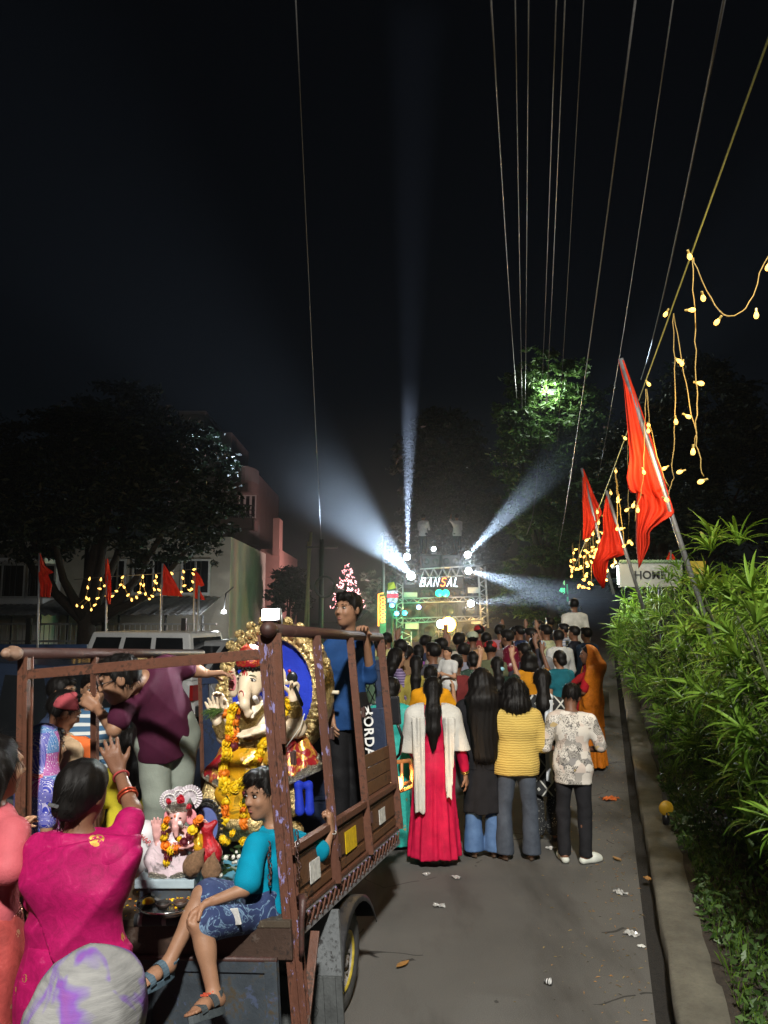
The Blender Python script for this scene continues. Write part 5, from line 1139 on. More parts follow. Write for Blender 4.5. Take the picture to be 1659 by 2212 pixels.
# --- people left of the truck, seen through the cage
def bystander(label, px, ytop, d, yaw, skin, hk, topm, botm, sleeve=.5, head_=(0, 0, 0), face=True, arms=(None, None), vox=.010, bulk=1., hem=.12, group=None, vol=1., hlen=.3, skirt_=False):
    h = P(px, ytop, d)[2] / 1.012; b = V(P(px, ytop, d)[0], d, 0); J = stand(h, b, yaw, arms[0], arms[1], head=head_)
    t = thing('person', label, 'person', b, group=group); body(J, t, b, skin, vox, bulk, face)
    if hk: hair(J, t, b, hk, vox, vol=vol, length=hlen)
    if face: face_parts(J, h / 1.7 * HS, t, b, LIPD)
    shirt(J, t, b, topm, sleeve, vox, .014, bulk, hem, seed=px)
    if skirt_: skirt(J, t, b, botm, None, .04, .15, .22, .78, 11, .01, vox * 1.3, px)
    else: trousers(J, t, b, botm, 1., vox * 1.1, seed=px)
    for S in 'LR': slipper(J, t, b, S, SAND, None, .02, 'flip')
    return t, b, J
t, b, J = bystander('woman in blue and purple tie-dyed headscarf left of the truck', 98, 1572, 4.62, .9, SKIN, 'short', m_bandhani(), MATS['bandhani_print'], .6, vox=.011, skirt_=True)
F = Field(.009); c = J['hed']; F.ell(c + J['hu'] * .02 - J['hf'] * .02, np.array((.105, .115, .118)), .04); F.cone(c - J['hf'] * .05, J['nek'] - J['fwd'] * .06, .10, .13, .06); torso(F, J, .03, 1.05, .07); F.disp(folds(.006, 9, 3, 2.))
F.shell(0, .007, lambda X, Y, Z: np.maximum((X - c[0]) * J['hf'][0] + (Y - c[1]) * J['hf'][1] - .045, J['h'] * .5 - Z).astype(np.float32)); F.build('headscarf', MATS['bandhani_print'], t, b)
t, b, J = bystander('man in red cap with orange and white scarf left of the truck', 132, 1492, 5.05, .7, SKIN2, 'short', cloth('beige_kurta', (.36, .25, .15)), cloth('beige_trousers', (.35, .30, .22)), 1.4, (.3, -.45, .1))
F = Field(.008); c = J['hed']; r, f, u = frame(J['hf'], J['hu']); F.ell(c + u * .045 - f * .012, (.099, .108, .09), .03); F.plane(c + u * .03, -u + f * .25, .01); F.build('cap', cloth('dusty_red_cap', (.28, .05, .06)), t, b)
F = Field(.010); F.cone(J['nek'] - J['fwd'] * .07, J['shR'] + J['fwd'] * .06 + Z3 * .03, .04, .045, .03); F.cone(J['shR'] + J['fwd'] * .06 + Z3 * .03, J['wai'] + J['fwd'] * .15 + (J['shR'] - J['che']) * .6, .045, .05, .03, (1, 0, 0), .6); F.disp(folds(.006, 14, 2, 1.)); F.build('scarf', cloth('saffron_scarf', (.55, .12, .03)), t, b)
F = Field(.010); F.cone(J['nek'] - J['fwd'] * .07, J['shL'] + J['fwd'] * .05 + Z3 * .03, .04, .045, .03); F.cone(J['shL'] + J['fwd'] * .05 + Z3 * .03, J['wai'] + J['fwd'] * .15 + (J['shL'] - J['che']) * .6, .045, .05, .03, (1, 0, 0), .6); F.disp(folds(.006, 14, 2, 2.)); F.build('scarf', cloth('white_scarf', (.55, .54, .50)), t, b)
bystander('dark-haired man in profile looking right, behind the red cap', 130, 1460, 6.3, 1.5, SKIN, 'short', cloth('dark_blue_shirt', (.02, .03, .06)), cloth('dark_trousers', (.02, .02, .022)), .5, (.1, 0, 0))
bystander('smiling man in blue and white striped T-shirt beside the white car', 206, 1448, 5.75, 2.75, SKIN, 'short', m_stripe('blue_white_stripes', (.50, .52, .50), (.03, .09, .17), 17, 2, .62, .012), cloth('dark_denim_cloth', (.02, .025, .035)), .75, (0, -.05, 0), arms=(None, ((.04, .0, -.17), (-.02, .10, -.30))))
bystander('woman in yellow kurta behind the maroon-shirted man', 284, 1575, 5.3, -.6, SKIN2, 'pony', cloth('lemon_kurta', (.50, .42, .03)), MATS['lemon_kurta'], .6, (0, -.4, 0), skirt_=True)
# ------------------------------------------------------------------ large seated idol under a gold arch
def m_gold(name, base=(.62, .40, .13), sc=26, bump=.9, rough=.30, metal=.9):
    m, nt, b = new_mat(name); vec = coords(nt); v = N(nt, 'ShaderNodeTexVoronoi', feature='SMOOTH_F1'); v.inputs['Scale'].default_value = sc; nt.links.new(vec, v.inputs['Vector']); f = noise(nt, vec, sc * 1.3, 3, .5, 2.5)
    h = math_n(nt, 'ADD', v.outputs['Distance'], math_n(nt, 'MULTIPLY', f, .9)); c = ramp(nt, f, [(.35, tuple(x * .45 for x in base)), (.6, base)])
    nt.links.new(c, b.inputs['Base Color']); b.inputs['Metallic'].default_value = metal; b.inputs['Roughness'].default_value = rough; add_bump(nt, b, h, bump, .015); return m
GOLD = m_gold('embossed_gold_paint', (.62, .46, .20), 30, .8, .34, .75); GOLDS = m_gold('gold_jewellery', (.50, .36, .13), 120, 1., .3)
CREAM = M('cream_statue_paint', (.62, .50, .35), .45, 0, .06, 8, .05, 40); PNK = M('pink_statue_paint', (.62, .22, .25), .5, 0, .12, 12, .05); REDP = M('red_paint_mark', (.35, .012, .012), .5, 0, .1, 9, 0); IVORY = M('ivory_tusk', (.72, .70, .66), .35, 0, .05, 9, .05)
def m_brocade(name, c1, c2, sc=18, rough=.3):
    m, nt, b = new_mat(name); vec = coords(nt); f = noise(nt, vec, sc, 4, .6, 2.); k = ramp(nt, f, [(.50, (0, 0, 0)), (.60, (1, 1, 1))]); nt.links.new(mix(nt, k, c1, c2), b.inputs['Base Color'])
    nt.links.new(math_n(nt, 'MULTIPLY', k, .7), b.inputs['Metallic']); b.inputs['Roughness'].default_value = rough; add_bump(nt, b, noise(nt, vec, sc * 2.2, 4), .7, .012); return m
REDB = m_brocade('red_gold_brocade', (.22, .008, .012), (.62, .34, .06), 12); YELS = m_brocade('yellow_satin', (.50, .25, .008), (.62, .38, .03), 9, .22); SILV = m_gold('silver_lace', (.62, .58, .48), 110, 1., .3); TURB = m_brocade('red_turban_brocade', (.26, .006, .014), (.5, .16, .03), 30)
def IP(zx, zy, d=5.0): return P(421.2 + .1953 * zx, 1393 + .1953 * zy, d)
base = IP(620, 2010, 4.95); ido = thing('large_idol', 'large elephant-headed seated idol with red turban and yellow dhoti in the truck', 'statue', base)
vx = .0075
F = Field(vx)                                         # cream body: chest, belly, four arms, head with trunk
F.ell(IP(650, 960, 5.0), (.125, .115, .135), .05); F.ell(IP(660, 830, 5.0), (.105, .09, .09), .05)
F.cone(IP(640, 640, 5.0), IP(650, 760, 5.0), .065, .07, .04)
hc = IP(632, 415, 4.93); hf_ = unit((-.35, -.93, 0)); hr = V(-hf_[1] * -1, hf_[0], 0); hr = unit(np.cross(hf_, Z3)); Rh = np.stack([hr, hf_, Z3], 1)
F.ell(hc + Z3 * .01, (.086, .085, .092), .04, Rh); F.ell(hc + hf_ * .04 + Z3 * .03, (.055, .05, .05), .04, Rh)
for g in (-1, 1): F.ell(hc + hf_ * .045 - Z3 * .045 + hr * g * .035, (.04, .045, .045), .03, Rh)
tr = [hc + hf_ * .075 - Z3 * .0, IP(545, 560, 4.80), IP(550, 660, 4.78), IP(585, 770, 4.80)]
for i, (a, c) in enumerate(((.046, .036), (.036, .028), (.028, .019))): F.cone(tr[i], tr[i + 1], a, c, .02)
F.cone(tr[3], IP(625, 745, 4.79), .018, .014, .012)
def arm(pts, rs):
    for i in range(len(pts) - 1): F.cone(pts[i], pts[i + 1], rs[i], rs[i + 1], .03)
arm([IP(800, 800, 4.98), IP(1130, 930, 4.93), IP(1085, 600, 4.86)], [.055, .052, .034])
arm([IP(830, 880, 4.95), IP(1010, 980, 4.9), IP(800, 915, 4.80)], [.05, .042, .027])
arm([IP(510, 820, 4.98), IP(330, 1010, 4.93), IP(245, 850, 4.85)], [.05, .045, .028])
arm([IP(500, 780, 5.02), IP(400, 860, 5.05), IP(330, 680, 5.02)], [.045, .04, .028])
hand(F, IP(240, 850, 4.85), IP(185, 620, 4.84) - IP(240, 850, 4.85), V(-.2, -1, .1), 1.0, .12, ts=-1)
hand(F, IP(330, 680, 5.02), V(-.35, -.2, .9), V(-.6, -.7, .1), .85, .6, ts=-1)
hand(F, IP(1085, 590, 4.86), V(.12, -.1, 1), V(-.6, -.7, .1), 1.05, 1.2, ts=1)
hand(F, IP(800, 915, 4.80), IP(560, 985, 4.78) - IP(800, 915, 4.80), V(0, -.25, 1), 1.15, .06, ts=1, spread=.04)
F.build('body', CREAM, ido, base)
for (ec, rx_, rz_, sg) in ((IP(430, 420, 4.95), .052, .092, -1), (IP(925, 370, 4.98), .050, .080, 1)):
    F = Field(vx); Re = np.stack([unit(hr * 1 + hf_ * .35 * sg * -1 * -1), unit(hf_ - hr * .35 * sg), Z3], 1); F.ell(ec, (rx_, .018, rz_), .02, Re); F.ell(ec + hf_ * .022, (rx_ * .78, .016, rz_ * .8), .01, Re, 'x')
    eo = F.build('ear', CREAM, ido, base)
    F = Field(vx); F.ell(ec + hf_ * .001, (rx_ * .82, .010, rz_ * .84), .02, Re); F.build('inner_ear', PNK, eo, base)
    for k in range(7):
        a = ec + hf_ * .014 + Z3 * (rz_ * .75 - k * rz_ * .2) - hr * sg * rx_ * .55; MB().tube([a - base, a + hr * sg * rx_ * .75 - base], [.004, .001], 5).build('ear_line', REDP, eo)
F = Field(vx); F.cone(IP(530, 640, 4.82), IP(455, 645, 4.76), .018, .006, .01); F.build('tusk', IVORY, ido, base); F = Field(vx); F.cone(IP(690, 640, 4.82), IP(660, 585, 4.74), .013, .016, .01); F.build('tusk', IVORY, ido, base)
F = Field(vx); tb = IP(610, 215, 4.93); F.ell(tb + Z3 * .025, (.088, .085, .062), .03); F.cone(tb - Z3 * .005, tb + Z3 * .055, .084, .074, .03); F.plane(tb - Z3 * .02, -Z3, .01); F.disp(folds(.003, 30, 12, 1.)); tu = F.build('turban', TURB, ido, base)
m = MB(); c = tb - Z3 * .022 - base
for k in range(26): q = 2 * math.pi * k / 26; m.ball(c + V(.086 * math.cos(q), .086 * math.sin(q), .006 * math.sin(k * 2)), .012, 6, 4)
tt = m.build('turban_trim', HAIR, tu, True); tt['kind'] = 'stuff'
# painted eyes and forehead marks (thin raised pieces)
def fpt(u, v, lift=.0): return hc + (hr * u + Z3 * v) + hf_ * (.092 + lift - 3.0 * u * u - .2 * abs(v - .03))
for g in (-1, 1):
    e = fpt(g * .045, .022, -.006) - base; M4 = Matrix.Translation(tuple(e)) @ Matrix(np.stack([unit(hr - hf_ * g * .35), unit(hf_ + hr * g * .35), Z3], 1).tolist()).to_4x4()
    m = MB().ball((0, 0, 0), (.024, .008, .011), 12, 8); m.v = [tuple(M4 @ Vector(v)) for v in m.v]; ey = m.build('eye', IVORY, ido, True)
    m = MB().ball((0, .006, 0), (.010, .006, .0105), 10, 6); m.v = [tuple(M4 @ Vector(v)) for v in m.v]; m.build('iris', IRIS, ey, True)
    m = MB().tube([(-.026, .002, -.003), (-.012, .008, .009), (.008, .009, .011), (.028, .0, .0)], [.001, .003, .003, .001], 6); m.v = [tuple(M4 @ Vector(v)) for v in m.v]; m.build('eyelid', HAIR, ey, True)
    m = MB().tube([(-.030, .004, .018), (-.012, .009, .030), (.010, .008, .032), (.032, -.004, .020)], [.001, .003, .003, .001], 6); m.v = [tuple(M4 @ Vector(v)) for v in m.v]; m.build('eyebrow', M('green_black_paint', (.03, .07, .02), .5), ido, True)
def mark(pts, r=.003): MB().tube([fpt(u, v, .004) - base for u, v in pts], r, 5).build('painted_mark', REDP, ido, True)
mark([(-.012, .07), (-.016, .05), (-.008, .038), (0, .045)], .004); mark([(.012, .07), (.016, .05), (.008, .038), (0, .045)], .004); mark([(0, .085), (.003, .06), (0, .03)], .005)
for q0 in (0, 1):
    c = IP(545, 545 + 55 * q0, 4.80) + hf_ * .036 - base; MB().tube([c + (hr * math.cos(q) * .016 + Z3 * math.sin(q) * (.024 - .006 * q0)) for q in np.linspace(.4, 6.0, 14)], .0032, 5).build('painted_mark', REDP, ido, True)
# jewellery
m = MB(); gp = [IP(500, 700, 4.90), IP(520, 850, 4.87), IP(560, 950, 4.855), IP(640, 870, 4.87), IP(790, 660, 4.90)]
F = Field(.006)
for i in range(4): F.cone(gp[i] - hf_ * .0, gp[i + 1], .018, .018, .02)
F.ell(IP(550, 850, 4.87), (.035, .02, .05), .03); F.build('necklace', GOLDS, ido, base)
for (a, c, r0) in ((IP(245, 855, 4.85), IP(330, 1000, 4.92), .044), (IP(1090, 600, 4.86), IP(1105, 740, 4.885), .044), (IP(340, 690, 5.02), IP(370, 760, 5.03), .036)):
    F = Field(.007); F.cone(a, c, r0 * .85, r0 * 1.1, .02); F.plane(a, a - c, .005); F.build('armlet', GOLDS, ido, base)
F = Field(.007); F.cone(IP(520, 1100, 4.93), IP(820, 1080, 4.93), .05, .05, .03); F.ell(IP(660, 1095, 4.93), (.115, .115, .03), .02); F.build('waist_belt', GOLDS, ido, base)
# axe
F = Field(.006); F.cone(IP(1090, 440, 4.82), IP(1180, 660, 4.84), .011, .013, .01); F.ell(IP(1075, 365, 4.82), (.036, .012, .040), .01); F.build('axe', M('black_lacquer', (.012, .014, .014), .25, 0, .2, 20, .1), ido, base); MB().ball(IP(1045, 290, 4.81) - base, .011, 8, 6).build('axe_gem', REDP, ido, True)
# sacred thread
MB().tube([IP(*p, 4.85) - base for p in ((520, 690), (470, 850), (465, 1000), (500, 1130), (580, 1250))], .0035, 5).build('thread', M('white_thread', (.6, .58, .5), .8), ido, True); MB().tube([IP(*p, 4.83) - base for p in ((1210, 760), (1170, 900), (1080, 1030), (1005, 1130))], .0035, 5).build('thread', MATS['white_thread'], ido, True)
# clothes
F = Field(.008); F.ell(IP(620, 1290, 4.90), (.15, .12, .13), .06); F.cone(IP(430, 1330, 4.88), IP(600, 1500, 4.82), .085, .07, .05); F.cone(IP(820, 1330, 4.88), IP(680, 1500, 4.82), .085, .07, .05); F.cone(IP(500, 1500, 4.84), IP(330, 1640, 4.80), .07, .06, .04); F.cone(IP(480, 1600, 4.85), IP(470, 1820, 4.83), .085, .10, .05); F.cone(IP(640, 1500, 4.83), IP(560, 1820, 4.82), .06, .09, .04)
F.disp(folds(.007, 16, 6, 2.)); F.build('dhoti', YELS, ido, base)
def flare(pts, y, th, name, mat, lace):
    F = Field(.008); c = np.mean(pts, 0)
    top, o1, o2 = pts
    for s in np.linspace(0, 1, 7): F.cone(top, o1 + (o2 - o1) * s + hf_ * .012 * math.sin(s * 14), .028, .026, .03)
    F.disp(folds(.006, 14, 5, 3.)); o = F.build(name, mat, ido, base)
    F = Field(.007)
    for s in np.linspace(0, 1, 9): F.cone(o1 + (o2 - o1) * s - hf_ * -.004, o1 + (o2 - o1) * min(1, s + .12) + hf_ * .01 * math.sin(s * 14), .030, .030, .01)
    F.build('lace_hem', lace, o, base)
flare((IP(1010, 1060, 4.95), IP(1040, 1490, 4.85), IP(1380, 1330, 4.97)), 0, 0, 'drape', REDB, SILV); flare((IP(1150, 1000, 5.0), IP(1200, 1400, 4.9), IP(1340, 1250, 5.0)), 0, 0, 'drape', REDB, SILV); flare((IP(340, 1200, 4.92), IP(130, 1430, 4.86), IP(300, 1530, 4.82)), 0, 0, 'drape', REDB, SILV)
F = Field(.008); F.cone(IP(210, 1560, 4.90), IP(200, 1700, 4.88), .06, .07, .04); F.cone(IP(200, 1700, 4.88), IP(280, 1860, 4.84), .07, .05, .04); F.build('leg', GOLD, ido, base)
F = Field(.008); F.cone(IP(1080, 1560, 4.95), IP(1080, 1800, 4.92), .05, .055, .04); F.build('leg', GOLD, ido, base)
F = Field(.008); F.ell(IP(460, 1960, 4.78), (.085, .06, .05), .03); F.ell(IP(660, 1990, 4.78), (.07, .05, .06), .03); F.cone(IP(300, 2060, 4.9), IP(1100, 2060, 4.95), .06, .06, .03); F.build('pedestal', GOLD, ido, base)
F = Field(.008); F.cone(IP(1140, 1540, 4.86), IP(1160, 1840, 4.84), .022, .03, .02); F.cone(IP(1260, 1540, 4.9), IP(1270, 1840, 4.88), .022, .03, .02); F.cone(IP(1140, 1550, 4.86), IP(1260, 1560, 4.9), .02, .02, .02); F.build('blue_stool', cloth('royal_blue_cloth', (.012, .03, .36), .6), ido, base)
# grass bunch
gr = thing('grass_bunch', 'small bunch of green grass held in the raised idol hand', 'grass bunch', IP(225, 720, 4.80)); rg = random.Random(5); m = MB()
for k in range(70):
    a = V(rg.uniform(-.01, .05), rg.uniform(-.012, .012), rg.uniform(-.012, .012)); d = unit((-1, rg.uniform(-.3, .2), rg.uniform(-.75, .12))); ln = rg.uniform(.05, .10); m.tube([a, a + d * ln * .6, a + d * ln + V(0, 0, -.015)], [.0016, .0014, .0004], 3, cap=False)
m.build('blade', m_leaf('grass_green', (.03, .07, .012), (.10, .17, .03), .2), gr)['kind'] = 'stuff'
# ------------------------------------------------------------------ marigold garlands
def flower_mesh(name, mat, r=.5, seed=0):
    rg = random.Random(seed); m = MB(); m.ball((0, 0, 0), (.36, .36, .30), 8, 5)
    for ring, (el, rr, n) in enumerate(((-.35, .50, 10), (.15, .50, 10), (.65, .42, 8), (1.15, .26, 6))):
        for k in range(n):
            q = 2 * math.pi * (k + .5 * (ring % 2)) / n + rg.uniform(-.15, .15); d = V(math.cos(q) * math.cos(el), math.sin(q) * math.cos(el), math.sin(el)); s = unit(np.cross(d, (0, 0, 1))); u = np.cross(s, d); w = .17 * rg.uniform(.85, 1.2)
            p = d * .30; t_ = d * rr * rg.uniform(.92, 1.12); m.add([p - s * w * .5, t_ - s * w + u * .05, t_ + u * .13, t_ + s * w + u * .05, p + s * w * .5], [(0, 1, 2, 3, 4)])
    me = m.mesh(name); me.materials.append(mat); me.shade_smooth(); return me
MY = M('marigold_yellow', (.72, .46, .002), .6, 0, .15, 40, .2, 120); MO = M('marigold_orange', (.66, .16, .002), .6, 0, .15, 40, .2, 120); MR = M('dark_rose_petal', (.10, .004, .012), .6, 0, .3, 40, .2); ML = m_leaf('garland_leaf', (.012, .03, .010), (.03, .06, .015), .1)
FLY, FLO, FLR = flower_mesh('flower', MY, seed=1), flower_mesh('flower', MO, seed=2), flower_mesh('flower', MR, seed=3)
leafm = MB().add([(-.5, 0, 0), (-.15, .18, .04), (.2, .15, .03), (.5, 0, 0), (.2, -.15, .03), (-.15, -.18, .04)], [(0, 1, 2), (0, 2, 3), (0, 3, 4), (0, 4, 5)]).mesh('leaf'); leafm.materials.append(ML)
def put(me, nm, p, s, root, b, rg): 
    o = bpy.data.objects.new(nm, me); COL.objects.link(o); o.parent = root; o.location = tuple(p - b); o.scale = (s * rg.uniform(.92, 1.08),) * 3; o.rotation_euler = (rg.uniform(.9, 2.0), rg.uniform(-.4, .4), rg.uniform(0, 6)); return o
def strand(root, b, pts, sp, size, pat, rg, d0=0):
    q = [np.array(p) for p in pts]; seg = [np.linalg.norm(q[i + 1] - q[i]) for i in range(len(q) - 1)]; tot = sum(seg); n = int(tot / sp)
    for k in range(n + 1):
        s = k * sp; i = 0
        while i < len(seg) - 1 and s > seg[i]: s -= seg[i]; i += 1
        p = q[i] + (q[i + 1] - q[i]) * min(1, s / seg[i]) + V(rg.uniform(-.005, .005), rg.uniform(-.005, .005), rg.uniform(-.004, .004)); c = pat[k % len(pat)]
        put({'y': FLY, 'o': FLO, 'r': FLR, 'l': leafm}[c], 'leaf' if c == 'l' else 'flower', p, size * (1. if c != 'l' else 1.6), root, b, rg)
rg = random.Random(9); gb = IP(420, 700, 4.83); gl1 = thing('marigold_garland', 'long yellow and orange marigold garland hanging round the large idol', 'garland', gb)
loop = [IP(x, y, 4.80 - .06 * (y > 1250)) for x, y in ((430, 690), (395, 800), (370, 950), (355, 1120), (345, 1250), (325, 1400), (335, 1530), (390, 1590), (480, 1560), (560, 1490), (640, 1400), (700, 1240), (740, 1120), (790, 1030))]
strand(gl1, gb, loop, .031, .062, 'yyyyyyoyyyyyyoyyyyyyyyyyyyyyyyyyyyyy', rg); strand(gl1, gb, [p - V(.012, -.01, .02) for p in loop[4:9]], .03, .055, 'y', rg)
strand(gl1, gb, [IP(x, y, 4.82) for x, y in ((460, 730), (450, 880), (430, 1000), (420, 1130))], .030, .058, 'oroloo', rg); strand(gl1, gb, [IP(x, y, 4.78) for x, y in ((700, 1280), (690, 1370), (640, 1450), (560, 1560), (460, 1640))], .032, .055, 'oror', rg)
strand(gl1, gb, [IP(x, y, 4.74) for x, y in ((345, 1620), (345, 1800), (340, 1990))], .032, .060, 'ylyooyy', rg); strand(gl1, gb, [IP(x, y, 4.73) for x, y in ((545, 1640), (540, 1800), (530, 2020))], .032, .056, 'rlyoyoo', rg)
strand(gl1, gb, [IP(x, y, 4.86) for x, y in ((960, 640), (1000, 700), (990, 780))], .03, .058, 'yly', rg); strand(gl1, gb, [IP(x, y, 4.85) for x, y in ((1040, 620), (1045, 720))], .03, .055, 'yy', rg); strand(gl1, gb, [IP(x, y, 4.84) for x, y in ((330, 760), (350, 800))], .03, .055, 'oo', rg)
# ------------------------------------------------------------------ gold arch behind the idol
ac = P(588, 1492, 5.22); nrm = unit((-.30, -.95, .05)); ar_ = unit(np.cross(nrm, Z3)) * -1; au = np.cross(ar_, nrm) * -1; au = Z3 - nrm * nrm[2]; au = unit(au); ar_ = np.cross(nrm, au) * -1
if ar_[0] < 0: ar_ = -ar_
arch = thing('gold_arch', 'ornate embossed gold oval arch with blue backing behind the large idol', 'idol backdrop', ac)
RX, RZ = .405, .455
def ep(q, s, o=0.0): return ar_ * (RX * s * math.cos(q)) + au * (RZ * s * math.sin(q)) + nrm * o
m = MB(); n = 96; prof = [(1.0, -.10), (1.02, -.02), (.98, .02), (.93, .045), (.86, .05), (.80, .035), (.765, .045), (.74, .02), (.735, -.02)]
vs_ = [ep(2 * math.pi * i / n, s + .012 * math.sin(i * 1.9) * (1 if k in (1, 2, 3) else 0), o + .006 * math.sin(i * 2.6 + k)) for i in range(n) for k, (s, o) in enumerate(prof)]
kk = len(prof); m.add(vs_, [(i * kk + j, ((i + 1) % n) * kk + j, ((i + 1) % n) * kk + j + 1, i * kk + j + 1) for i in range(n) for j in range(kk - 1)]); m.build('frame', GOLD, arch, True)
m = MB(); m.add([ep(2 * math.pi * i / 48, .985, -.095) for i in range(48)], [tuple(range(48))]); m.add([ep(2 * math.pi * i / 48, .985, -.085) for i in range(48)], [tuple(range(48))]); m.build('back_board', M('cream_board', (.5, .45, .33), .8), arch)
m = MB(); m.add([ep(2 * math.pi * i / 48, .76, -.004) for i in range(48)], [tuple(range(48))]); m.build('blue_cloth', cloth('ultramarine_cloth', (.010, .026, .30), .7, .12, .5, 20), arch)
bead = MB().ball((0, 0, 0), .012, 7, 5).mesh('bead'); bead.materials.append(GOLD); bead.shade_smooth()
for i in range(56): link('bead', bead, None, arch, loc=tuple(ep(2 * math.pi * i / 56, .765, .03)))
F = Field(.007)
for s_, rr in ((0, .03),): 
    for q in np.linspace(0, 5.2, 9): pass
def scroll(sd):
    F = Field(.006); pts = [V(.034 * math.exp(-.22 * q) * math.cos(q * sd), .0, .034 * math.exp(-.22 * q) * math.sin(q)) for q in np.linspace(0, 9, 16)]
    for a, c in zip(pts[:-1], pts[1:]): F.cone(a, c, .009, .008, .006)
    F.cone(pts[0], pts[0] + V(.0, 0, -.03), .010, .006, .008); F.ell((0, 0, 0), .013, .006); me = F.mesh('ornament'); me.materials.append(GOLD); return me
sc_ = [scroll(1), scroll(-1)]
Rm = Matrix(np.stack([ar_, -nrm, au], 1).tolist()).to_4x4()
for i in range(34):
    q = 2 * math.pi * i / 34; o = link('ornament', sc_[i % 2], None, arch); o.matrix_local = Matrix.Translation(tuple(ep(q, .885, .052))) @ Rm @ Matrix.Rotation(-q + math.pi / 2, 4, 'Y') @ Matrix.Scale(1.15, 4)
for i in range(11):
    q = rad(25 + i * 13); o = link('crest', sc_[i % 2], None, arch); o.matrix_local = Matrix.Translation(tuple(ep(q, 1.03, .01))) @ Rm @ Matrix.Rotation(-q + math.pi / 2, 4, 'Y') @ Matrix.Scale(1.0, 4)
MB().tube([ep(0, .97, -.05), ep(0, 1.12, -.05)], .013, 10).build('support_peg', MATS['cream_board'], arch, True); MB().box(tuple(ep(-1.57, 1, -.1) - V(.2, .02, .30)), tuple(ep(-1.57, 1, -.1) + V(.2, .02, .1))).build('stand', GOLD, arch, False, .01)
# LED floodlight clamped on top of the arch
fp = P(584, 1327, 5.1); fl_ = thing('floodlight', 'small glaring white LED floodlight clamped above the gold arch', 'floodlight', fp)
fq = Matrix.Rotation(rad(-14), 4, 'X') @ Matrix.Rotation(rad(-10), 4, 'Z'); ho = MB().box((-.065, .006, -.043), (.065, .045, .043)).build('housing', BLACKP, fl_, False, .006); ho.matrix_local = fq
le = MB().box((-.057, .0, -.036), (.057, .0055, .036)).build('lit_panel', glow('floodlight_led', (.95, 1, .98), 30), fl_); le.matrix_local = fq
MB().tube([(0.07, .02, 0), (.075, .03, -.06), (.03, .06, -.09)], .006, 6).build('bracket', GALV, fl_, True)
lamp('floodlight_light', 'AREA', (-.005, -.02, -.005), 26, (.95, 1, .98), fl_, target=(-.25, -1, -.55), shape='RECTANGLE', size=.11, size_y=.07)
# ------------------------------------------------------------------ small idol, coconuts, plates and flowers on the bed
def SP(zx, zy, d=4.05): return P(291.6 + .1823 * zx, 1673.9 + .1823 * zy, d)
def floor_z(d, px): # bed floor height under a picture column
    lo = P(px, 1500, d); q = W2T(lo); return T2W((q[0], q[1], .086))[2]
bs = SP(400, 1230, 4.10); bs[2] = floor_z(4.10, 364) + .045
si = thing('small_idol', 'small pink elephant-headed idol in white satin robe with pleated fan crown', 'statue', bs)
PKS = M('pink_skin_paint', (.55, .30, .28), .4, 0, .08, 10, .05); SAT = m_brocade('pinkish_white_satin', (.52, .42, .45), (.62, .56, .58), 8, .25); vx = .006
hc2 = SP(510, 500, 4.04); F = Field(vx); F.ell(hc2, (.045, .045, .052), .02); F.cone(hc2 - V(.002, .03, .01), SP(480, 620, 3.98), .020, .016, .015); F.cone(SP(480, 620, 3.98), SP(490, 720, 3.98), .016, .011, .012); F.ell(SP(490, 830, 4.08), (.075, .06, .075), .03); F.ell(SP(500, 700, 4.09), (.065, .05, .05), .03)
for pts in (((380, 760), (270, 830), (262, 730)), ((600, 760), (700, 800), (760, 690)), ((560, 830), (700, 870), (640, 830))):
    for (a, c) in zip(pts[:-1], pts[1:]): F.cone(SP(*a, 4.06), SP(*c, 4.02), .022, .016, .015)
hand(F, SP(262, 730, 4.02), V(-.05, -.1, 1), V(0, -1, 0), .62, .1, ts=-1); hand(F, SP(790, 680, 4.03), V(.2, -.1, 1), V(0, -1, 0), .5, .4, ts=1); hand(F, SP(650, 830, 3.99), V(-1, -.2, 0), V(0, -.3, 1), .62, .1, ts=1)
F.build('body', PKS, si, bs)
for (p, rx_, rz_) in ((SP(665, 500, 4.05), .030, .040), (SP(385, 500, 4.06), .020, .034)):
    F = Field(vx); F.ell(p, (rx_, .012, rz_), .01); F.ell(p - V(0, .014, 0), (rx_ * .7, .010, rz_ * .72), .01, None, 'x'); F.build('ear', PNK, si, bs)
for g in (-1, 1): MB().ball(tuple(hc2 - bs + V(g * .02, -.042, .006)), (.008, .004, .004), 8, 5).build('eye', IRIS, si, True)
MB().ball(tuple(hc2 - bs + V(-.004, -.046, .016)), (.005, .003, .008), 6, 5).build('tilak', M('saffron_paint', (.5, .12, .02), .6), si, True)
F = Field(vx); F.cone(SP(555, 610, 3.99), SP(530, 570, 3.97), .009, .012, .006); F.build('tusk', IVORY, si, bs)
F = Field(vx); F.ell(SP(500, 390, 4.05), (.058, .052, .030), .02); F.disp(folds(.004, 40, 15, 1.)); F.build('turban', SILV, si, bs)
def fan(c, r, nm='fan_crown', n=22):
    m = MB(); vs_ = [(0, .0, 0)]
    for i in range(2 * n + 1): q = rad(-60 + 300 * i / (2 * n)); z = .008 * (1 if i % 2 else -1); vs_.append((r * math.cos(q), z, r * math.sin(q)))
    m.add(vs_, [(0, i, i + 1) for i in range(1, 2 * n + 1)]); o = m.build(nm, M('pleated_white_satin', (.60, .55, .58), .35, 0, .12, 40), si, loc=tuple(c - bs)); o.modifiers.new('s', 'SOLIDIFY').thickness = .002
    m = MB()
    for i in range(18): q = rad(-50 + 280 * i / 17); m.ball((r * .62 * math.cos(q), -.01, r * .62 * math.sin(q)), .0045, 5, 4)
    b_ = m.build('pearl_trim', IVORY, o, True); b_['kind'] = 'stuff'
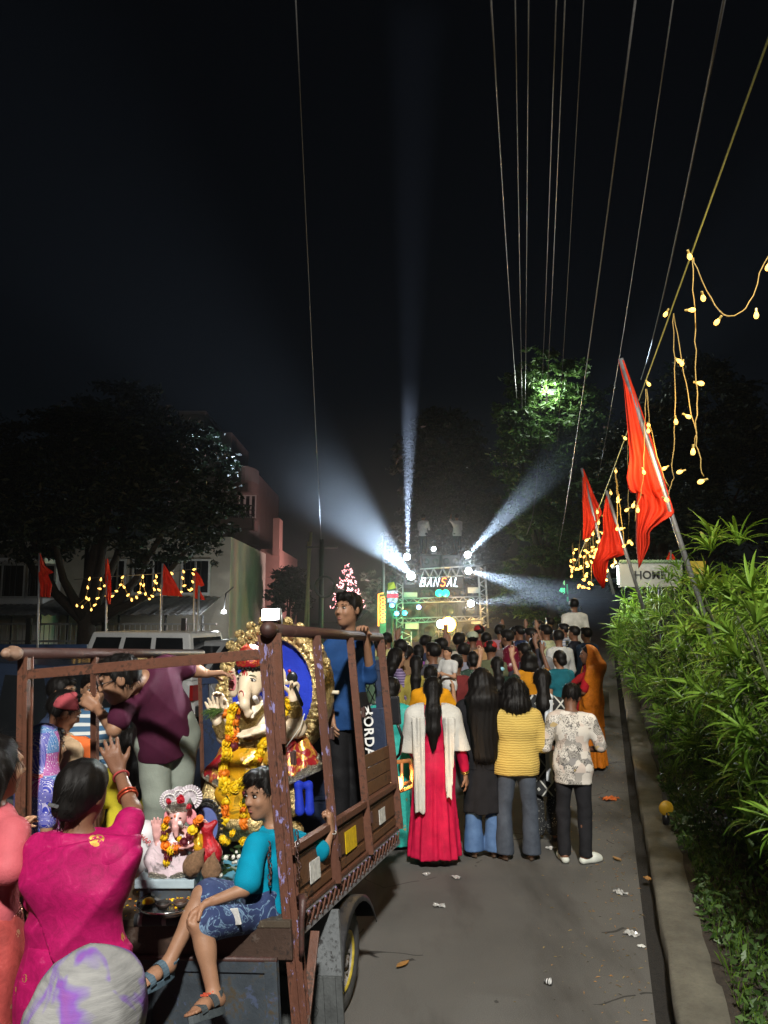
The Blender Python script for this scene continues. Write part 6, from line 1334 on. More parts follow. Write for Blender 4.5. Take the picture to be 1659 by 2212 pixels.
fan(SP(655, 265, 4.07), .062); fan(SP(415, 300, 4.08), .052); fan(SP(530, 250, 4.09), .048)
rose = flower_mesh('rose', M('red_cloth_rose', (.40, .005, .02), .6, 0, .2, 40), seed=5); rg = random.Random(4)
for x, y, s in ((540, 290, .044), (645, 378, .044), (392, 315, .034)): put(rose, 'rose', SP(x, y, 4.0), s, si, bs, rg)
F = Field(.006); top = SP(470, 830, 4.06); 
for (x, y, r0) in ((230, 1190, .03), (330, 1200, .04), (440, 1190, .04), (560, 1170, .035)): F.cone(top, SP(x, y, 4.0), .055, r0, .04)
F.cone(SP(300, 850, 4.05), SP(230, 1000, 4.03), .05, .05, .03); F.disp(folds(.006, 22, 5, 2.)); F.build('robe', SAT, si, bs)
F = Field(.005)
for a, c in zip(((190, 1180), (260, 1205), (340, 1205), (430, 1200), (520, 1190)), ((260, 1205), (340, 1205), (430, 1200), (520, 1190), (600, 1170))): F.cone(SP(*a, 3.97), SP(*c, 3.97), .014, .014, .01)
F.build('lace_hem', SILV, si, bs)
F = Field(.006); F.cone(SP(740, 640, 4.03), SP(760, 860, 4.01), .022, .028, .02); F.disp(folds(.004, 30, 4, 1.)); F.build('gold_sash', YELS, si, bs)
gb = SP(360, 700, 4.0); g2 = thing('flower_garland', 'short marigold and rose petal garland on the small idol', 'garland', gb)
for x, y, c, s in ((378, 540, 'o', .042), (350, 605, 'y', .042), (345, 690, 'r', .040), (350, 748, 'y', .044), (362, 838, 'o', .046), (412, 888, 'y', .052), (490, 868, 'o', .044), (548, 858, 'o', .036), (578, 795, 'r', .044), (680, 650, 'y', .050), (640, 722, 'r', .040), (715, 560, 'o', .044), (765, 520, 'o', .038), (388, 968, 'r', .042), (362, 1032, 'y', .046), (530, 760, 'y', .030)):
    put({'y': FLY, 'o': FLO, 'r': FLR}[c], 'flower', SP(x, y, 3.96), s, g2, gb, rg)
# dark oval frame behind the small idol
oc = SP(850, 600, 4.22); of = thing('oval_frame', 'black ornate oval frame with blue inset right of the small idol', 'frame', oc); m = MB(); n = 60
pr = [(1.0, 0), (.97, -.02), (.88, -.025), (.80, -.01), (.78, 0)]
m.add([(.075 * s * math.cos(2 * math.pi * i / n) * (1 + .03 * math.sin(i * 2.1) * (k < 2)), o + .0, .125 * s * math.sin(2 * math.pi * i / n)) for i in range(n) for k, (s, o) in enumerate(pr)], [(i * 5 + j, ((i + 1) % n) * 5 + j, ((i + 1) % n) * 5 + j + 1, i * 5 + j + 1) for i in range(n) for j in range(4)]); m.build('rim', m_gold('black_ornate_lacquer', (.03, .03, .028), 60, 1., .25, .3), of, True)
MB().add([(.075 * .8 * math.cos(2 * math.pi * i / 32), -.004, .125 * .8 * math.sin(2 * math.pi * i / 32)) for i in range(32)], [tuple(range(32))]).build('inset', M('slate_blue_inset', (.08, .11, .28), .5), of)
tp_ = MB().ball((0, 0, 0), .010, 6, 4).mesh('knob'); tp_.materials.append(MATS['black_ornate_lacquer'])
for i in range(30): link('knob', tp_, None, of, loc=(.082 * math.cos(i * .2094), -.01, .132 * math.sin(i * .2094)))
# board, coconuts, red cloth
bc = SP(385, 1275, 3.98); fz = floor_z(3.98, 362); tag(MB().box((-.13, .0, 0), (.12, .19, P(0, 1898, 3.96)[2] - fz - .041)).build('crate', DARKST, None, False, .006, loc=(bc[0], 3.96, fz)), 'dark crate carrying the pale blue board', 'crate'); tag(MB().box((-.15, -.02, P(0, 1898, 3.96)[2] - fz - .04), (.14, .20, P(0, 1898, 3.96)[2] - fz)).build('wooden_stand', M('pale_blue_board', (.30, .38, .42), .7, 0, .2, 9), None, False, .006, loc=(bc[0], 3.96, fz)), 'low pale blue board under the small idol', 'stand')
COCO = m_soil('coconut_fibre', (.14, .075, .035), (.33, .19, .10), 70)
def coconut(lab, c, r, tilt):
    F = Field(.006); F.ell((0, 0, 0), (r, r, r * 1.25), .02); F.cone((0, 0, r), (.004, 0, r * 1.75), .02, .008, .02); F.disp(lambda X, Y, Z: (.003 * np.sin(90 * X + 8 * np.sin(20 * Z)) * np.sin(80 * Y)).astype(np.float32)); o = F.build('coconut', COCO, None, (0, 0, 0)); o.location = tuple(c); o.rotation_euler = tilt; tag(o, lab, 'coconut', 'offering coconuts')
coconut('brown husked coconut leaning against the white robe of the small idol', SP(690, 1060, 3.95), .048, (.1, .55, .2)); coconut('brown husked coconut in front of the red cloth bundle', SP(905, 1130, 3.93), .046, (.1, .1, 0))
rb0 = SP(905, 900, 4.02); F = Field(.006); F.ell(SP(905, 930, 4.02), (.055, .05, .055), .03); F.cone(SP(890, 850, 4.02), SP(840, 640, 4.02), .035, .022, .03); F.cone(SP(840, 640, 4.02), SP(770, 560, 4.02), .022, .014, .02); F.cone(SP(860, 660, 4.02), SP(950, 560, 4.03), .020, .014, .02); F.disp(folds(.005, 24, 7, 2.)); o = F.build('red_cloth', m_brocade('red_gauze', (.30, .004, .010), (.42, .012, .02), 20, .5), None, rb0); o.location = tuple(rb0); tag(o, 'red gauze cloth wrapped round a coconut beside the small idol', 'cloth')
# steel plates
STEEL = M('polished_steel', (.55, .55, .53), .16, 1., .1, 6, .05)
pc = P(366, 1946, 3.86); pc[2] = T2W(W2T(pc) * [1, 1, 0] + V(0, 0, .096))[2] + .062
def plate(lab, c, r, hgt, name='steel_plate'):
    t_ = thing(name, lab, 'plate', c); o = MB().lathe([(0, 0), (r * .82, 0), (r * .92, hgt * .5), (r, hgt), (r * 1.03, hgt), (r * .95, hgt * .45), (r * .83, -.004), (0, -.004)], 36).build('dish', STEEL, t_, True); return t_
pl = plate('round steel plate with small bowls and petals on the tailboard', pc, .150, .030)
for (x, y, m_, fm) in ((-.095, -.015, MY, 1), (-.025, -.02, M('black_clay', (.02, .018, .016), .5), 0), (.055, -.005, M('brown_clay', (.06, .03, .018), .5), 0)):
    MB().lathe([(0, .004), (.024, .004), (.036, .022), (.038, .030), (.034, .030), (.022, .012), (0, .010)], 18, Matrix.Translation((x, y, 0))).build('small_bowl', M('dark_clay_bowl', (.05, .035, .03), .5), pl, True)
    MB().ball((x, y, .028), (.030, .030, .010 + .012 * fm), 10, 6).build('bowl_filling', m_, pl, True)
def petals(nm, root, n, fn, rg, mats, parent_b):
    m = MB()
    for k in range(n):
        x, y, z = fn(rg); q = rg.uniform(0, 6.28); s = rg.uniform(.006, .012); a = V(math.cos(q), math.sin(q), rg.uniform(-.3, .3)) * s; b2 = V(-math.sin(q), math.cos(q), rg.uniform(-.3, .3)) * s * .5; c = V(x, y, z)
        m.add([c - a, c - b2 + V(0, 0, .003), c + a, c + b2], [(0, 1, 2, 3)], rg.randrange(len(mats)))
    o = m.build(nm, mats, root); o['kind'] = 'stuff'; return o
petals('petal', pl, 130, lambda r: ((lambda q, d: (.04 + d * math.cos(q), .03 + d * math.sin(q) * .8, r.uniform(.004, .016)))(r.uniform(0, 6.28), .085 * r.random() ** .5)), rg, [MY, MY, MO], pc)
b2c = SP(1090, 1180, 3.88); b2c[2] = pc[2] - .05; bw = plate('embossed steel bowl half hidden behind the seated boy', b2c, .115, .085, 'steel_bowl')
for k in range(12): q = 2 * math.pi * k / 12 ; MB().box((-.012, -.002, -.02), (.012, .002, .02)).build('embossed_leaf', STEEL, bw, False, .002, loc=(.112 * math.cos(q), .112 * math.sin(q), .05)).rotation_euler = (0, 0, q + 1.57)
fh = SP(1130, 1020, 4.15); fhp = thing('flower_heap', 'heap of green leaves, white buds and marigolds behind the seated boy', 'flowers', fh)
for k in range(34): put(leafm, 'leaf', fh + V(rg.uniform(-.08, .10), rg.uniform(-.06, .06), rg.uniform(-.08, .06)), .055, fhp, fh, rg)
WB = flower_mesh('bud', M('white_bud', (.62, .62, .55), .6), seed=6)
for k in range(16): put(WB, 'bud', fh + V(rg.uniform(-.07, .09), rg.uniform(-.07, .02), rg.uniform(-.07, .06)), .022, fhp, fh, rg)
for k in range(7): put(FLY, 'flower', fh + V(rg.uniform(-.07, .14), rg.uniform(-.08, .02), rg.uniform(.05, .14)), .042, fhp, fh, rg)
bcl = SP(1130, 790, 4.5); o = MB().box((-.30, -.35, -.02), (.25, .3, 0.0)).build('blue_sheet', M('sky_blue_plastic', (.10, .30, .42), .45, 0, .15, 6), None, loc=(bcl[0], bcl[1], floor_z(4.5, 490) + .03)); tag(o, 'sky blue plastic sheet on the truck floor below the large idol', 'sheet')
petals('scattered_petal', None, 180, lambda r: tuple(T2W((r.uniform(-1.15, -.25), r.uniform(.0, 1.0), .097 + r.uniform(0, .006)))), rg, [MY, MY, MO], None); o = bpy.data.objects['scattered_petal']; tag(o, 'scattered yellow and orange petals on the truck floor', 'petals', kind='stuff')
cr_ = P(352, 1968, 3.82); cr_[2] = T2W(W2T(cr_) * [1, 1, 0] + V(0, 0, .09))[2] + .025; o = MB().tube([(-.13, 0, 0), (.15, .02, 0)], .028, 14).build('cloth_roll', m_stripe('checked_cloth', (.03, .035, .04), (.25, .25, .25), 9, 0, .18), None, True, loc=tuple(cr_)); tag(o, 'dark checked cloth roll under the steel plate', 'cloth')
bgc = SP(95, 660, 4.25); F = Field(.008); F.cone(bgc + V(0, 0, -.02), bgc + V(.0, .02, -.16), .075, .09, .05); F.disp(folds(.006, 12, 5, 1.)); o = F.build('carrier_bag', M('white_plastic_bag', (.58, .56, .58), .35, 0, .06, 6), None, bgc); o.location = tuple(bgc); tag(o, 'white plastic carrier bag with red lettering beside the small idol', 'bag')
lt = link('bag_lettering', text_mesh('MANOHAR', .034, 'bag_lettering', .0015), M('red_print', (.45, .02, .02), .5, 0, .05, 9, 0), o); lt.location = (.0, -.083, .01); lt.rotation_euler = (rad(85), rad(40), 0)
# ------------------------------------------------------------------ hedge of strap-leaved shrubs along the verge
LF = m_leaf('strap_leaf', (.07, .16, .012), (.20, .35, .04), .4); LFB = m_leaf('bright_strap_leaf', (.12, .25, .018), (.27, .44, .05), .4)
STEMM = m_soil('green_stem', (.04, .06, .02), (.09, .10, .04), 30)
def strap(n=5, ln=.26, w=.012, droop=.5, seed=0):
    rg = random.Random(seed); vs_ = []; p = V(0, 0, 0); el = rg.uniform(.35, .7)
    for i in range(n + 1):
        s = i / n; ww = w * math.sin(math.pi * min(1, .12 + s * .88)) ** .7 if i < n else .0008
        vs_ += [(p[0], -ww, p[2] + ww * .35), (p[0], 0, p[2]), (p[0], ww, p[2] + ww * .35)]
        a = el - droop * s * 1.9; p = p + V(math.cos(a), 0, math.sin(a)) * ln / n
    m = MB(); m.add(vs_, [(i * 3 + j, i * 3 + j + 1, i * 3 + j + 4, i * 3 + j + 3) for i in range(n) for j in range(2)]); return m
straps = [strap(5, .27, .0105, d, k) for k, d in enumerate((.35, .55, .75, .95))]
SV = [np.array(s.v) for s in straps]; SF = [s.f for s in straps]
leaf_me = []
for k in range(4):
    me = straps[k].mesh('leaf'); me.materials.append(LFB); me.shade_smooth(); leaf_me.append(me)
def rosette_mats(c, up, n, rg, sc):
    up = unit(up); a = unit(np.cross(up, (0.31, .9, .1))); b = np.cross(up, a); out = []
    for k in range(n):
        q = k * 2.39996 + rg.uniform(-.3, .3); rr = (k / n); tilt = .25 + .95 * (1 - rr) + rg.uniform(-.15, .15)
        h_ = unit(a * math.cos(q) + b * math.sin(q)); d = unit(h_ * math.cos(.55 - tilt * .5) + up * math.sin(.9 - tilt * .75)); zax = unit(up - d * (up @ d)); yax = np.cross(zax, d)
        s = sc * rg.uniform(.75, 1.15); out.append((np.stack([d, yax, zax], 1) * s, c, rg.randrange(4)))
    return out
def hedge_h(s): return 2.12 + .28 * math.sin(s * .9 + 1) + .18 * math.sin(s * 2.3) + (-.10 if s < 4 else (.12 if s < 8 else -.05))
nl = 0; shrub_labels = ['strap-leaved shrub nearest the camera at the lower right edge', 'second strap-leaved shrub of the hedge, below the tall flag pole', 'middle shrub of the hedge in front of the home sign', 'fourth shrub of the hedge beside the orange saree', 'farthest shrub of the hedge, lit white at its end']
segs = [(-1.2, 1.0), (1.0, 3.4), (3.4, 6.2), (6.2, 9.4), (9.4, 12.6)]
rgh = random.Random(21); leafparts = 0
for si_, (s0, s1) in enumerate(segs):
    rt_ = lane((s0 + s1) / 2, 1.6, .1); root = thing('hedge_shrub', shrub_labels[si_], 'shrub', rt_, group='shrubs of the roadside hedge'); VV = []; FFx = []; off = 0; stem = MB()
    nros = int((s1 - s0) * (58 if si_ < 3 else 44)); cand = []
    for k in range(nros):
        s = rgh.uniform(s0, s1); top_ = hedge_h(s); u = rgh.random()
        if u < .62:   # front face bulging over the kerb
            z = rgh.uniform(.45, top_); bulge = math.sin(max(0, min(1, (z - .2) / (top_ - .1))) * math.pi * .8); fr = (.95 - .62 * bulge * (.75 + .35 * math.sin(s * 2.1)) - (.35 if s > 6.5 else 0.)) + (.18 if s < 1.2 else 0)
            c = lane(s, fr + rgh.uniform(-.06, .30), z); up = unit(-KR * rgh.uniform(.3, 1.) + Z3 * rgh.uniform(.4, 1.) - KD * rgh.uniform(-.2, .6))
        else:
            r_ = rgh.uniform(.35, 2.8); z = top_ + rgh.uniform(-.12, .16) + .10 * math.sin(r_ * 3 + s); c = lane(s, r_, z); up = unit(Z3 + V(rgh.uniform(-.5, .5), rgh.uniform(-.5, .3), 0))
        cand.append((c, up))
    cand.sort(key=lambda q: np.linalg.norm(q[0] - V(0, 0, CAMH)))
    for ci, (c, up) in enumerate(cand):
        dist = np.linalg.norm(c - V(0, 0, CAMH)); n = 17 if dist < 7 else 14
        if dist < 1.7: continue
        for (R3, c_, k) in rosette_mats(c, up, n, rgh, 1.0):
            if si_ < 2 and leafparts < 290 and ci < 22 and si_ == (0 if leafparts < 150 else 1):
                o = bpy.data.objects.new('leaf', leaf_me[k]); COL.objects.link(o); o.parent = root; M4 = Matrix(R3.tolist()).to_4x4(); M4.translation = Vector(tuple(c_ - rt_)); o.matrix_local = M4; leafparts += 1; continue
            v = SV[k] @ R3.T + (c_ - rt_); VV.append(v); FFx.append(np.array(SF[k]) + off); off += len(v)
        if ci % 2 == 0:
            root_p = lane(rgh.uniform(s0, s1), rgh.uniform(1.0, 1.8), .08); p = c - up * .06; stem.tube([root_p - rt_, (root_p * .45 + p * .55) - rt_ + V(0, 0, .1), p - rt_], [.016, .011, .006], 5, cap=False)
    v = np.concatenate(VV); f = np.concatenate(FFx); me = bpy.data.meshes.new('foliage'); me.vertices.add(len(v)); me.vertices.foreach_set('co', v.astype(np.float32).ravel()); me.loops.add(f.size); me.loops.foreach_set('vertex_index', f.ravel().astype(np.int32)); me.polygons.add(len(f)); me.polygons.foreach_set('loop_start', np.arange(0, f.size, 4, dtype=np.int32)); me.update(calc_edges=True); me.shade_smooth()
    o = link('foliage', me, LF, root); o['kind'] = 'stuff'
    # dim inner leaf mass so that the hedge is not see-through
    rg_ = np.random.default_rng(si_); m_ = int((s1 - s0) * 900); S_ = rg_.uniform(s0, s1, m_); Rr = rg_.uniform(.75, 3.0, m_); Zr = rg_.uniform(.15, 1.9, m_); C = KO[None] + KD[None] * S_[:, None] + KR[None] * Rr[:, None] + np.stack([0 * Zr, 0 * Zr, Zr], 1) - rt_; A = rg_.normal(size=(m_, 3)); A /= np.linalg.norm(A, axis=1)[:, None]; B = np.cross(A, rg_.normal(size=(m_, 3))); B /= np.linalg.norm(B, axis=1)[:, None]
    o = link('inner_foliage', quads_mesh('inner_foliage', C, A * .13, B * .022), LF, root); o['kind'] = 'stuff'
    o = stem.build('stem', STEMM, root, True); o['kind'] = 'stuff'
# weeds on the verge
rg_ = np.random.default_rng(5); m_ = 9000; S_ = rg_.uniform(-1.5, 12, m_); Rr = .30 + np.abs(rg_.normal(size=m_)) * .42 + .05 * np.sin(S_ * 3); Zr = np.array([verge_z(a, c) for a, c in zip(S_, Rr)]) + rg_.random(m_) ** 2 * .16; C = KO[None] + KD[None] * S_[:, None] + KR[None] * Rr[:, None] + np.stack([0 * Zr, 0 * Zr, Zr], 1); A = rg_.normal(size=(m_, 3)); A[:, 2] = np.abs(A[:, 2]); A /= np.linalg.norm(A, axis=1)[:, None]; B = np.cross(A, rg_.normal(size=(m_, 3))); B /= np.linalg.norm(B, axis=1)[:, None]; sz = (.012 + .03 * rg_.random((m_, 1)))
tag(link('weeds', quads_mesh('weeds', C, A * sz, B * sz * .45), m_leaf('weed_leaf', (.03, .07, .014), (.09, .16, .04), .25)), 'low green weeds and grass along the kerb', 'weeds', kind='stuff')
m_ = 2500; S_ = rg_.uniform(-1.5, 9, m_); Rr = .32 + np.abs(rg_.normal(size=m_)) * .35; gm2 = MB()
for a, c in zip(S_, Rr):
    p = lane(a, c, verge_z(a, c) - .01); d = V(rgh.uniform(-.5, .5), rgh.uniform(-.5, .5), 1); ln = rgh.uniform(.05, .17); w = .0035; q = unit(np.cross(d, (1, .3, 0))) * w; gm2.add([p - q, p + q, p + unit(d) * ln * .6 + q * .7, p + unit(d) * ln + V(d[0], d[1], 0) * .04, p + unit(d) * ln * .6 - q * .7], [(0, 1, 2, 3, 4)])
tag(gm2.build('grass', LF), 'thin grass blades growing at the edge of the kerb', 'grass', kind='stuff')
# yellow reflector disc on the verge
yd = G(1420, 1790); yb = thing('reflector_post', 'round yellow reflector disc on a short dark stub beside the kerb', 'reflector', lane((yd - KO) @ KD, .22, .05)); MB().tube([(0, 0, -.02), (0, 0, .12)], .035, 10).build('stub', BLACKP, yb, True); o = MB().lathe([(0, -.012), (.068, -.012), (.075, 0), (.068, .012), (0, .012)], 24, Matrix.Translation((.0, -.02, .16)) @ Matrix.Rotation(rad(90), 4, 'X')).build('disc', M('yellow_paint', (.62, .36, .02), .5, 0, .15, 20), yb, True)
# ------------------------------------------------------------------ red flags, fairy lights, sign boards
def m_flag():
    m, nt, b = new_mat('saffron_red_flag'); vec = coords(nt); f = noise(nt, vec, 5, 4); c = ramp(nt, f, [(.3, (.62, .026, .006)), (.7, (.78, .050, .008))]); nt.links.new(c, b.inputs['Base Color']); b.inputs['Roughness'].default_value = .75
    add_bump(nt, b, noise(nt, vec, 180, 2), .2, .003); td = N(nt, 'ShaderNodeBsdfTranslucent'); nt.links.new(c, td.inputs[0]); mx = N(nt, 'ShaderNodeMixShader'); mx.inputs[0].default_value = .45; nt.links.new(b.outputs[0], mx.inputs[1]); nt.links.new(td.outputs[0], mx.inputs[2]); nt.links.new(mx.outputs[0], nt.nodes['Material Output'].inputs[0]); return m
FLAG = m_flag()
def interp(poly, t):
    poly = [np.array(p, float) for p in poly]; d = [0]
    for a, c in zip(poly[:-1], poly[1:]): d.append(d[-1] + np.linalg.norm(c - a))
    s = t * d[-1]
    for i in range(len(d) - 1):
        if s <= d[i + 1] + 1e-9: return poly[i] + (poly[i + 1] - poly[i]) * ((s - d[i]) / max(1e-9, d[i + 1] - d[i]))
    return poly[-1]
def flag(label, left, right, d, pole, cv, group, nf=3.2, amp=.07, seed=0, pole_r=.02, pole_ground=False):
    pa, pb_ = P(*cv(*pole[0]), d), P(*cv(*pole[1]), d); base = pb_.copy()
    if pole_ground: base[2] = 0; 
    t = thing('flag', label, 'flag', base, group=group); nu, nv = 30, 40; vs_ = []
    for j in range(nv + 1):
        v = j / nv; a = interp(left, v); c = interp(right, v)
        for i in range(nu + 1):
            u = i / nu; q = a + (c - a) * u; dd = d + amp * (.3 + v) * (.6 * math.sin(u * nf * 3.9 + 2.6 * v + seed + 1.3 * math.sin(3 * v + 5 * u)) + .35 * math.sin(u * nf * 8.5 - 3.5 * v + seed * 2 + math.sin(6 * v))) * (1 - .5 * u) + amp * .4 * math.sin(v * 9 + u * 5 + seed)
            vs_.append(P(*cv(q[0], q[1]), dd) - base)
    m = MB(); w = nu + 1; m.add(vs_, [(j * w + i, j * w + i + 1, (j + 1) * w + i + 1, (j + 1) * w + i) for j in range(nv) for i in range(nu)]); o = m.build('cloth', FLAG, t, True); o.modifiers.new('s', 'SOLIDIFY').thickness = .003
    e = (pb_ - pa) * (0 if pole_ground else .25); MB().tube([pa - base, (base if pole_ground else pb_ + e) - base], pole_r, 10).build('pole', PAINTG, t, True); return t
cvR = lambda x, y: (1133.9 + .3905 * x, 486 + .3905 * y)
flag('largest red flag, on a slanting steel pole rising from the hedge', [(517, 745), (545, 870), (580, 1290), (562, 1400), (576, 1480), (618, 1480), (615, 1760), (630, 1900)], [(545, 748), (615, 940), (700, 1180), (830, 1600), (760, 1640), (690, 1690), (690, 1770), (640, 1880)], 7.0, ((530, 740), (960, 2060)), cvR, 'red flags beside the hedge', 3.5, .06, 0, .024)
flag('red flag hanging straight among the far bulbs right of the lane', [(318, 1350), (318, 1500), (322, 1650), (320, 1742)], [(325, 1350), (385, 1500), (428, 1590), (366, 1725)], 12.5, ((314, 1345), (455, 1900)), cvR, 'red flags beside the hedge', 2.2, .07, 1, .022)
flag('wide red flag behind the bulbs, on a short pole left of the sign', [(452, 1480), (430, 1600), (432, 1700), (372, 1880), (380, 1935), (430, 2010)], [(462, 1490), (505, 1640), (552, 1825), (462, 1850), (450, 1930), (440, 2008)], 10.0, ((450, 1470), (615, 1990)), cvR, 'red flags beside the hedge', 2.6, .06, 2, .022)
flag('tip of a small red flag showing above the sign board', [(775, 1862), (800, 1810)], [(840, 1852), (806, 1806)], 13.5, ((806, 1800), (806, 1990)), cvR, 'red flags beside the hedge', 1., .02, 3, .02)
cvL = lambda x, y: (.3906 * x, 810 + .3906 * y); GL = 'red flags on the left'
flag('leftmost red flag on a grey pole before the white wall', [(214, 985), (212, 1090), (218, 1190), (222, 1228)], [(222, 985), (248, 1055), (298, 1092), (266, 1104), (288, 1160), (277, 1230)], 15., ((220, 985), (222, 1480)), cvL, GL, 2., .08, 0, .025, True)
flag('narrow furled red flag second from the left', [(584, 1015), (580, 1120), (586, 1232), (600, 1268)], [(596, 1015), (614, 1110), (616, 1200), (612, 1268)], 15.5, ((592, 1010), (600, 1420)), cvL, GL, 2., .06, 1, .022, True)
flag('triangular red flag over the white van, third from the left', [(903, 1045), (900, 1120), (897, 1218)], [(908, 1045), (960, 1130), (1010, 1225)], 15.5, ((900, 1042), (888, 1410)), cvL, GL, 1.5, .06, 2, .022, True)
flag('swallow-tailed red flag nearest the pink building', [(1072, 1080), (1074, 1150), (1078, 1236)], [(1080, 1080), (1108, 1112), (1132, 1165), (1098, 1176), (1136, 1246)], 16., ((1076, 1075), (1082, 1400)), cvL, GL, 1.8, .06, 3, .022, True)
pp = thing('bare_pole', 'bare grey pole close beside the swallow-tailed flag', 'pole', (P(430, 0, 15.4)[0], 15.4, 0)); MB().tube([(0, 0, 0), (0, 0, P(0, 1265, 15.4)[2])], .022, 8).build('shaft', PAINTG, pp, True)
# fairy lights
BULB = glow('warm_fairy_bulb', (1, .55, .12), 3.2); CAP = M('clear_yellow_cap', (.5, .38, .12), .3, 0, .1, 20, 0); CORD = M('yellow_twisted_cord', (.36, .25, .07), .55, 0, .25, 60)
bulb_me = MB().lathe([(0, -.030), (.010, -.028), (.0165, -.016), (.017, -.004), (.012, .010), (.007, .020), (.006, .030), (0, .031)], 10).mesh('bulb'); bulb_me.materials.append(BULB); bulb_me.shade_smooth()
cap_me = MB().lathe([(.0075, .018), (.009, .022), (.008, .045), (0, .047)], 8).mesh('cap'); cap_me.materials.append(CAP)
rgl = random.Random(2)
def light_string(label, paths, bulbs, d, group, watt=0, r=.0036, bs=1., caps=True):
    """paths: lists of (px,py,d); bulbs: (px,py,d)"""
    b = P(*bulbs[0]); t = thing('fairy_light_string', label, 'fairy lights', b, group=group)
    for pth in paths:
        q = [P(*p) for p in pth]; out = []
        for a, c in zip(q[:-1], q[1:]):
            n = max(2, int(np.linalg.norm(c - a) / .07))
            for i in range(n): s = i / n; out.append(a + (c - a) * s + V(rgl.uniform(-1, 1), rgl.uniform(-1, 1), rgl.uniform(-1, 1)) * .006 - b)
        out.append(q[-1] - b); MB().tube(out, r, 5).build('cord', CORD, t, True)
    for k, p in enumerate(bulbs):
        o = bpy.data.objects.new('bulb', bulb_me); COL.objects.link(o); o.parent = t; o.location = tuple(P(*p) - b); o.rotation_euler = (rgl.uniform(-.8, .8), rgl.uniform(-1.4, 1.4), 0); o.scale = (bs * .9,) * 3
        if caps: c = bpy.data.objects.new('cap', cap_me); COL.objects.link(c); c.parent = o
    if watt:
        m = np.mean([P(*p) for p in bulbs], 0) - b; lamp('fairy_glow', 'POINT', m, watt, (1, .66, .25), t, shadow_soft_size=.25)
    return t
cR = lambda pts, d: [(*cvR(x, y), d) for x, y in pts]; GR = 'fairy lights over the hedge'
ra, rb1 = P(1672, 50, 3.2), P(1232, 1246, 20); tag(MB().tube([ra + (rb1 - ra) * s - V(0, 0, .12 * math.sin(math.pi * s)) for s in np.linspace(-.05, 1, 30)], .0065, 6).build('support_rope', M('pale_green_rope', (.30, .36, .14), .6, 0, .2, 80), None, True), 'taut pale green rope carrying the fairy lights from upper right down the lane', 'rope')
light_string('swag of warm bulbs at the upper right edge', [cR([(930, 175), (950, 240), (1005, 365), (1050, 440), (1100, 492), (1130, 506), (1180, 490), (1225, 465), (1265, 390), (1300, 270), (1345, 170), (1400, 60)], 4.6)], cR([(910, 170), (985, 400), (1065, 533), (1280, 495), (1345, 230)], 4.6), 4.6, GR, 10)
light_string('single strand of bulbs hanging straight down, rightmost of the drops', [cR([(925, 185), (935, 470), (945, 700), (950, 860), (962, 930), (950, 1050), (945, 1130), (950, 1220), (968, 1260), (975, 1340), (990, 1390)], 4.8)], cR([(920, 470), (968, 875), (930, 1250), (978, 1418)], 4.8), 4.8, GR, 10)
light_string('pair of bulb strands hanging beside the tallest flag', [cR([(818, 490), (828, 740), (830, 1080), (828, 1240), (815, 1330), (825, 1400), (805, 1440), (795, 1500)], 5.6), cR([(825, 490), (850, 660), (880, 820), (920, 1050), (945, 1150), (940, 1220)], 5.6)], cR([(780, 490), (850, 750), (870, 765), (835, 1085), (900, 1058), (860, 1365), (780, 1518)], 5.6), 5.6, GR, 14)
light_string('bulb strands crossing in front of the tallest flag', [cR([(668, 905), (665, 1110), (655, 1370), (640, 1500), (612, 1560), (610, 1640)], 6.7), cR([(672, 905), (690, 1100), (735, 1280), (770, 1400), (800, 1450)], 6.7)], cR([(683, 878), (683, 1105), (683, 1135), (657, 1365), (775, 1345), (600, 1550), (625, 1575)], 6.7), 6.7, GR, 30)
light_string('bulb strands hanging left of the tallest flag', [cR([(568, 1190), (572, 1400), (572, 1560), (574, 1740)], 8.4), cR([(500, 1365), (510, 1500), (512, 1680)], 9.4), cR([(505, 1370), (520, 1530), (545, 1700), (552, 1770)], 9.4)], cR([(552, 1178), (565, 1575), (577, 1750)], 8.4) + cR([(590, 1760), (503, 1360), (515, 1510), (517, 1528), (510, 1678), (535, 1680), (550, 1775)], 9.4), 9, GR, 30, bs=1.1)
far = [(475, 1480), (400, 1585), (440, 1615), (457, 1630), (408, 1645), (430, 1705), (343, 1742), (376, 1707), (406, 1750), (468, 1760), (498, 1775), (395, 1796), (380, 1838), (463, 1830), (520, 1820), (500, 1862), (485, 1882), (455, 1910), (446, 1962)]
light_string('middle group of bulb strands around the two far flags', [cR([(475, 1475), (470, 1650), (500, 1860)], 11), cR([(400, 1580), (410, 1750), (395, 1800)], 12), cR([(440, 1520), (450, 1700), (455, 1910)], 11.5), cR([(376, 1705), (380, 1838)], 12.5)], cR(far, 11.5), 11.5, GR, 45, bs=1.25)
fb = [(rgl.uniform(250, 400), rgl.uniform(1780, 2010)) for _ in range(46)]
fb = [(x + (2010 - y) * .22 * 0, y) for x, y in fb if y > 2150 - (x - 235) * 1.0 - 320]
light_string('dense far cluster of bulbs at the end of the rope', [cR([(x, y - 140), (x + rgl.uniform(-8, 8), y)], 16) for x, y in fb[::3]], cR(fb, 16), 16, GR, 40, bs=1.4, caps=False)
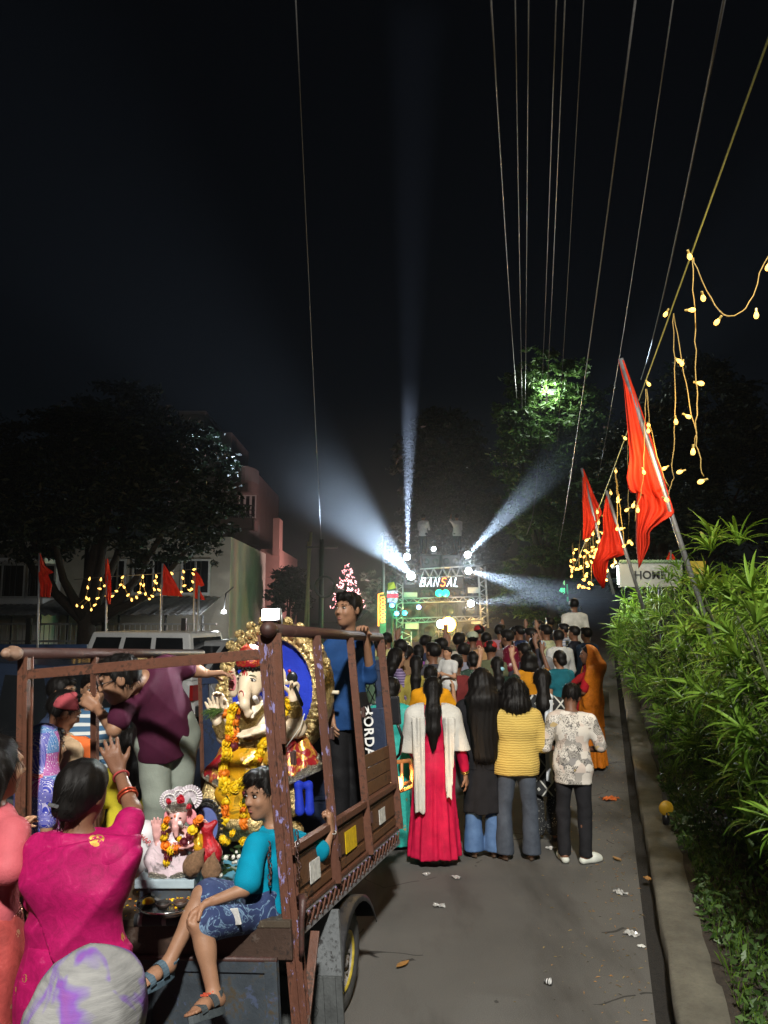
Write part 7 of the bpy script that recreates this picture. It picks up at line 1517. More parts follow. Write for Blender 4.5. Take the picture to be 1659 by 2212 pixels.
lb = [(495, 1127), (485, 1175), (478, 1232), (425, 1275), (455, 1282), (492, 1240), (505, 1297), (525, 1272), (540, 1235), (550, 1182), (558, 1130), (580, 1165), (590, 1220), (622, 1223), (643, 1195), (668, 1160), (678, 1118), (685, 1172), (708, 1217), (728, 1243), (755, 1230), (770, 1203), (778, 1155), (790, 1115), (795, 1162), (805, 1210), (825, 1238), (842, 1223), (853, 1185), (857, 1138), (865, 1113), (863, 1150), (878, 1188), (895, 1213), (935, 1168), (948, 1135), (950, 1097), (960, 1182), (990, 1215), (1003, 1200), (1010, 1122), (1015, 1087), (1020, 1165), (1048, 1190), (1060, 1183), (1065, 1143), (1068, 1100), (1075, 1075)]
lb3 = [(*cvL(x, y), 15.8) for x, y in lb]
light_string('zigzag string of warm bulbs between the flags on the left', [lb3], lb3, 15.8, 'fairy lights on the left', 20, bs=1.35, caps=False)
tag(MB().tube([P(160, 1252, 15.9), P(230, 1246, 15.9), P(330, 1240, 15.9), P(430, 1228, 15.9)], .007, 5).build('string_line', WIRED, None, True), 'thin dark line holding the zigzag bulbs on the left', 'rope')
# ------------------------------------------------------------------ boards behind the hedge
sb = thing('sign_board', 'white board lettered HOME standing behind the hedge', 'sign', (P(1405, 0, 12.)[0], 12., 0)); X0, X1 = P(1341, 0, 12)[0] - P(1405, 0, 12)[0], P(1476, 0, 12)[0] - P(1405, 0, 12)[0]; Z0, Z1 = P(0, 1268, 12)[2], P(0, 1213, 12)[2]
MB().box((X0, 0, Z0), (X1, .05, Z1)).build('panel', M('white_sign_panel', (.20, .205, .19), .5, 0, .08, 3), sb); m = MB()
for k in range(60): x = X0 + (X1 - X0) * k / 59; m.ball((x, -.02, Z1 + .012 * math.sin(k * 2.3)), .022, 5, 4)
o = m.build('tinsel_edge', M('green_tinsel', (.12, .18, .10), .4, .4), sb); o['kind'] = 'stuff'
for x in (X1 - .35, X1 - .1): MB().bar((x, .04, 0), (x, .04, Z0), .05, .05).build('post', IRON, sb)
lt = link('lettering', text_mesh('HOME', .17, 'lettering', .004, 0, 1.05, .004), BLACKP, sb); lt.location = (.0, -.008, P(0, 1243, 12)[2]); lt.rotation_euler = (rad(90), 0, 0)
o = MB().lathe([(0, 0), (.11, 0), (.11, .004), (0, .004)], 24, Matrix.Translation((-.02, -.004, P(0, 1226, 12)[2])) @ Matrix.Scale(.45, 4, (0, 0, 1)) @ Matrix.Rotation(rad(90), 4, 'X')).build('grey_emblem', M('grey_print', (.22, .23, .23), .6), sb)
yb2 = thing('yellow_board', 'yellow board right of the home sign, behind the slanting pole', 'sign', (P(1510, 0, 11.5)[0], 11.5, 0)); MB().box((-.16, 0, P(0, 1240, 11.5)[2]), (.12, .05, P(0, 1212, 11.5)[2])).build('panel', M('yellow_sign_panel', (.34, .25, .02), .5), yb2); MB().bar((0, .03, 0), (0, .03, P(0, 1245, 11.5)[2]), .05, .05).build('post', IRON, yb2)
ls = thing('tube_light', 'white upright tube light glowing at the far end of the hedge', 'light', (P(1336, 0, 11.4)[0], 11.4, 0)); za, zb_ = P(0, 1262, 11.4)[2], P(0, 1222, 11.4)[2]; MB().tube([(0, 0, za), (0, 0, zb_)], .013, 8).build('tube', glow('cool_tube', (.85, 1, .92), 9), ls, True); MB().bar((.02, .02, za - .05), (.02, .02, zb_ + .05), .03, .02).build('bracket', IRON, ls); MB().bar((.02, .03, zb_), (.1, .62, zb_), .02, .02).build('arm', IRON, ls); lamp('tube_glow', 'POINT', (-.12, -.25, (za + zb_) / 2), 42, (.85, 1, .9), ls, shadow_soft_size=.1)
gs = thing('shop_sign', 'distant green and cyan lit shop sign left of the far bulbs', 'sign', (P(1207, 0, 30)[0], 30, 0)); z = lambda y: P(0, y, 30)[2]
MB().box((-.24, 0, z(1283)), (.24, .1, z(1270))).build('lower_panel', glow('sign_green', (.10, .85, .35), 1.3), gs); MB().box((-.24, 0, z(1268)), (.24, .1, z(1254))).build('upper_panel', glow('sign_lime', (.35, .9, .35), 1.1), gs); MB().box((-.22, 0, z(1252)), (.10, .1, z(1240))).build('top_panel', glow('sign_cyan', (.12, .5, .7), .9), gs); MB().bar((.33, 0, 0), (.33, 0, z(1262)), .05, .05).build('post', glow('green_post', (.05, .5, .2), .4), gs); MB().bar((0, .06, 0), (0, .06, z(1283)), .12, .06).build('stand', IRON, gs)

pl0 = P(484, 1322, 20.9); pz = thing('porch_lamp', 'small white lamp glowing under the awning right of the last flag', 'lamp', pl0); MB().lathe([(0, -.05), (.05, -.04), (.07, 0), (.05, .05), (0, .07)], 14).build('bulb', glow('porch_bulb', (.9, .97, 1), 9), pz, True); MB().tube([(0, 0, .06), (0, .2, .5), (0, 1.2, .7)], .02, 6).build('bracket', IRON, pz, True); lamp('porch_glow', 'POINT', (-.1, -.25, 0), 110, (.92, .97, 1), pz, shadow_soft_size=.1)
# ------------------------------------------------------------------ sound truck with truss, speakers and moving lights
RD = 25.
def RP(zx, zy, d=RD): return P(799 + .1953 * zx, 1133.9 + .1953 * zy, d)
rb_ = V(RP(790, 0)[0], RD, 0); rig = thing('sound_truck', 'sound truck stacked with black speakers under a lit truss and name sign', 'truck', rb_); TR = M('truss_aluminium', (.35, .36, .37), .4, .6, .2, 20, .1); SPK = M('black_speaker_carpet', (.025, .025, .027), .8, 0, .3, 9, .3, 60); GRL = M('speaker_grille', (.06, .06, .065), .5, .5, .3, 40, .5, 300)
def truss(a, c, w=.22, n=8):
    a = np.array(a) - rb_; c = np.array(c) - rb_; t = unit(c - a); u = unit(np.cross(t, (0, 1, 0))) * w / 2; f = V(0, w / 2, 0); m = MB(); cs = (u + f, u - f, -u + f, -u - f)
    for q in cs: m.tube([a + q, c + q], .022, 6)
    for i in range(n):
        p, q = a + (c - a) * i / n, a + (c - a) * (i + 1) / n; s = 1 if i % 2 else -1
        m.tube([p + u * s - f, q - u * s - f], .013, 5); m.tube([p + u * s + f, q - u * s + f], .013, 5); m.tube([p - u + f * s, q - u - f * s], .013, 5)
    return m.build('truss', TR, rig, True)
truss(RP(560, 540), RP(1245, 500), .30, 14); truss(RP(1235, 460), RP(1270, 1140), .22, 14); truss(RP(330, 640), RP(330, 1140), .2, 12); truss(RP(405, 1180), RP(405, 1400), .30, 5); truss(RP(340, 840), RP(1260, 815), .14, 20); truss(RP(340, 1060), RP(1265, 1030), .14, 20); truss(RP(1210, 1160), RP(1215, 1400), .26, 5)
MB().box(tuple(RP(330, 1420, RD + .3) - rb_), tuple(RP(1280, 1300, RD + 5.) - rb_)).build('truck_bed', SPK, rig)
bx0, bx1 = RP(330, 0)[0] - rb_[0], RP(1280, 0)[0] - rb_[0]; zb0 = RP(0, 1420, RD + .3)[2]; MB().box((bx0 + .1, .5, .45), (bx1 - .1, 5, zb0 - .01)).build('truck_body', BLUEP, rig, False, .03)
for x_ in (bx0 + .25, bx1 - .25):
    for y_ in (1.2, 4.2): MB().lathe([(.2, -.12), (.42, -.12), (.45, 0), (.42, .12), (.2, .12)], 20, Matrix.Translation((x_, y_, .45)) @ Matrix.Rotation(rad(90), 4, 'Y')).build('wheel', RUBBER, rig, True)
def speaker(x0, x1, y0, y1, d=RD + .15, cone_=2):
    a, c = RP(x0, y1, d) - rb_, RP(x1, y0, d) - rb_; o = MB().box((a[0], .15, a[2]), (c[0], .85, c[2])).build('speaker', SPK, rig, False, .015); g = MB().box((a[0] + .05, .13, a[2] + .05), (c[0] - .05, .149, c[2] - .05)).build('grille', GRL, o)
    for k in range(cone_):
        xc = a[0] + (c[0] - a[0]) * (k + .5) / cone_; R = min((c[0] - a[0]) / cone_, c[2] - a[2]) * .38; MB().lathe([(R, 0), (R * .92, .012), (R * .85, -.02), (R * .3, -.06), (R * .25, -.03), (0, -.02)], 18, Matrix.Translation((xc, .128, (a[2] + c[2]) / 2)) @ Matrix.Rotation(rad(90), 4, 'X')).build('speaker_cone', RUBBER, o, True)
for (a, c, e, f_, n) in ((350, 540, 700, 820, 2), (545, 720, 700, 820, 2), (880, 1060, 700, 820, 2), (1070, 1240, 670, 820, 2), (350, 560, 850, 1045, 1), (565, 760, 850, 1045, 1), (765, 960, 850, 1045, 1), (965, 1200, 850, 1040, 1), (350, 560, 1070, 1290, 1), (565, 760, 1070, 1290, 1), (765, 960, 1070, 1290, 1), (965, 1230, 1055, 1290, 1), (570, 780, 330, 480, 2), (790, 1010, 330, 480, 2)): speaker(a, c, e, f_, RD + .15, n)
def panel_(x0, x1, y0, y1, mt, nm, d=RD - .05): a, c = RP(x0, y1, d) - rb_, RP(x1, y0, d) - rb_; return MB().box((a[0], a[1], a[2]), (c[0], a[1] + .05, c[2])).build(nm, mt, rig, False, .01)
GP_ = M('grey_perforated_panel', (.30, .31, .29), .7, 0, .15, 20, .4, 200)
for q in ((375, 525, 745, 805), (1085, 1225, 690, 755), (392, 540, 1080, 1152), (1122, 1268, 1035, 1095)): panel_(*q, GP_, 'baffle_panel')
sgn = panel_(545, 1030, 580, 690, BLACKP, 'name_sign', RD - .1)
NW = glow('neon_white', (.75, .9, 1), 5); NR = glow('neon_red', (1, .14, .03), 9)
def neon(strokes, x, w, mt):
    for st in strokes:
        pts = [RP(x + (u + .28 * v) * w, 680 - v * 95, RD - .18) - rb_ for u, v in st]; MB().tube(pts, .016, 6).build('neon_letter', mt, sgn, True)
LET = {'B': [[(0, 0), (0, 1)], [(0, 1), (.48, .93), (.5, .62), (0, .53)], [(0, .53), (.58, .42), (.58, .08), (0, 0)]], 'A': [[(0, 0), (.33, 1), (.64, 0)], [(.14, .36), (.52, .36)]], 'N': [[(0, 0), (.02, 1), (.56, 0), (.58, 1)]], 'S': [[(.62, .85), (.42, 1), (.1, .9), (.1, .62), (.58, .42), (.58, .12), (.3, 0), (0, .14)]], 'L': [[(.05, 1), (.05, 0), (.55, 0)]]}
for i, ch in enumerate('BANSAL'): neon(LET[ch], 556 + i * 74, 78, NR if ch == 'S' else NW)
RBm = M('rig_lamp_body', (.03, .03, .032), .4, 0, .2, 20)
def headlamp(lab, zx, zy, r, mat, d=RD - .35, group='moving lights on the sound truck', spot=None, name='moving_head_light'):
    c = RP(zx, zy, d); t = thing(name, lab, 'stage light', c, group=group); MB().lathe([(r * 1.15, -.02), (r * 1.2, .02), (r * 1.05, .22), (r * .7, .34), (0, .36)], 18, Matrix.Rotation(rad(-90), 4, 'X')).build('head', RBm, t, True)
    MB().lathe([(0, .0), (r, .0), (r, .012), (0, .03)], 20, Matrix.Translation((0, -.022, 0)) @ Matrix.Rotation(rad(90), 4, 'X')).build('lens', mat, t, True); MB().box((-r * 1.1, .08, -r * 2.1), (r * 1.1, .3, -r * 1.7)).build('base', RBm, t); MB().box((r * 1.22, .1, -r * 1.75), (r * 1.34, .2, .02)).build('yoke', RBm, t); MB().box((-r * 1.34, .1, -r * 1.75), (-r * 1.22, .2, .02)).build('yoke', RBm, t)
    if spot:
        for k, (tg, en, sz, col) in enumerate(spot): lamp('beam', 'SPOT', (0, -.25, 0), en, col, t, target=tuple(P(*tg) - c), spot_size=rad(sz), spot_blend=.9, shadow_soft_size=.05)
    if mat.name.startswith('moving_head') or 'amber' in mat.name: lamp('halo', 'POINT', (0, -.35, 0), 16 if 'amber' not in mat.name else 320, (.8, .9, 1) if 'amber' not in mat.name else (1, .55, .12), t, shadow_soft_size=.08)
    return t
LW = glow('moving_head_white', (.92, .97, 1), 28); LWc = (.64, .80, 1.)
BE = .62
headlamp('white moving light throwing the broad beam to the upper left', 455, 565, .125, LW, spot=[((470, 815, 17), 78000 * BE, 28, LWc)])
headlamp('white moving light shooting a thin beam straight up', 410, 355, .105, LW, spot=[((903, -250, 20), 420000 * BE, 8.0, (.62, .74, 1)), ((880, -250, 20), 120000 * BE, 5.0, (.62, .74, 1))])
headlamp('white moving light at the top right, beam towards the lit tree', 1080, 330, .105, LW, spot=[((1245, 955, 19), 80000 * BE, 13, LWc)])
headlamp('white moving light below the top right one, beam to the lower right', 1090, 510, .105, LW, spot=[((1215, 1290, 21), 75000 * BE, 15, LWc)])
headlamp('white moving light at mid right, short beam across the lane', 1115, 870, .105, LW, spot=[((1215, 1285, 22.5), 30000 * BE, 17, LWc)])
headlamp('small white lamp on top of the speakers between two people', 705, 265, .07, LW)
for lab, x, y in (('left of the twin green lamps under the name sign', 765, 755), ('right of the twin green lamps under the name sign', 838, 755)): headlamp(lab, x, y, .115, glow('green_led', (.0, .95, .42), 3.5), name='green_lamp', group='green lamps')
headlamp('white lamp beside the amber floodlight above the crowd', 785, 1097, .13, LW, RD - .5); headlamp('round amber floodlight shining over the crowd', 868, 1100, .23, glow('amber_lamp', (1, .50, .06), 22), RD - .5, name='amber_floodlight', spot=[((960, 1420, 6), 1500, 70, (1, .62, .2))])
for lab, x, y, cc in (('blue lamp in the middle of the speaker wall', 540, 910, (.25, .35, 1)), ('largest blue lamp on the green lit left side', 295, 980, (.12, .55, 1)), ('upper blue lamp below the red display', 245, 890, (.12, .5, 1)), ('teal lamp right of the largest blue lamp', 385, 975, (.05, .8, .9))): headlamp(lab, x, y, .075, glow('led_' + str(x), cc, 6), name='colour_lamp', group='small coloured lamps')
gl_ = RP(250, 1000, RD - 1.2); lamp('green_wash', 'POINT', gl_ - rb_, 160, (.05, 1, .35), rig, shadow_soft_size=.2)
for hx, hy_ in ((455, 565), (1085, 420), (1115, 870)): lamp('front_wash', 'SPOT', RP(hx, hy_, RD - .7) - rb_, 620, (.86, .93, 1), rig, target=tuple(P(1010, 1480, 7) - rb_), spot_size=rad(60), spot_blend=.8, shadow_soft_size=.12)
# display panels at the left
dp = thing('led_display', 'red and white dotted LED display at the left of the sound truck', 'display', RP(248, 900, RD - .2)); b0 = RP(248, 900, RD - .2)
def m_led(name, c1, c2, sc, s):
    m, nt, b = new_mat(name); vec = coords(nt); br = N(nt, 'ShaderNodeTexBrick'); br.inputs['Scale'].default_value = sc; br.inputs['Color1'].default_value = c4(c1); br.inputs['Color2'].default_value = c4(c2); br.inputs['Mortar'].default_value = (0, 0, 0, 1); br.inputs['Mortar Size'].default_value = .03
    mp = coords(nt, (1, 1, 1), (rad(90), 0, 0)); nt.links.new(mp, br.inputs['Vector']); nt.links.new(br.outputs['Color'], b.inputs['Emission Color']); nt.links.new(br.outputs['Color'], b.inputs['Base Color']); b.inputs['Emission Strength'].default_value = s; m.cycles.emission_sampling = 'NONE'; return m
for (x0, x1, y0, y1, mt, nm) in ((190, 310, 725, 760, m_led('led_white', (.8, .6, 1), (.15, .1, .2), 9, 1.6), 'white_row'), (190, 312, 762, 805, m_led('led_red', (1, .03, .12), (.7, .0, .05), 7, 2.2), 'red_row'), (195, 305, 808, 860, m_led('led_lilac', (.55, .5, .9), (.1, .05, .15), 10, 1.4), 'lilac_row'), (215, 285, 862, 890, m_led('led_blue', (.2, .4, .9), (.05, .1, .3), 10, 1.2), 'blue_row')): a, c = RP(x0, y1, RD - .25) - b0, RP(x1, y0, RD - .25) - b0; MB().box((a[0], 0, a[2]), (c[0], .06, c[2])).build(nm, mt, dp)
a = RP(195, 720, RD - .25) - b0; MB().add([a + V(0, 0, 0), a + V(.28, -.06, .06), a + V(.2, -.1, .26), a + V(.02, .02, .22)], [(0, 1, 2, 3)]).build('orange_cloth', M('orange_cloth', (.5, .25, .03), .7, emit=None), dp); MB().tube([(0, .1, -b0[2]), (0, .1, 0)], .05, 8).build('stand', IRON, dp)
oc_ = thing('led_column', 'orange lit truss column at the far left of the sound truck', 'display', V(RP(135, 0)[0], RD - .6, 0)); bO = V(RP(135, 0, RD - .6)[0], RD - .6, 0); NO = glow('orange_neon', (1, .32, .06), 1.8); q = lambda x, y: RP(x, y, RD - .6) - bO
MB().tube([q(95, 1120), q(95, 765), q(150, 755)], .03, 6).build('neon_outline', NO, oc_, True); MB().box((q(110, 1300)[0], .02, 0), (q(180, 750)[0], .16, q(0, 750)[2])).build('column', M('dark_column', (.10, .06, .05), .6), oc_)
for k in range(7): y = 800 + k * 42; MB().tube([q(122, y), q(160, y - 4), q(165, y + 22), q(126, y + 26), q(122, y)], .014, 5).build('neon_letter', NR, oc_, True)
pl_ = thing('steel_pole', 'tall thin steel pole left of the sound truck', 'pole', V(RP(153, 0)[0], RD, 0)); MB().tube([(0, 0, 0), (0, 0, RP(153, 140)[2])], .04, 8).build('shaft', GALV, pl_, True)
# ------------------------------------------------------------------ firework fountain far left of the rig
fwb = V(P(750, 0, 33)[0], 33, 0); fw = thing('firework_fountain', 'cone of pink white firework sparks behind the boy in blue', 'firework', fwb); SPK2 = glow('pink_spark', (1, .42, .45), 1.7); spm = MB().tube([(0, 0, -.05), (0, 0, .05)], .018, 5).mesh('spark'); spm.materials.append(SPK2); rgf = random.Random(8)
for k in range(120):
    t_ = rgf.random() ** .8; y = 1218 + t_ * 95; w = 4 + 38 * t_; p = P(750 + rgf.uniform(-w, w), y, 33 + rgf.uniform(-.3, .3)) - fwb; o = link('spark', spm, None, fw, loc=tuple(p)); o.rotation_euler = (rgf.uniform(-.8, .8), rgf.uniform(-1.2, 1.2), 0); s = rgf.uniform(.45, 1.1); o.scale = (s, s, s * rgf.uniform(.6, 1.6))
MB().lathe([(.12, 0), (.14, .3), (.05, .45), (.0, .46)], 12).build('shell', M('paper_shell', (.3, .2, .1), .8), fw, True); lamp('spark_glow', 'POINT', P(750, 1285, 33) - fwb, 1000, (1, .62, .62), fw, shadow_soft_size=.5)
# ------------------------------------------------------------------ the crowd in front of the sound truck
UPR = ((.06, .02, .05), (.02, .06, .21)); UPL = UPR; FWD = ((.03, .05, -.16), (-.03, .17, -.12)); GC = 'crowd in front of the sound truck'
DK = cloth('charcoal_trousers', (.02, .02, .023)); BJ = MATS['blue_denim']
def folk(label, px, ytop, h, yaw=0., top=None, bot=None, hk='short', skin=SKIN2, sleeve=.6, arms=(None, None), face=False, head_=(0, 0, 0), bulk=1., skirt_=False, hlen=.3, base=None, hem=.13, lean=0.):
    b = at_head(px, ytop, h * 1.03) if base is None else np.array(base, float); d = b[1]; vox = .011 if d < 9.5 else (.014 if d < 13 else .019)
    J = stand(h, b, yaw, arms[0], arms[1], head=head_, lean=lean); t = thing('person', label, 'person', b, group=GC)
    raised = arms[0] is UPR or arms[1] is UPR
    body(J, t, b, skin, vox, bulk, face, hands=d < 16, feet=d < 14, handL=(V(0, .1, 1), V(-.2, 1, 0), .12) if arms[0] is UPR else None, handR=(V(.05, .1, 1), V(.2, 1, 0), .12) if arms[1] is UPR else None)
    if hk: hair(J, t, b, hk, vox, length=hlen, amp=.003)
    if face and d < 13: face_parts(J, h / 1.7 * HS, t, b, LIPD)
    shirt(J, t, b, top, sleeve, vox, .016, bulk, hem, seed=px * .1)
    if skirt_: skirt(J, t, b, bot or top, None, .04, .155, .22, .78, 11, .011, vox * 1.2, px * .1)
    else: trousers(J, t, b, bot or DK, 1., vox * 1.1, seed=px * .1)
    return t, b, J
def hood(J, t, b, mat, nm='veil', low=.45, vox=.011):
    F = Field(vox); c = J['hed']; f = J['hf']; F.ell(c + J['hu'] * .02 - f * .02, np.array((.10, .115, .118)), .04); F.cone(c - f * .05, J['nek'] - J['fwd'] * .07, .10, .15, .07); torso(F, J, .035, 1.05, .08); F.cone(J['pel'], J['pel'] - Z3 * .3, .15, .17, .06)
    F.disp(folds(.012, 10, 2, 2.)); F.shell(0, .010, lambda X, Y, Z: np.maximum((X - c[0]) * f[0] + (Y - c[1]) * f[1] - .025 - .25 * np.clip(c[2] - Z, 0, .5), J['h'] * low - (Z - b[2])).astype(np.float32)); return F.build(nm, mat, t, b)
# orange saree lady by the hedge
b, h = gh(1281, 1660, 1398); J = stand(h, b, -1.25, armL=FWD, head=(-.25, 0, 0)); t = thing('person', 'woman in bright orange saree with veiled head and red blouse beside the hedge', 'person', b, group=GC)
ORS = m_saree('orange_saree', (.44, .125, .005), (.5, .05, .02), 5, .12, .55); body(J, t, b, SKIN2, .010, 1.02, True); hair(J, t, b, 'bun', .010); face_parts(J, h / 1.7 * HS, t, b, LIPD)
shirt(J, t, b, cloth('red_blouse', (.30, .008, .015)), .85, .011, .014, 1.02, 0., name='blouse'); skirt(J, t, b, ORS, None, .04, .17, .25, .8, 9, .016, .013, 3.); hood(J, t, b, ORS, 'pallu', .34, .010)
F = Field(.010); F.cone(J['wrL'], J['pel'] + J['fwd'] * .15 - Z3 * .1, .05, .06, .04); F.cone(J['shL'], J['wrL'], .05, .045, .03); F.cone(J['pel'] + J['fwd'] * .15 - Z3 * .1, b + V(-.05, -.16, .25), .05, .03, .04); F.disp(folds(.006, 14, 3, 1.)); F.build('red_border', cloth('red_border_cloth', (.26, .012, .015)), t, b)
folk('woman in shiny turquoise saree beside the truck mirror', 846, 1456, 1.55, .2, m_saree('turquoise_saree', (.03, .33, .28), (.5, .4, .2), 9, .15, .35), None, 'bun', SKIN, .6, skirt_=True)
t, b, J = folk('woman with glasses in purple striped top turning right', 855, 1394, 1.66, 1.25, m_stripe('purple_stripe', (.10, .07, .16), (.26, .20, .34), 30, 2, .4), DK, 'long', SKIN3, 1.2, (FWD, FWD), True, hlen=.2)
c = J['hed'] - b; r, f, u = frame(J['hf'], J['hu']); m = MB()
for g in (-1, 1): m.tube([c + (f * .108 + r * (g * .034 + .026 * math.cos(q)) + u * (.008 + .02 * math.sin(q))) for q in np.linspace(0, 6.283, 13)], .003, 5)
m.build('glasses', MATS['black_plastic'], t)
folk('woman with long thick ponytail in olive yellow kurta', 899, 1411, 1.58, .1, cloth('olive_kurta', (.28, .23, .05)), None, 'pony', SKIN, 1.3, skirt_=True, hlen=.45)
folk('woman in mustard puff-sleeved blouse right behind the red dress', 930, 1432, 1.55, .1, cloth('mustard_blouse', (.62, .27, .008)), cloth('rust_saree', (.22, .05, .02)), 'bun', SKIN3, .8, ((.06, .06, -.13), (.02, .16, -.05)) and (FWD, ((.07, .04, -.12), (.06, .12, .02))), skirt_=True, bulk=1.08)
folk('small child in white shirt carried high, face to the left', 968, 1394, .95, 3.9, cloth('white_child_shirt', (.5, .5, .48)), cloth('khaki_shorts', (.25, .2, .12)), 'short', SKIN3, .6, (FWD, FWD), True, base=V(P(968, 1394, 9.6)[0], 9.6, P(968, 1394, 9.6)[2] - .98))
folk('man in dark red shirt holding the small child', 985, 1408, 1.62, .3, cloth('dark_red_shirt', (.13, .02, .02)), DK, 'short', SKIN2, 1.2, (UPR and ((.05, .08, -.10), (-.02, .16, .02)), FWD))
folk('woman in dark green dotted saree with covered head', 1022, 1402, 1.55, .0, m_spot('green_dotted_saree', (.010, .035, .02), (.2, .26, .2), 40, .18), None, 'bun', SKIN2, .8, skirt_=True)
t, b, J = folk('dancing woman with both hands raised and blue hair clip', 1074, 1413, 1.57, .0, cloth('black_green_kurta', (.012, .03, .02)), DK, 'pony', SKIN3, .7, (UPR, UPR), hlen=.3)
MB().ball(tuple(J['hed'] - b - J['hf'] * .115 + V(.03, 0, -.03)), (.05, .018, .03), 8, 6).build('hair_clip', M('pale_blue_bow', (.25, .5, .62), .5), t, True)
t, b, J = folk('woman under a maroon sequined veil in the middle of the crowd', 1104, 1392, 1.58, .1, cloth('maroon_saree', (.12, .006, .02), .4), None, 'bun', SKIN2, .8, skirt_=True); hood(J, t, b, m_spot('maroon_sequin_veil', (.10, .005, .018), (.6, .4, .35), 26, .10, .35))
folk('young woman with loose hair turning left behind the maroon veil', 1094, 1373, 1.6, -1.1, cloth('plum_top', (.12, .03, .06)), DK, 'long', SKIN, .8, face=True, hlen=.15)
folk('person in mustard top with one arm lifted high', 1143, 1402, 1.55, .0, cloth('mustard_top', (.48, .20, .01)), DK, 'bob', SKIN2, .6, (FWD, UPR))
t, b, J = folk('woman with bun in low-backed teal blouse', 1209, 1400, 1.57, -.5, cloth('teal_blouse', (.01, .10, .13)), m_saree('navy_green_saree', (.02, .05, .07), (.4, .35, .1), 9, .2, .5), 'bun', SKIN, .5, face=True, skirt_=True, bulk=1.12)
folk('heavy man in pale green embroidered kurta seen from behind', 1180, 1345, 1.72, -.7, m_spot('pale_green_embroidery', (.34, .36, .22), (.2, .22, .12), 50, .3), cloth('pale_jeans', (.30, .34, .40)), 'short', SKIN2, 1.5, bulk=1.12, hem=.3)
folk('man in navy jacket beside the lit hedge', 1267, 1351, 1.68, -.6, cloth('navy_jacket', (.02, .035, .07)), DK, 'short', SKIN2, 1.8, bulk=1.05)
folk('young man in dark suit with white collar, left of the navy jacket', 1241, 1348, 1.68, -.9, cloth('black_suit', (.012, .013, .02), .6), DK, 'short', SKIN2, 1.8, face=True)
folk('boy in white and blue patterned shirt behind the dark suit', 1219, 1343, 1.66, -1.2, m_stripe('blue_white_pattern', (.5, .5, .5), (.1, .15, .3), 22, 2, .3), DK, 'short', SKIN2, .8, face=True)
pw = P(1240, 1290, 15.); st_ = V(pw[0], 15., pw[2] - 1.74); o = MB().box((-.5, -.4, 0), (.5, .4, st_[2])).build('concrete_block', CONC, None, False, .02, loc=(st_[0], 15., 0)); tag(o, 'low concrete block under the man in the white shirt', 'block')
folk('man in white shirt standing high above the crowd near the bulbs', 1240, 1290, 1.70, .1, cloth('white_shirt_cotton', (.55, .54, .48)), DK, 'short', SKIN2, 1.8, base=st_)
spec_ = [('man in cap seen from behind near the rig, brown shirt', 1021, 1360, .1, (.12, .08, .06), SKIN2, 0), ('man in dark navy shirt left of the amber light', 917, 1367, .2, (.02, .025, .05), SKIN2, 0), ('man in grey beige shirt below the amber light', 954, 1373, 0, (.26, .23, .19), SKIN2, 0), ('man in cream shirt right of the amber light', 994, 1362, .1, (.40, .36, .30), SKIN2, 0), ('broad man in tan shirt with dark curly hair', 1049, 1362, .0, (.34, .20, .09), SKIN2, 0),
    ('man in red cap close to the rig', 1034, 1347, .0, (.18, .03, .03), SKIN2, 0), ('man in mauve shirt in the back rows', 1081, 1345, .3, (.28, .16, .2), SKIN2, 0), ('bare-headed man with warm light on his hair', 1098, 1356, -.5, (.10, .08, .08), SKIN2, 0), ('person in light blue shirt among the back rows', 1110, 1350, .2, (.30, .38, .50), SKIN2, 0), ('boy in dark blue shirt facing left in the back rows', 1125, 1347, -1.0, (.02, .03, .07), SKIN2, 1),
    ('man in pale blue shirt bending to the left', 1147, 1352, -.6, (.32, .40, .48), SKIN2, 0), ('man in black shirt facing left, tallest of the back rows', 1168, 1337, -1.2, (.012, .012, .014), SKIN2, 1), ('tall man in black standing far back near the shop sign', 1186, 1330, -.2, (.012, .012, .014), SKIN2, 0), ('person in yellow top lit green beside the LED column', 836, 1362, .0, (.40, .38, .16), SKIN2, 0), ('person with green lit hair at the left edge of the crowd', 824, 1372, .3, (.1, .16, .1), SKIN2, 0),
    ('dark-haired man left of the grey beige shirt', 936, 1383, -.2, (.05, .05, .06), SKIN2, 0), ('man in checked shirt behind the carried child', 1000, 1384, .1, (.2, .2, .24), SKIN2, 0), ('man in olive shirt in front of the red cap', 1060, 1380, .2, (.10, .11, .06), SKIN2, 0), ('woman in purple scarf behind the mustard blouse', 905, 1388, .2, (.16, .05, .2), SKIN2, 2), ('woman in dark red kurta left of the ponytail', 880, 1390, .1, (.2, .02, .03), SKIN2, 2),
    ('man in dark shirt at the centre of the dancing rows', 1130, 1384, -.2, (.03, .03, .04), SKIN2, 0), ('man in grey shirt left of the green kurta', 1158, 1372, .1, (.16, .16, .17), SKIN2, 0), ('man in white vest far right of the crowd', 1205, 1356, -.4, (.4, .4, .4), SKIN2, 0), ('man in brown kurta close behind the LED column', 862, 1376, .1, (.18, .11, .06), SKIN2, 0)]
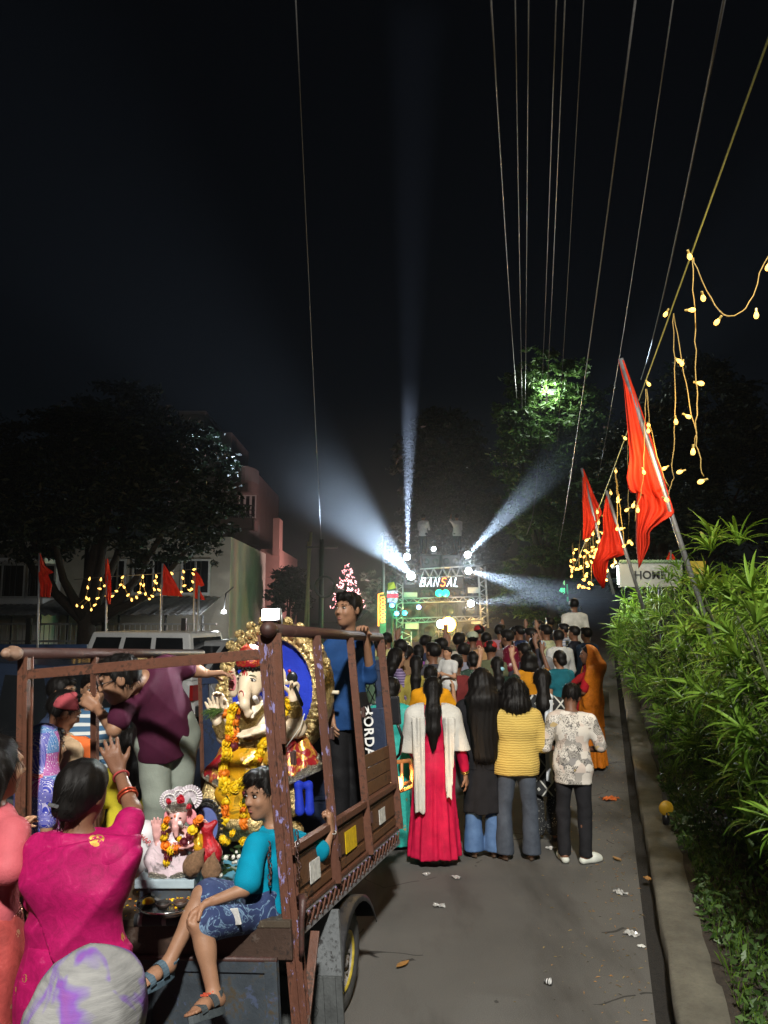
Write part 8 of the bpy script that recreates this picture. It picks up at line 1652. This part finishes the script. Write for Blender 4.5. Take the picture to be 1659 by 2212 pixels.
for i, (lab, px, yt, yw, col, sk, fl) in enumerate(spec_):
    mt = cloth('crowd_cloth_%d' % i, col); t, b, J = folk(lab, px, yt, (1.56 if fl == 2 else 1.64 + .03 * (i % 4)), yw, mt, [DK, BJ, MATS['pale_jeans']][i % 3] if fl != 2 else None, 'bun' if fl == 2 else 'short', sk, .6 + .5 * (i % 3), face=fl == 1, skirt_=fl == 2, arms=(UPR if i in (3, 8, 16) else (None, FWD)[i % 2], UPR if i in (8, 10, 14, 20) else (FWD, None, FWD)[i % 3]), head_=(.5 * math.sin(i * 2.4), -.1 * (i % 3), .12 * math.sin(i * 1.7)), lean=.05 * math.sin(i * 3.1), bulk=.92 + .05 * (i % 5))
    if 'cap' in lab:
        F = Field(.014); c = J['hed']; r, f, u = frame(J['hf'], J['hu']); F.ell(c + u * .05 - f * .012, (.10, .112, .088), .03); F.plane(c + u * .02, -u, .01); F.cone(c + u * .05 + f * .10, c + u * .045 + f * .15, .05, .045, .02, u, 4.); F.build('cap', cloth('cap_%d' % i, (.32, .36, .27) if i == 0 else (.3, .02, .02)), t, b)
for lab, zx, zy, yw, ar in (('person dancing on top of the speakers at the left', 590, 140, .4, (FWD, FWD)), ('person on top of the speakers with one arm up', 965, 130, -.3, (UPR, FWD))):
    tp_ = RP(zx, zy, RD + .6); folk(lab, 0, 0, 1.35, yw, cloth('pale_top_' + str(zx), (.3, .28, .28)), DK, 'short', SKIN2, 1.2, ar, base=V(tp_[0], tp_[1], RP(0, 330, RD + .6)[2]))
# ------------------------------------------------------------------ parked vehicles on the left
def car(name, label, loc, rotz, Lc, Wc, Hc, paint, van=False, plate=None, bonnet=.26):
    loc = (loc[0], loc[1], rise(loc[1], loc[0])); t = thing(name, label, 'van' if van else 'car', loc, rotz, 'parked vehicles on the left'); hl = Lc / 2; belt = Hc * (.56 if not van else .52)
    low = [(-hl, .28), (-hl * .99, belt * .9), (-hl * .93, belt), (hl * (1 - 2 * bonnet * .7), belt), (hl * .88, belt * .86), (hl, belt * .62), (hl, .28)]
    m = MB(); n = len(low); W2 = Wc / 2; ring = []
    for (s, iy) in ((-1, 1.), (-.92, 1.0), (.92, 1.0), (1, 1.)):
        ring.append([(s * W2, y * (.97 if abs(s) == 1 else 1), z if abs(s) < 1 else (z * .96 + .01)) for y, z in low])
    vs_ = [v for r in ring for v in r]; m.add(vs_, [tuple(range(n)), tuple(range(4 * n - 1, 3 * n - 1, -1))] + [(k * n + i, k * n + (i + 1) % n, (k + 1) * n + (i + 1) % n, (k + 1) * n + i) for k in range(3) for i in range(n)]); bd = m.build('body', paint, t, False, .05, 3)
    y0, y1, y2, y3 = -hl * .96, -hl * (.86 if van else .72), hl * (.50 if van else .20), hl * (1 - 2 * bonnet * .62)
    cb = [(y0, belt - .02), (y1, Hc), (y2, Hc), (y3, belt - .02)]; m = MB(); m.add([(-W2 * .96, cb[0][0], cb[0][1]), (W2 * .96, cb[0][0], cb[0][1]), (W2 * .96, cb[3][0], cb[3][1]), (-W2 * .96, cb[3][0], cb[3][1]), (-W2 * .78, cb[1][0], Hc), (W2 * .78, cb[1][0], Hc), (W2 * .78, cb[2][0], Hc), (-W2 * .78, cb[2][0], Hc)], [(0, 1, 2, 3), (4, 5, 6, 7), (0, 1, 5, 4), (1, 2, 6, 5), (2, 3, 7, 6), (3, 0, 4, 7)]); m.build('cabin', paint, t, False, .07, 3)
    def glass(a, b, c, d, nm):
        q = [np.array(p) for p in (a, b, c, d)]; nn = unit(np.cross(q[1] - q[0], q[3] - q[0])); ce = np.mean(q, 0)
        if nn @ (ce - V(0, 0, Hc * .75)) < 0: nn = -nn
        o = MB().add([p + nn * .008 for p in q] + [p - nn * .01 for p in q], [(0, 1, 2, 3), (7, 6, 5, 4)] + [(i, (i + 1) % 4, (i + 1) % 4 + 4, i + 4) for i in range(4)]).build(nm, WINM, t); return o
    zb, zt = belt + .05, Hc - .10; fr = lambda z: (z - belt) / (Hc - belt); xw = lambda z: W2 * (.96 - .18 * fr(z)); yr = lambda z: y0 + (y1 - y0) * fr(z); yf = lambda z: y3 + (y2 - y3) * fr(z)
    glass((-xw(zb) + .12, yr(zb), zb), (xw(zb) - .12, yr(zb), zb), (xw(zt) - .10, yr(zt), zt), (-xw(zt) + .10, yr(zt), zt), 'rear_window'); glass((-xw(zb) + .1, yf(zb), zb), (xw(zb) - .1, yf(zb), zb), (xw(zt) - .08, yf(zt), zt), (-xw(zt) + .08, yf(zt), zt), 'windscreen')
    ys = np.linspace(0, 1, 4)
    for s in (-1, 1):
        for k in range(3):
            a, c = ys[k] + .025, ys[k + 1] - .025; yl = lambda z, f_: (yr(z) + .10) + (yf(z) - .10 - yr(z) - .10) * f_
            glass((s * xw(zb), yl(zb, a), zb), (s * xw(zb), yl(zb, c), zb), (s * xw(zt), yl(zt, c), zt), (s * xw(zt), yl(zt, a), zt), 'side_window')
        MB().box((s * W2 * .99 - .06, -hl - .012, belt * .62), (s * W2 * .99 + .0 - (.06 if s > 0 else -.10) + .05, -hl + .06, belt * .92)).build('tail_light', M('tail_light_red', (.25, .01, .01), .2), t, False, .01); MB().box((s * W2 * .72 - .12, hl - .06, belt * .62), (s * W2 * .72 + .12, hl + .012, belt * .78)).build('headlight', M('clear_lamp', (.4, .4, .4), .1), t, False, .01)
        for y in (-hl * .62, hl * .62):
            M4 = Matrix.Translation((s * (W2 - .09), y, .31)) @ Matrix.Rotation(rad(90) * s, 4, 'Y'); w = MB().lathe([(.19, -.09), (.29, -.09), (.31, -.05), (.31, .06), (.29, .095), (.20, .10)], 24, M4).build('wheel', RUBBER, t, True); MB().lathe([(0, .08), (.19, .075), (.20, .10), (.05, .095), (0, .10)], 20, M4).build('rim', GALV, w, True)
    MB().box((-W2 * .9, -hl - .05, .30), (W2 * .9, -hl + .02, .48)).build('rear_bumper', BLACKP, t, False, .02); MB().box((-W2 * .9, hl - .02, .28), (W2 * .9, hl + .05, .46)).build('front_bumper', BLACKP, t, False, .02)
    if plate:
        p = MB().box((-.26, -hl - .07, .52), (.26, -hl - .052, .64)).build('number_plate', M('yellow_number_plate', (.62, .42, .02), .5), t); lt = link('plate_lettering', text_mesh(plate, .095, 'plate_lettering', .002, 0, 1., .002), BLACKP, p); lt.location = (0, -hl - .074, .58); lt.rotation_euler = (rad(90), 0, 0)
    return t
WP = M('white_car_paint', (.50, .51, .51), .3, 0, .08, 3, .03, coat=.4); BP = M('dark_blue_car_paint', (.012, .018, .032), .3, 0, .2, 3, .03, coat=.5); SP_ = M('silver_car_paint', (.30, .31, .32), .35, .4, .1, 3, .03, coat=.4)
gx = lambda px, d: P(px, 0, d)[0]
car('parked_van', 'white van with dark side windows parked behind the maroon-shirted man', (gx(318, 15.5), 15.5, 0), rad(72), 3.2, 1.5, 1.80, WP, True, 'AP 28 TA')
car('parked_car', 'dark blue car parked at the far left behind the cage', (gx(40, 8.2), 8.2, 0), rad(62), 4.0, 1.75, 1.72, BP)
car('parked_car', 'white hatchback beside the striped shirt man', (gx(215, 9.6), 9.6, 0), rad(14), 3.6, 1.6, 1.55, WP, plate='AP 29')
car('parked_car', 'silver car right of the white van, half hidden by the gold arch', (gx(500, 15.5), 15.5, 0), rad(75), 3.8, 1.65, 1.62, SP_, plate='AP 13')
o = MB().box((-1.3, -.1, 0), (1.4, .1, P(0, 1392, 17)[2])).build('blue_barrier', M('blue_barrier_paint', (.02, .05, .13), .5), None, loc=(gx(60, 17), 17, 0)); tag(o, 'low blue painted barrier left of the white van', 'barrier')
# ------------------------------------------------------------------ litter on the road
rgt = random.Random(12); FOIL = M('crumpled_clear_wrapper', (.40, .40, .38), .2, .2, .3, 20, .4); DRY = M('dry_leaf', (.30, .15, .04), .6, 0, .35, 20, .3); DRY2 = M('straw_bits', (.28, .2, .07), .8)
def litter(lab, px, py, mat, r, kind='wrapper', seed=0, z0=.004):
    g = G(px, py); rr = random.Random(seed); m = MB(); n = 9
    if kind == 'leaf':
        pts = [(-1, 0), (-.5, .42), (.1, .5), (.6, .32), (1, 0), (.6, -.32), (.1, -.5), (-.5, -.42)]; m.add([(x * r, y * r * .7, .012 + .02 * abs(y) + .01 * x * x) for x, y in pts] + [(x * r, y * r * .7, .008 + .02 * abs(y) + .01 * x * x) for x, y in pts], [tuple(range(8)), tuple(range(15, 7, -1))] + [(i, (i + 1) % 8, (i + 1) % 8 + 8, i + 8) for i in range(8)])
    elif kind == 'cup': m.lathe([(.0, 0), (r * .6, 0), (r * .62, .002), (r, r * 1.9), (r * .94, r * 1.9), (r * .56, .006), (0, .006)], 16, Matrix.Translation((0, 0, r * .8)) @ Matrix.Rotation(rad(80), 4, 'Y'))
    else:
        for i in range(n): 
            for j in range(n): x, y = (i / (n - 1) - .5) * 2, (j / (n - 1) - .5) * 1.4; m.v.append((x * r * (1 + .2 * rr.uniform(-1, 1)), y * r * (1 + .2 * rr.uniform(-1, 1)), max(.002, r * .35 * rr.random())))
        m.f = [(i * n + j, i * n + j + 1, (i + 1) * n + j + 1, (i + 1) * n + j) for i in range(n - 1) for j in range(n - 1)]; m.m = [0] * len(m.f)
    o = m.build({'leaf': 'fallen_leaf', 'cup': 'paper_cup'}.get(kind, 'wrapper'), mat, None, kind == 'cup', loc=(g[0], g[1], z0)); o.rotation_euler = (0, 0, rr.uniform(0, 6)); tag(o, lab, {'leaf': 'leaf', 'cup': 'cup'}.get(kind, 'litter'), 'litter on the road')
litter('curled brown dry leaf on the asphalt near the truck wheel', 870, 2090, DRY, .060, 'leaf', 1); litter('small black and white paper cup lying on the asphalt', 1178, 2127, m_stripe('black_white_cup', (.55, .55, .53), (.02, .02, .02), 60, 0, .5), .020, 'cup', 2)
litter('clear crumpled wrapper in the middle of the road', 949, 1959, FOIL, .045, seed=3); litter('small crumpled wrapper near the red dress', 921, 1890, FOIL, .035, seed=4); litter('flattened plastic scrap right of the red dress', 985, 1897, FOIL, .04, seed=5); litter('crumpled plastic cup beside the yellow sweater girl feet', 1190, 1834, FOIL, .045, seed=6)
litter('pale dry leaf near the white clogs', 1333, 1860, DRY, .06, 'leaf', 7); litter('orange snack packet on the road behind the boy', 1318, 1728, M('orange_packet', (.55, .13, .03), .35), .10, seed=8, z0=.004); litter('clear plastic scrap beside the gutter', 1340, 1930, FOIL, .05, seed=9); litter('torn clear wrapper at the gutter edge, nearest the camera', 1365, 2020, FOIL, .05, seed=10); litter('small white scrap beside the gutter', 1385, 2046, STW, .025, seed=11); litter('crumpled brown wrapper at the gutter by the orange saree', 1400, 1900, DRY, .04, seed=13)
m = MB()
for k in range(900):
    s, r = rgt.uniform(-1, 9), -GW - abs(rgt.gauss(0, .32)); p = lane(s, r, .004); q = rgt.uniform(0, 6.28); a = V(math.cos(q), math.sin(q), .1) * rgt.uniform(.004, .022); c = V(-math.sin(q), math.cos(q), .2) * rgt.uniform(.002, .005); m.add([p - a, p - c + V(0, 0, .003), p + a, p + c + V(0, 0, .003)], [(0, 1, 2, 3)], rgt.randrange(3))
o = m.build('road_debris', [DRY2, DRY, CONC], None); tag(o, 'fine dry leaf bits and grit along the road edge', 'debris', kind='stuff')
# ------------------------------------------------------------------ smoky night air
hz = MB().box((-60, -14, -1.2), (60, 62, 20)).build('haze', None); hz['kind'] = 'stuff'; tag(hz, 'thin smoky night air around the whole lane', 'haze')
m = bpy.data.materials.new('smoky_air'); m.use_nodes = True; nt = m.node_tree; nt.nodes.remove(nt.nodes['Principled BSDF']); pv = nt.nodes.new('ShaderNodeVolumePrincipled'); pv.inputs['Color'].default_value = (.85, .9, 1, 1); pv.inputs['Density'].default_value = .00034; pv.inputs['Anisotropy'].default_value = .35
nt.links.new(pv.outputs[0], nt.nodes['Material Output'].inputs['Volume']); hz.data.materials.append(m); m.cycles.homogeneous_volume = True if hasattr(m.cycles, 'homogeneous_volume') else None

sc_p = P(900, 1215, 25.5); ss = MB().ball((0, 0, 0), (9.5, 7.5, 6.0), 28, 16).build('stage_smoke', None, None, True, loc=tuple(sc_p)); tag(ss, 'pale stage smoke drifting around the sound truck', 'smoke', kind='stuff')
m = bpy.data.materials.new('stage_smoke'); m.use_nodes = True; nt = m.node_tree; nt.nodes.remove(nt.nodes['Principled BSDF']); pv = nt.nodes.new('ShaderNodeVolumePrincipled'); pv.inputs['Color'].default_value = (.88, .94, 1, 1); pv.inputs['Anisotropy'].default_value = .3
vec = coords(nt, (1 / 9.5, 1 / 7.5, 1 / 6.0)); ln = N(nt, 'ShaderNodeVectorMath', operation='LENGTH'); nt.links.new(vec, ln.inputs[0]); q = math_n(nt, 'MAXIMUM', math_n(nt, 'SUBTRACT', 1.0, ln.outputs['Value']), 0.0); q = math_n(nt, 'POWER', q, 1.5); nz = noise(nt, coords(nt), .45, 3, .5); q = math_n(nt, 'MULTIPLY', q, math_n(nt, 'MULTIPLY_ADD', nz, 1.6, .1)); nt.links.new(math_n(nt, 'MULTIPLY', q, .027), pv.inputs['Density'])
nt.links.new(pv.outputs[0], nt.nodes['Material Output'].inputs['Volume']); ss.data.materials.append(m)
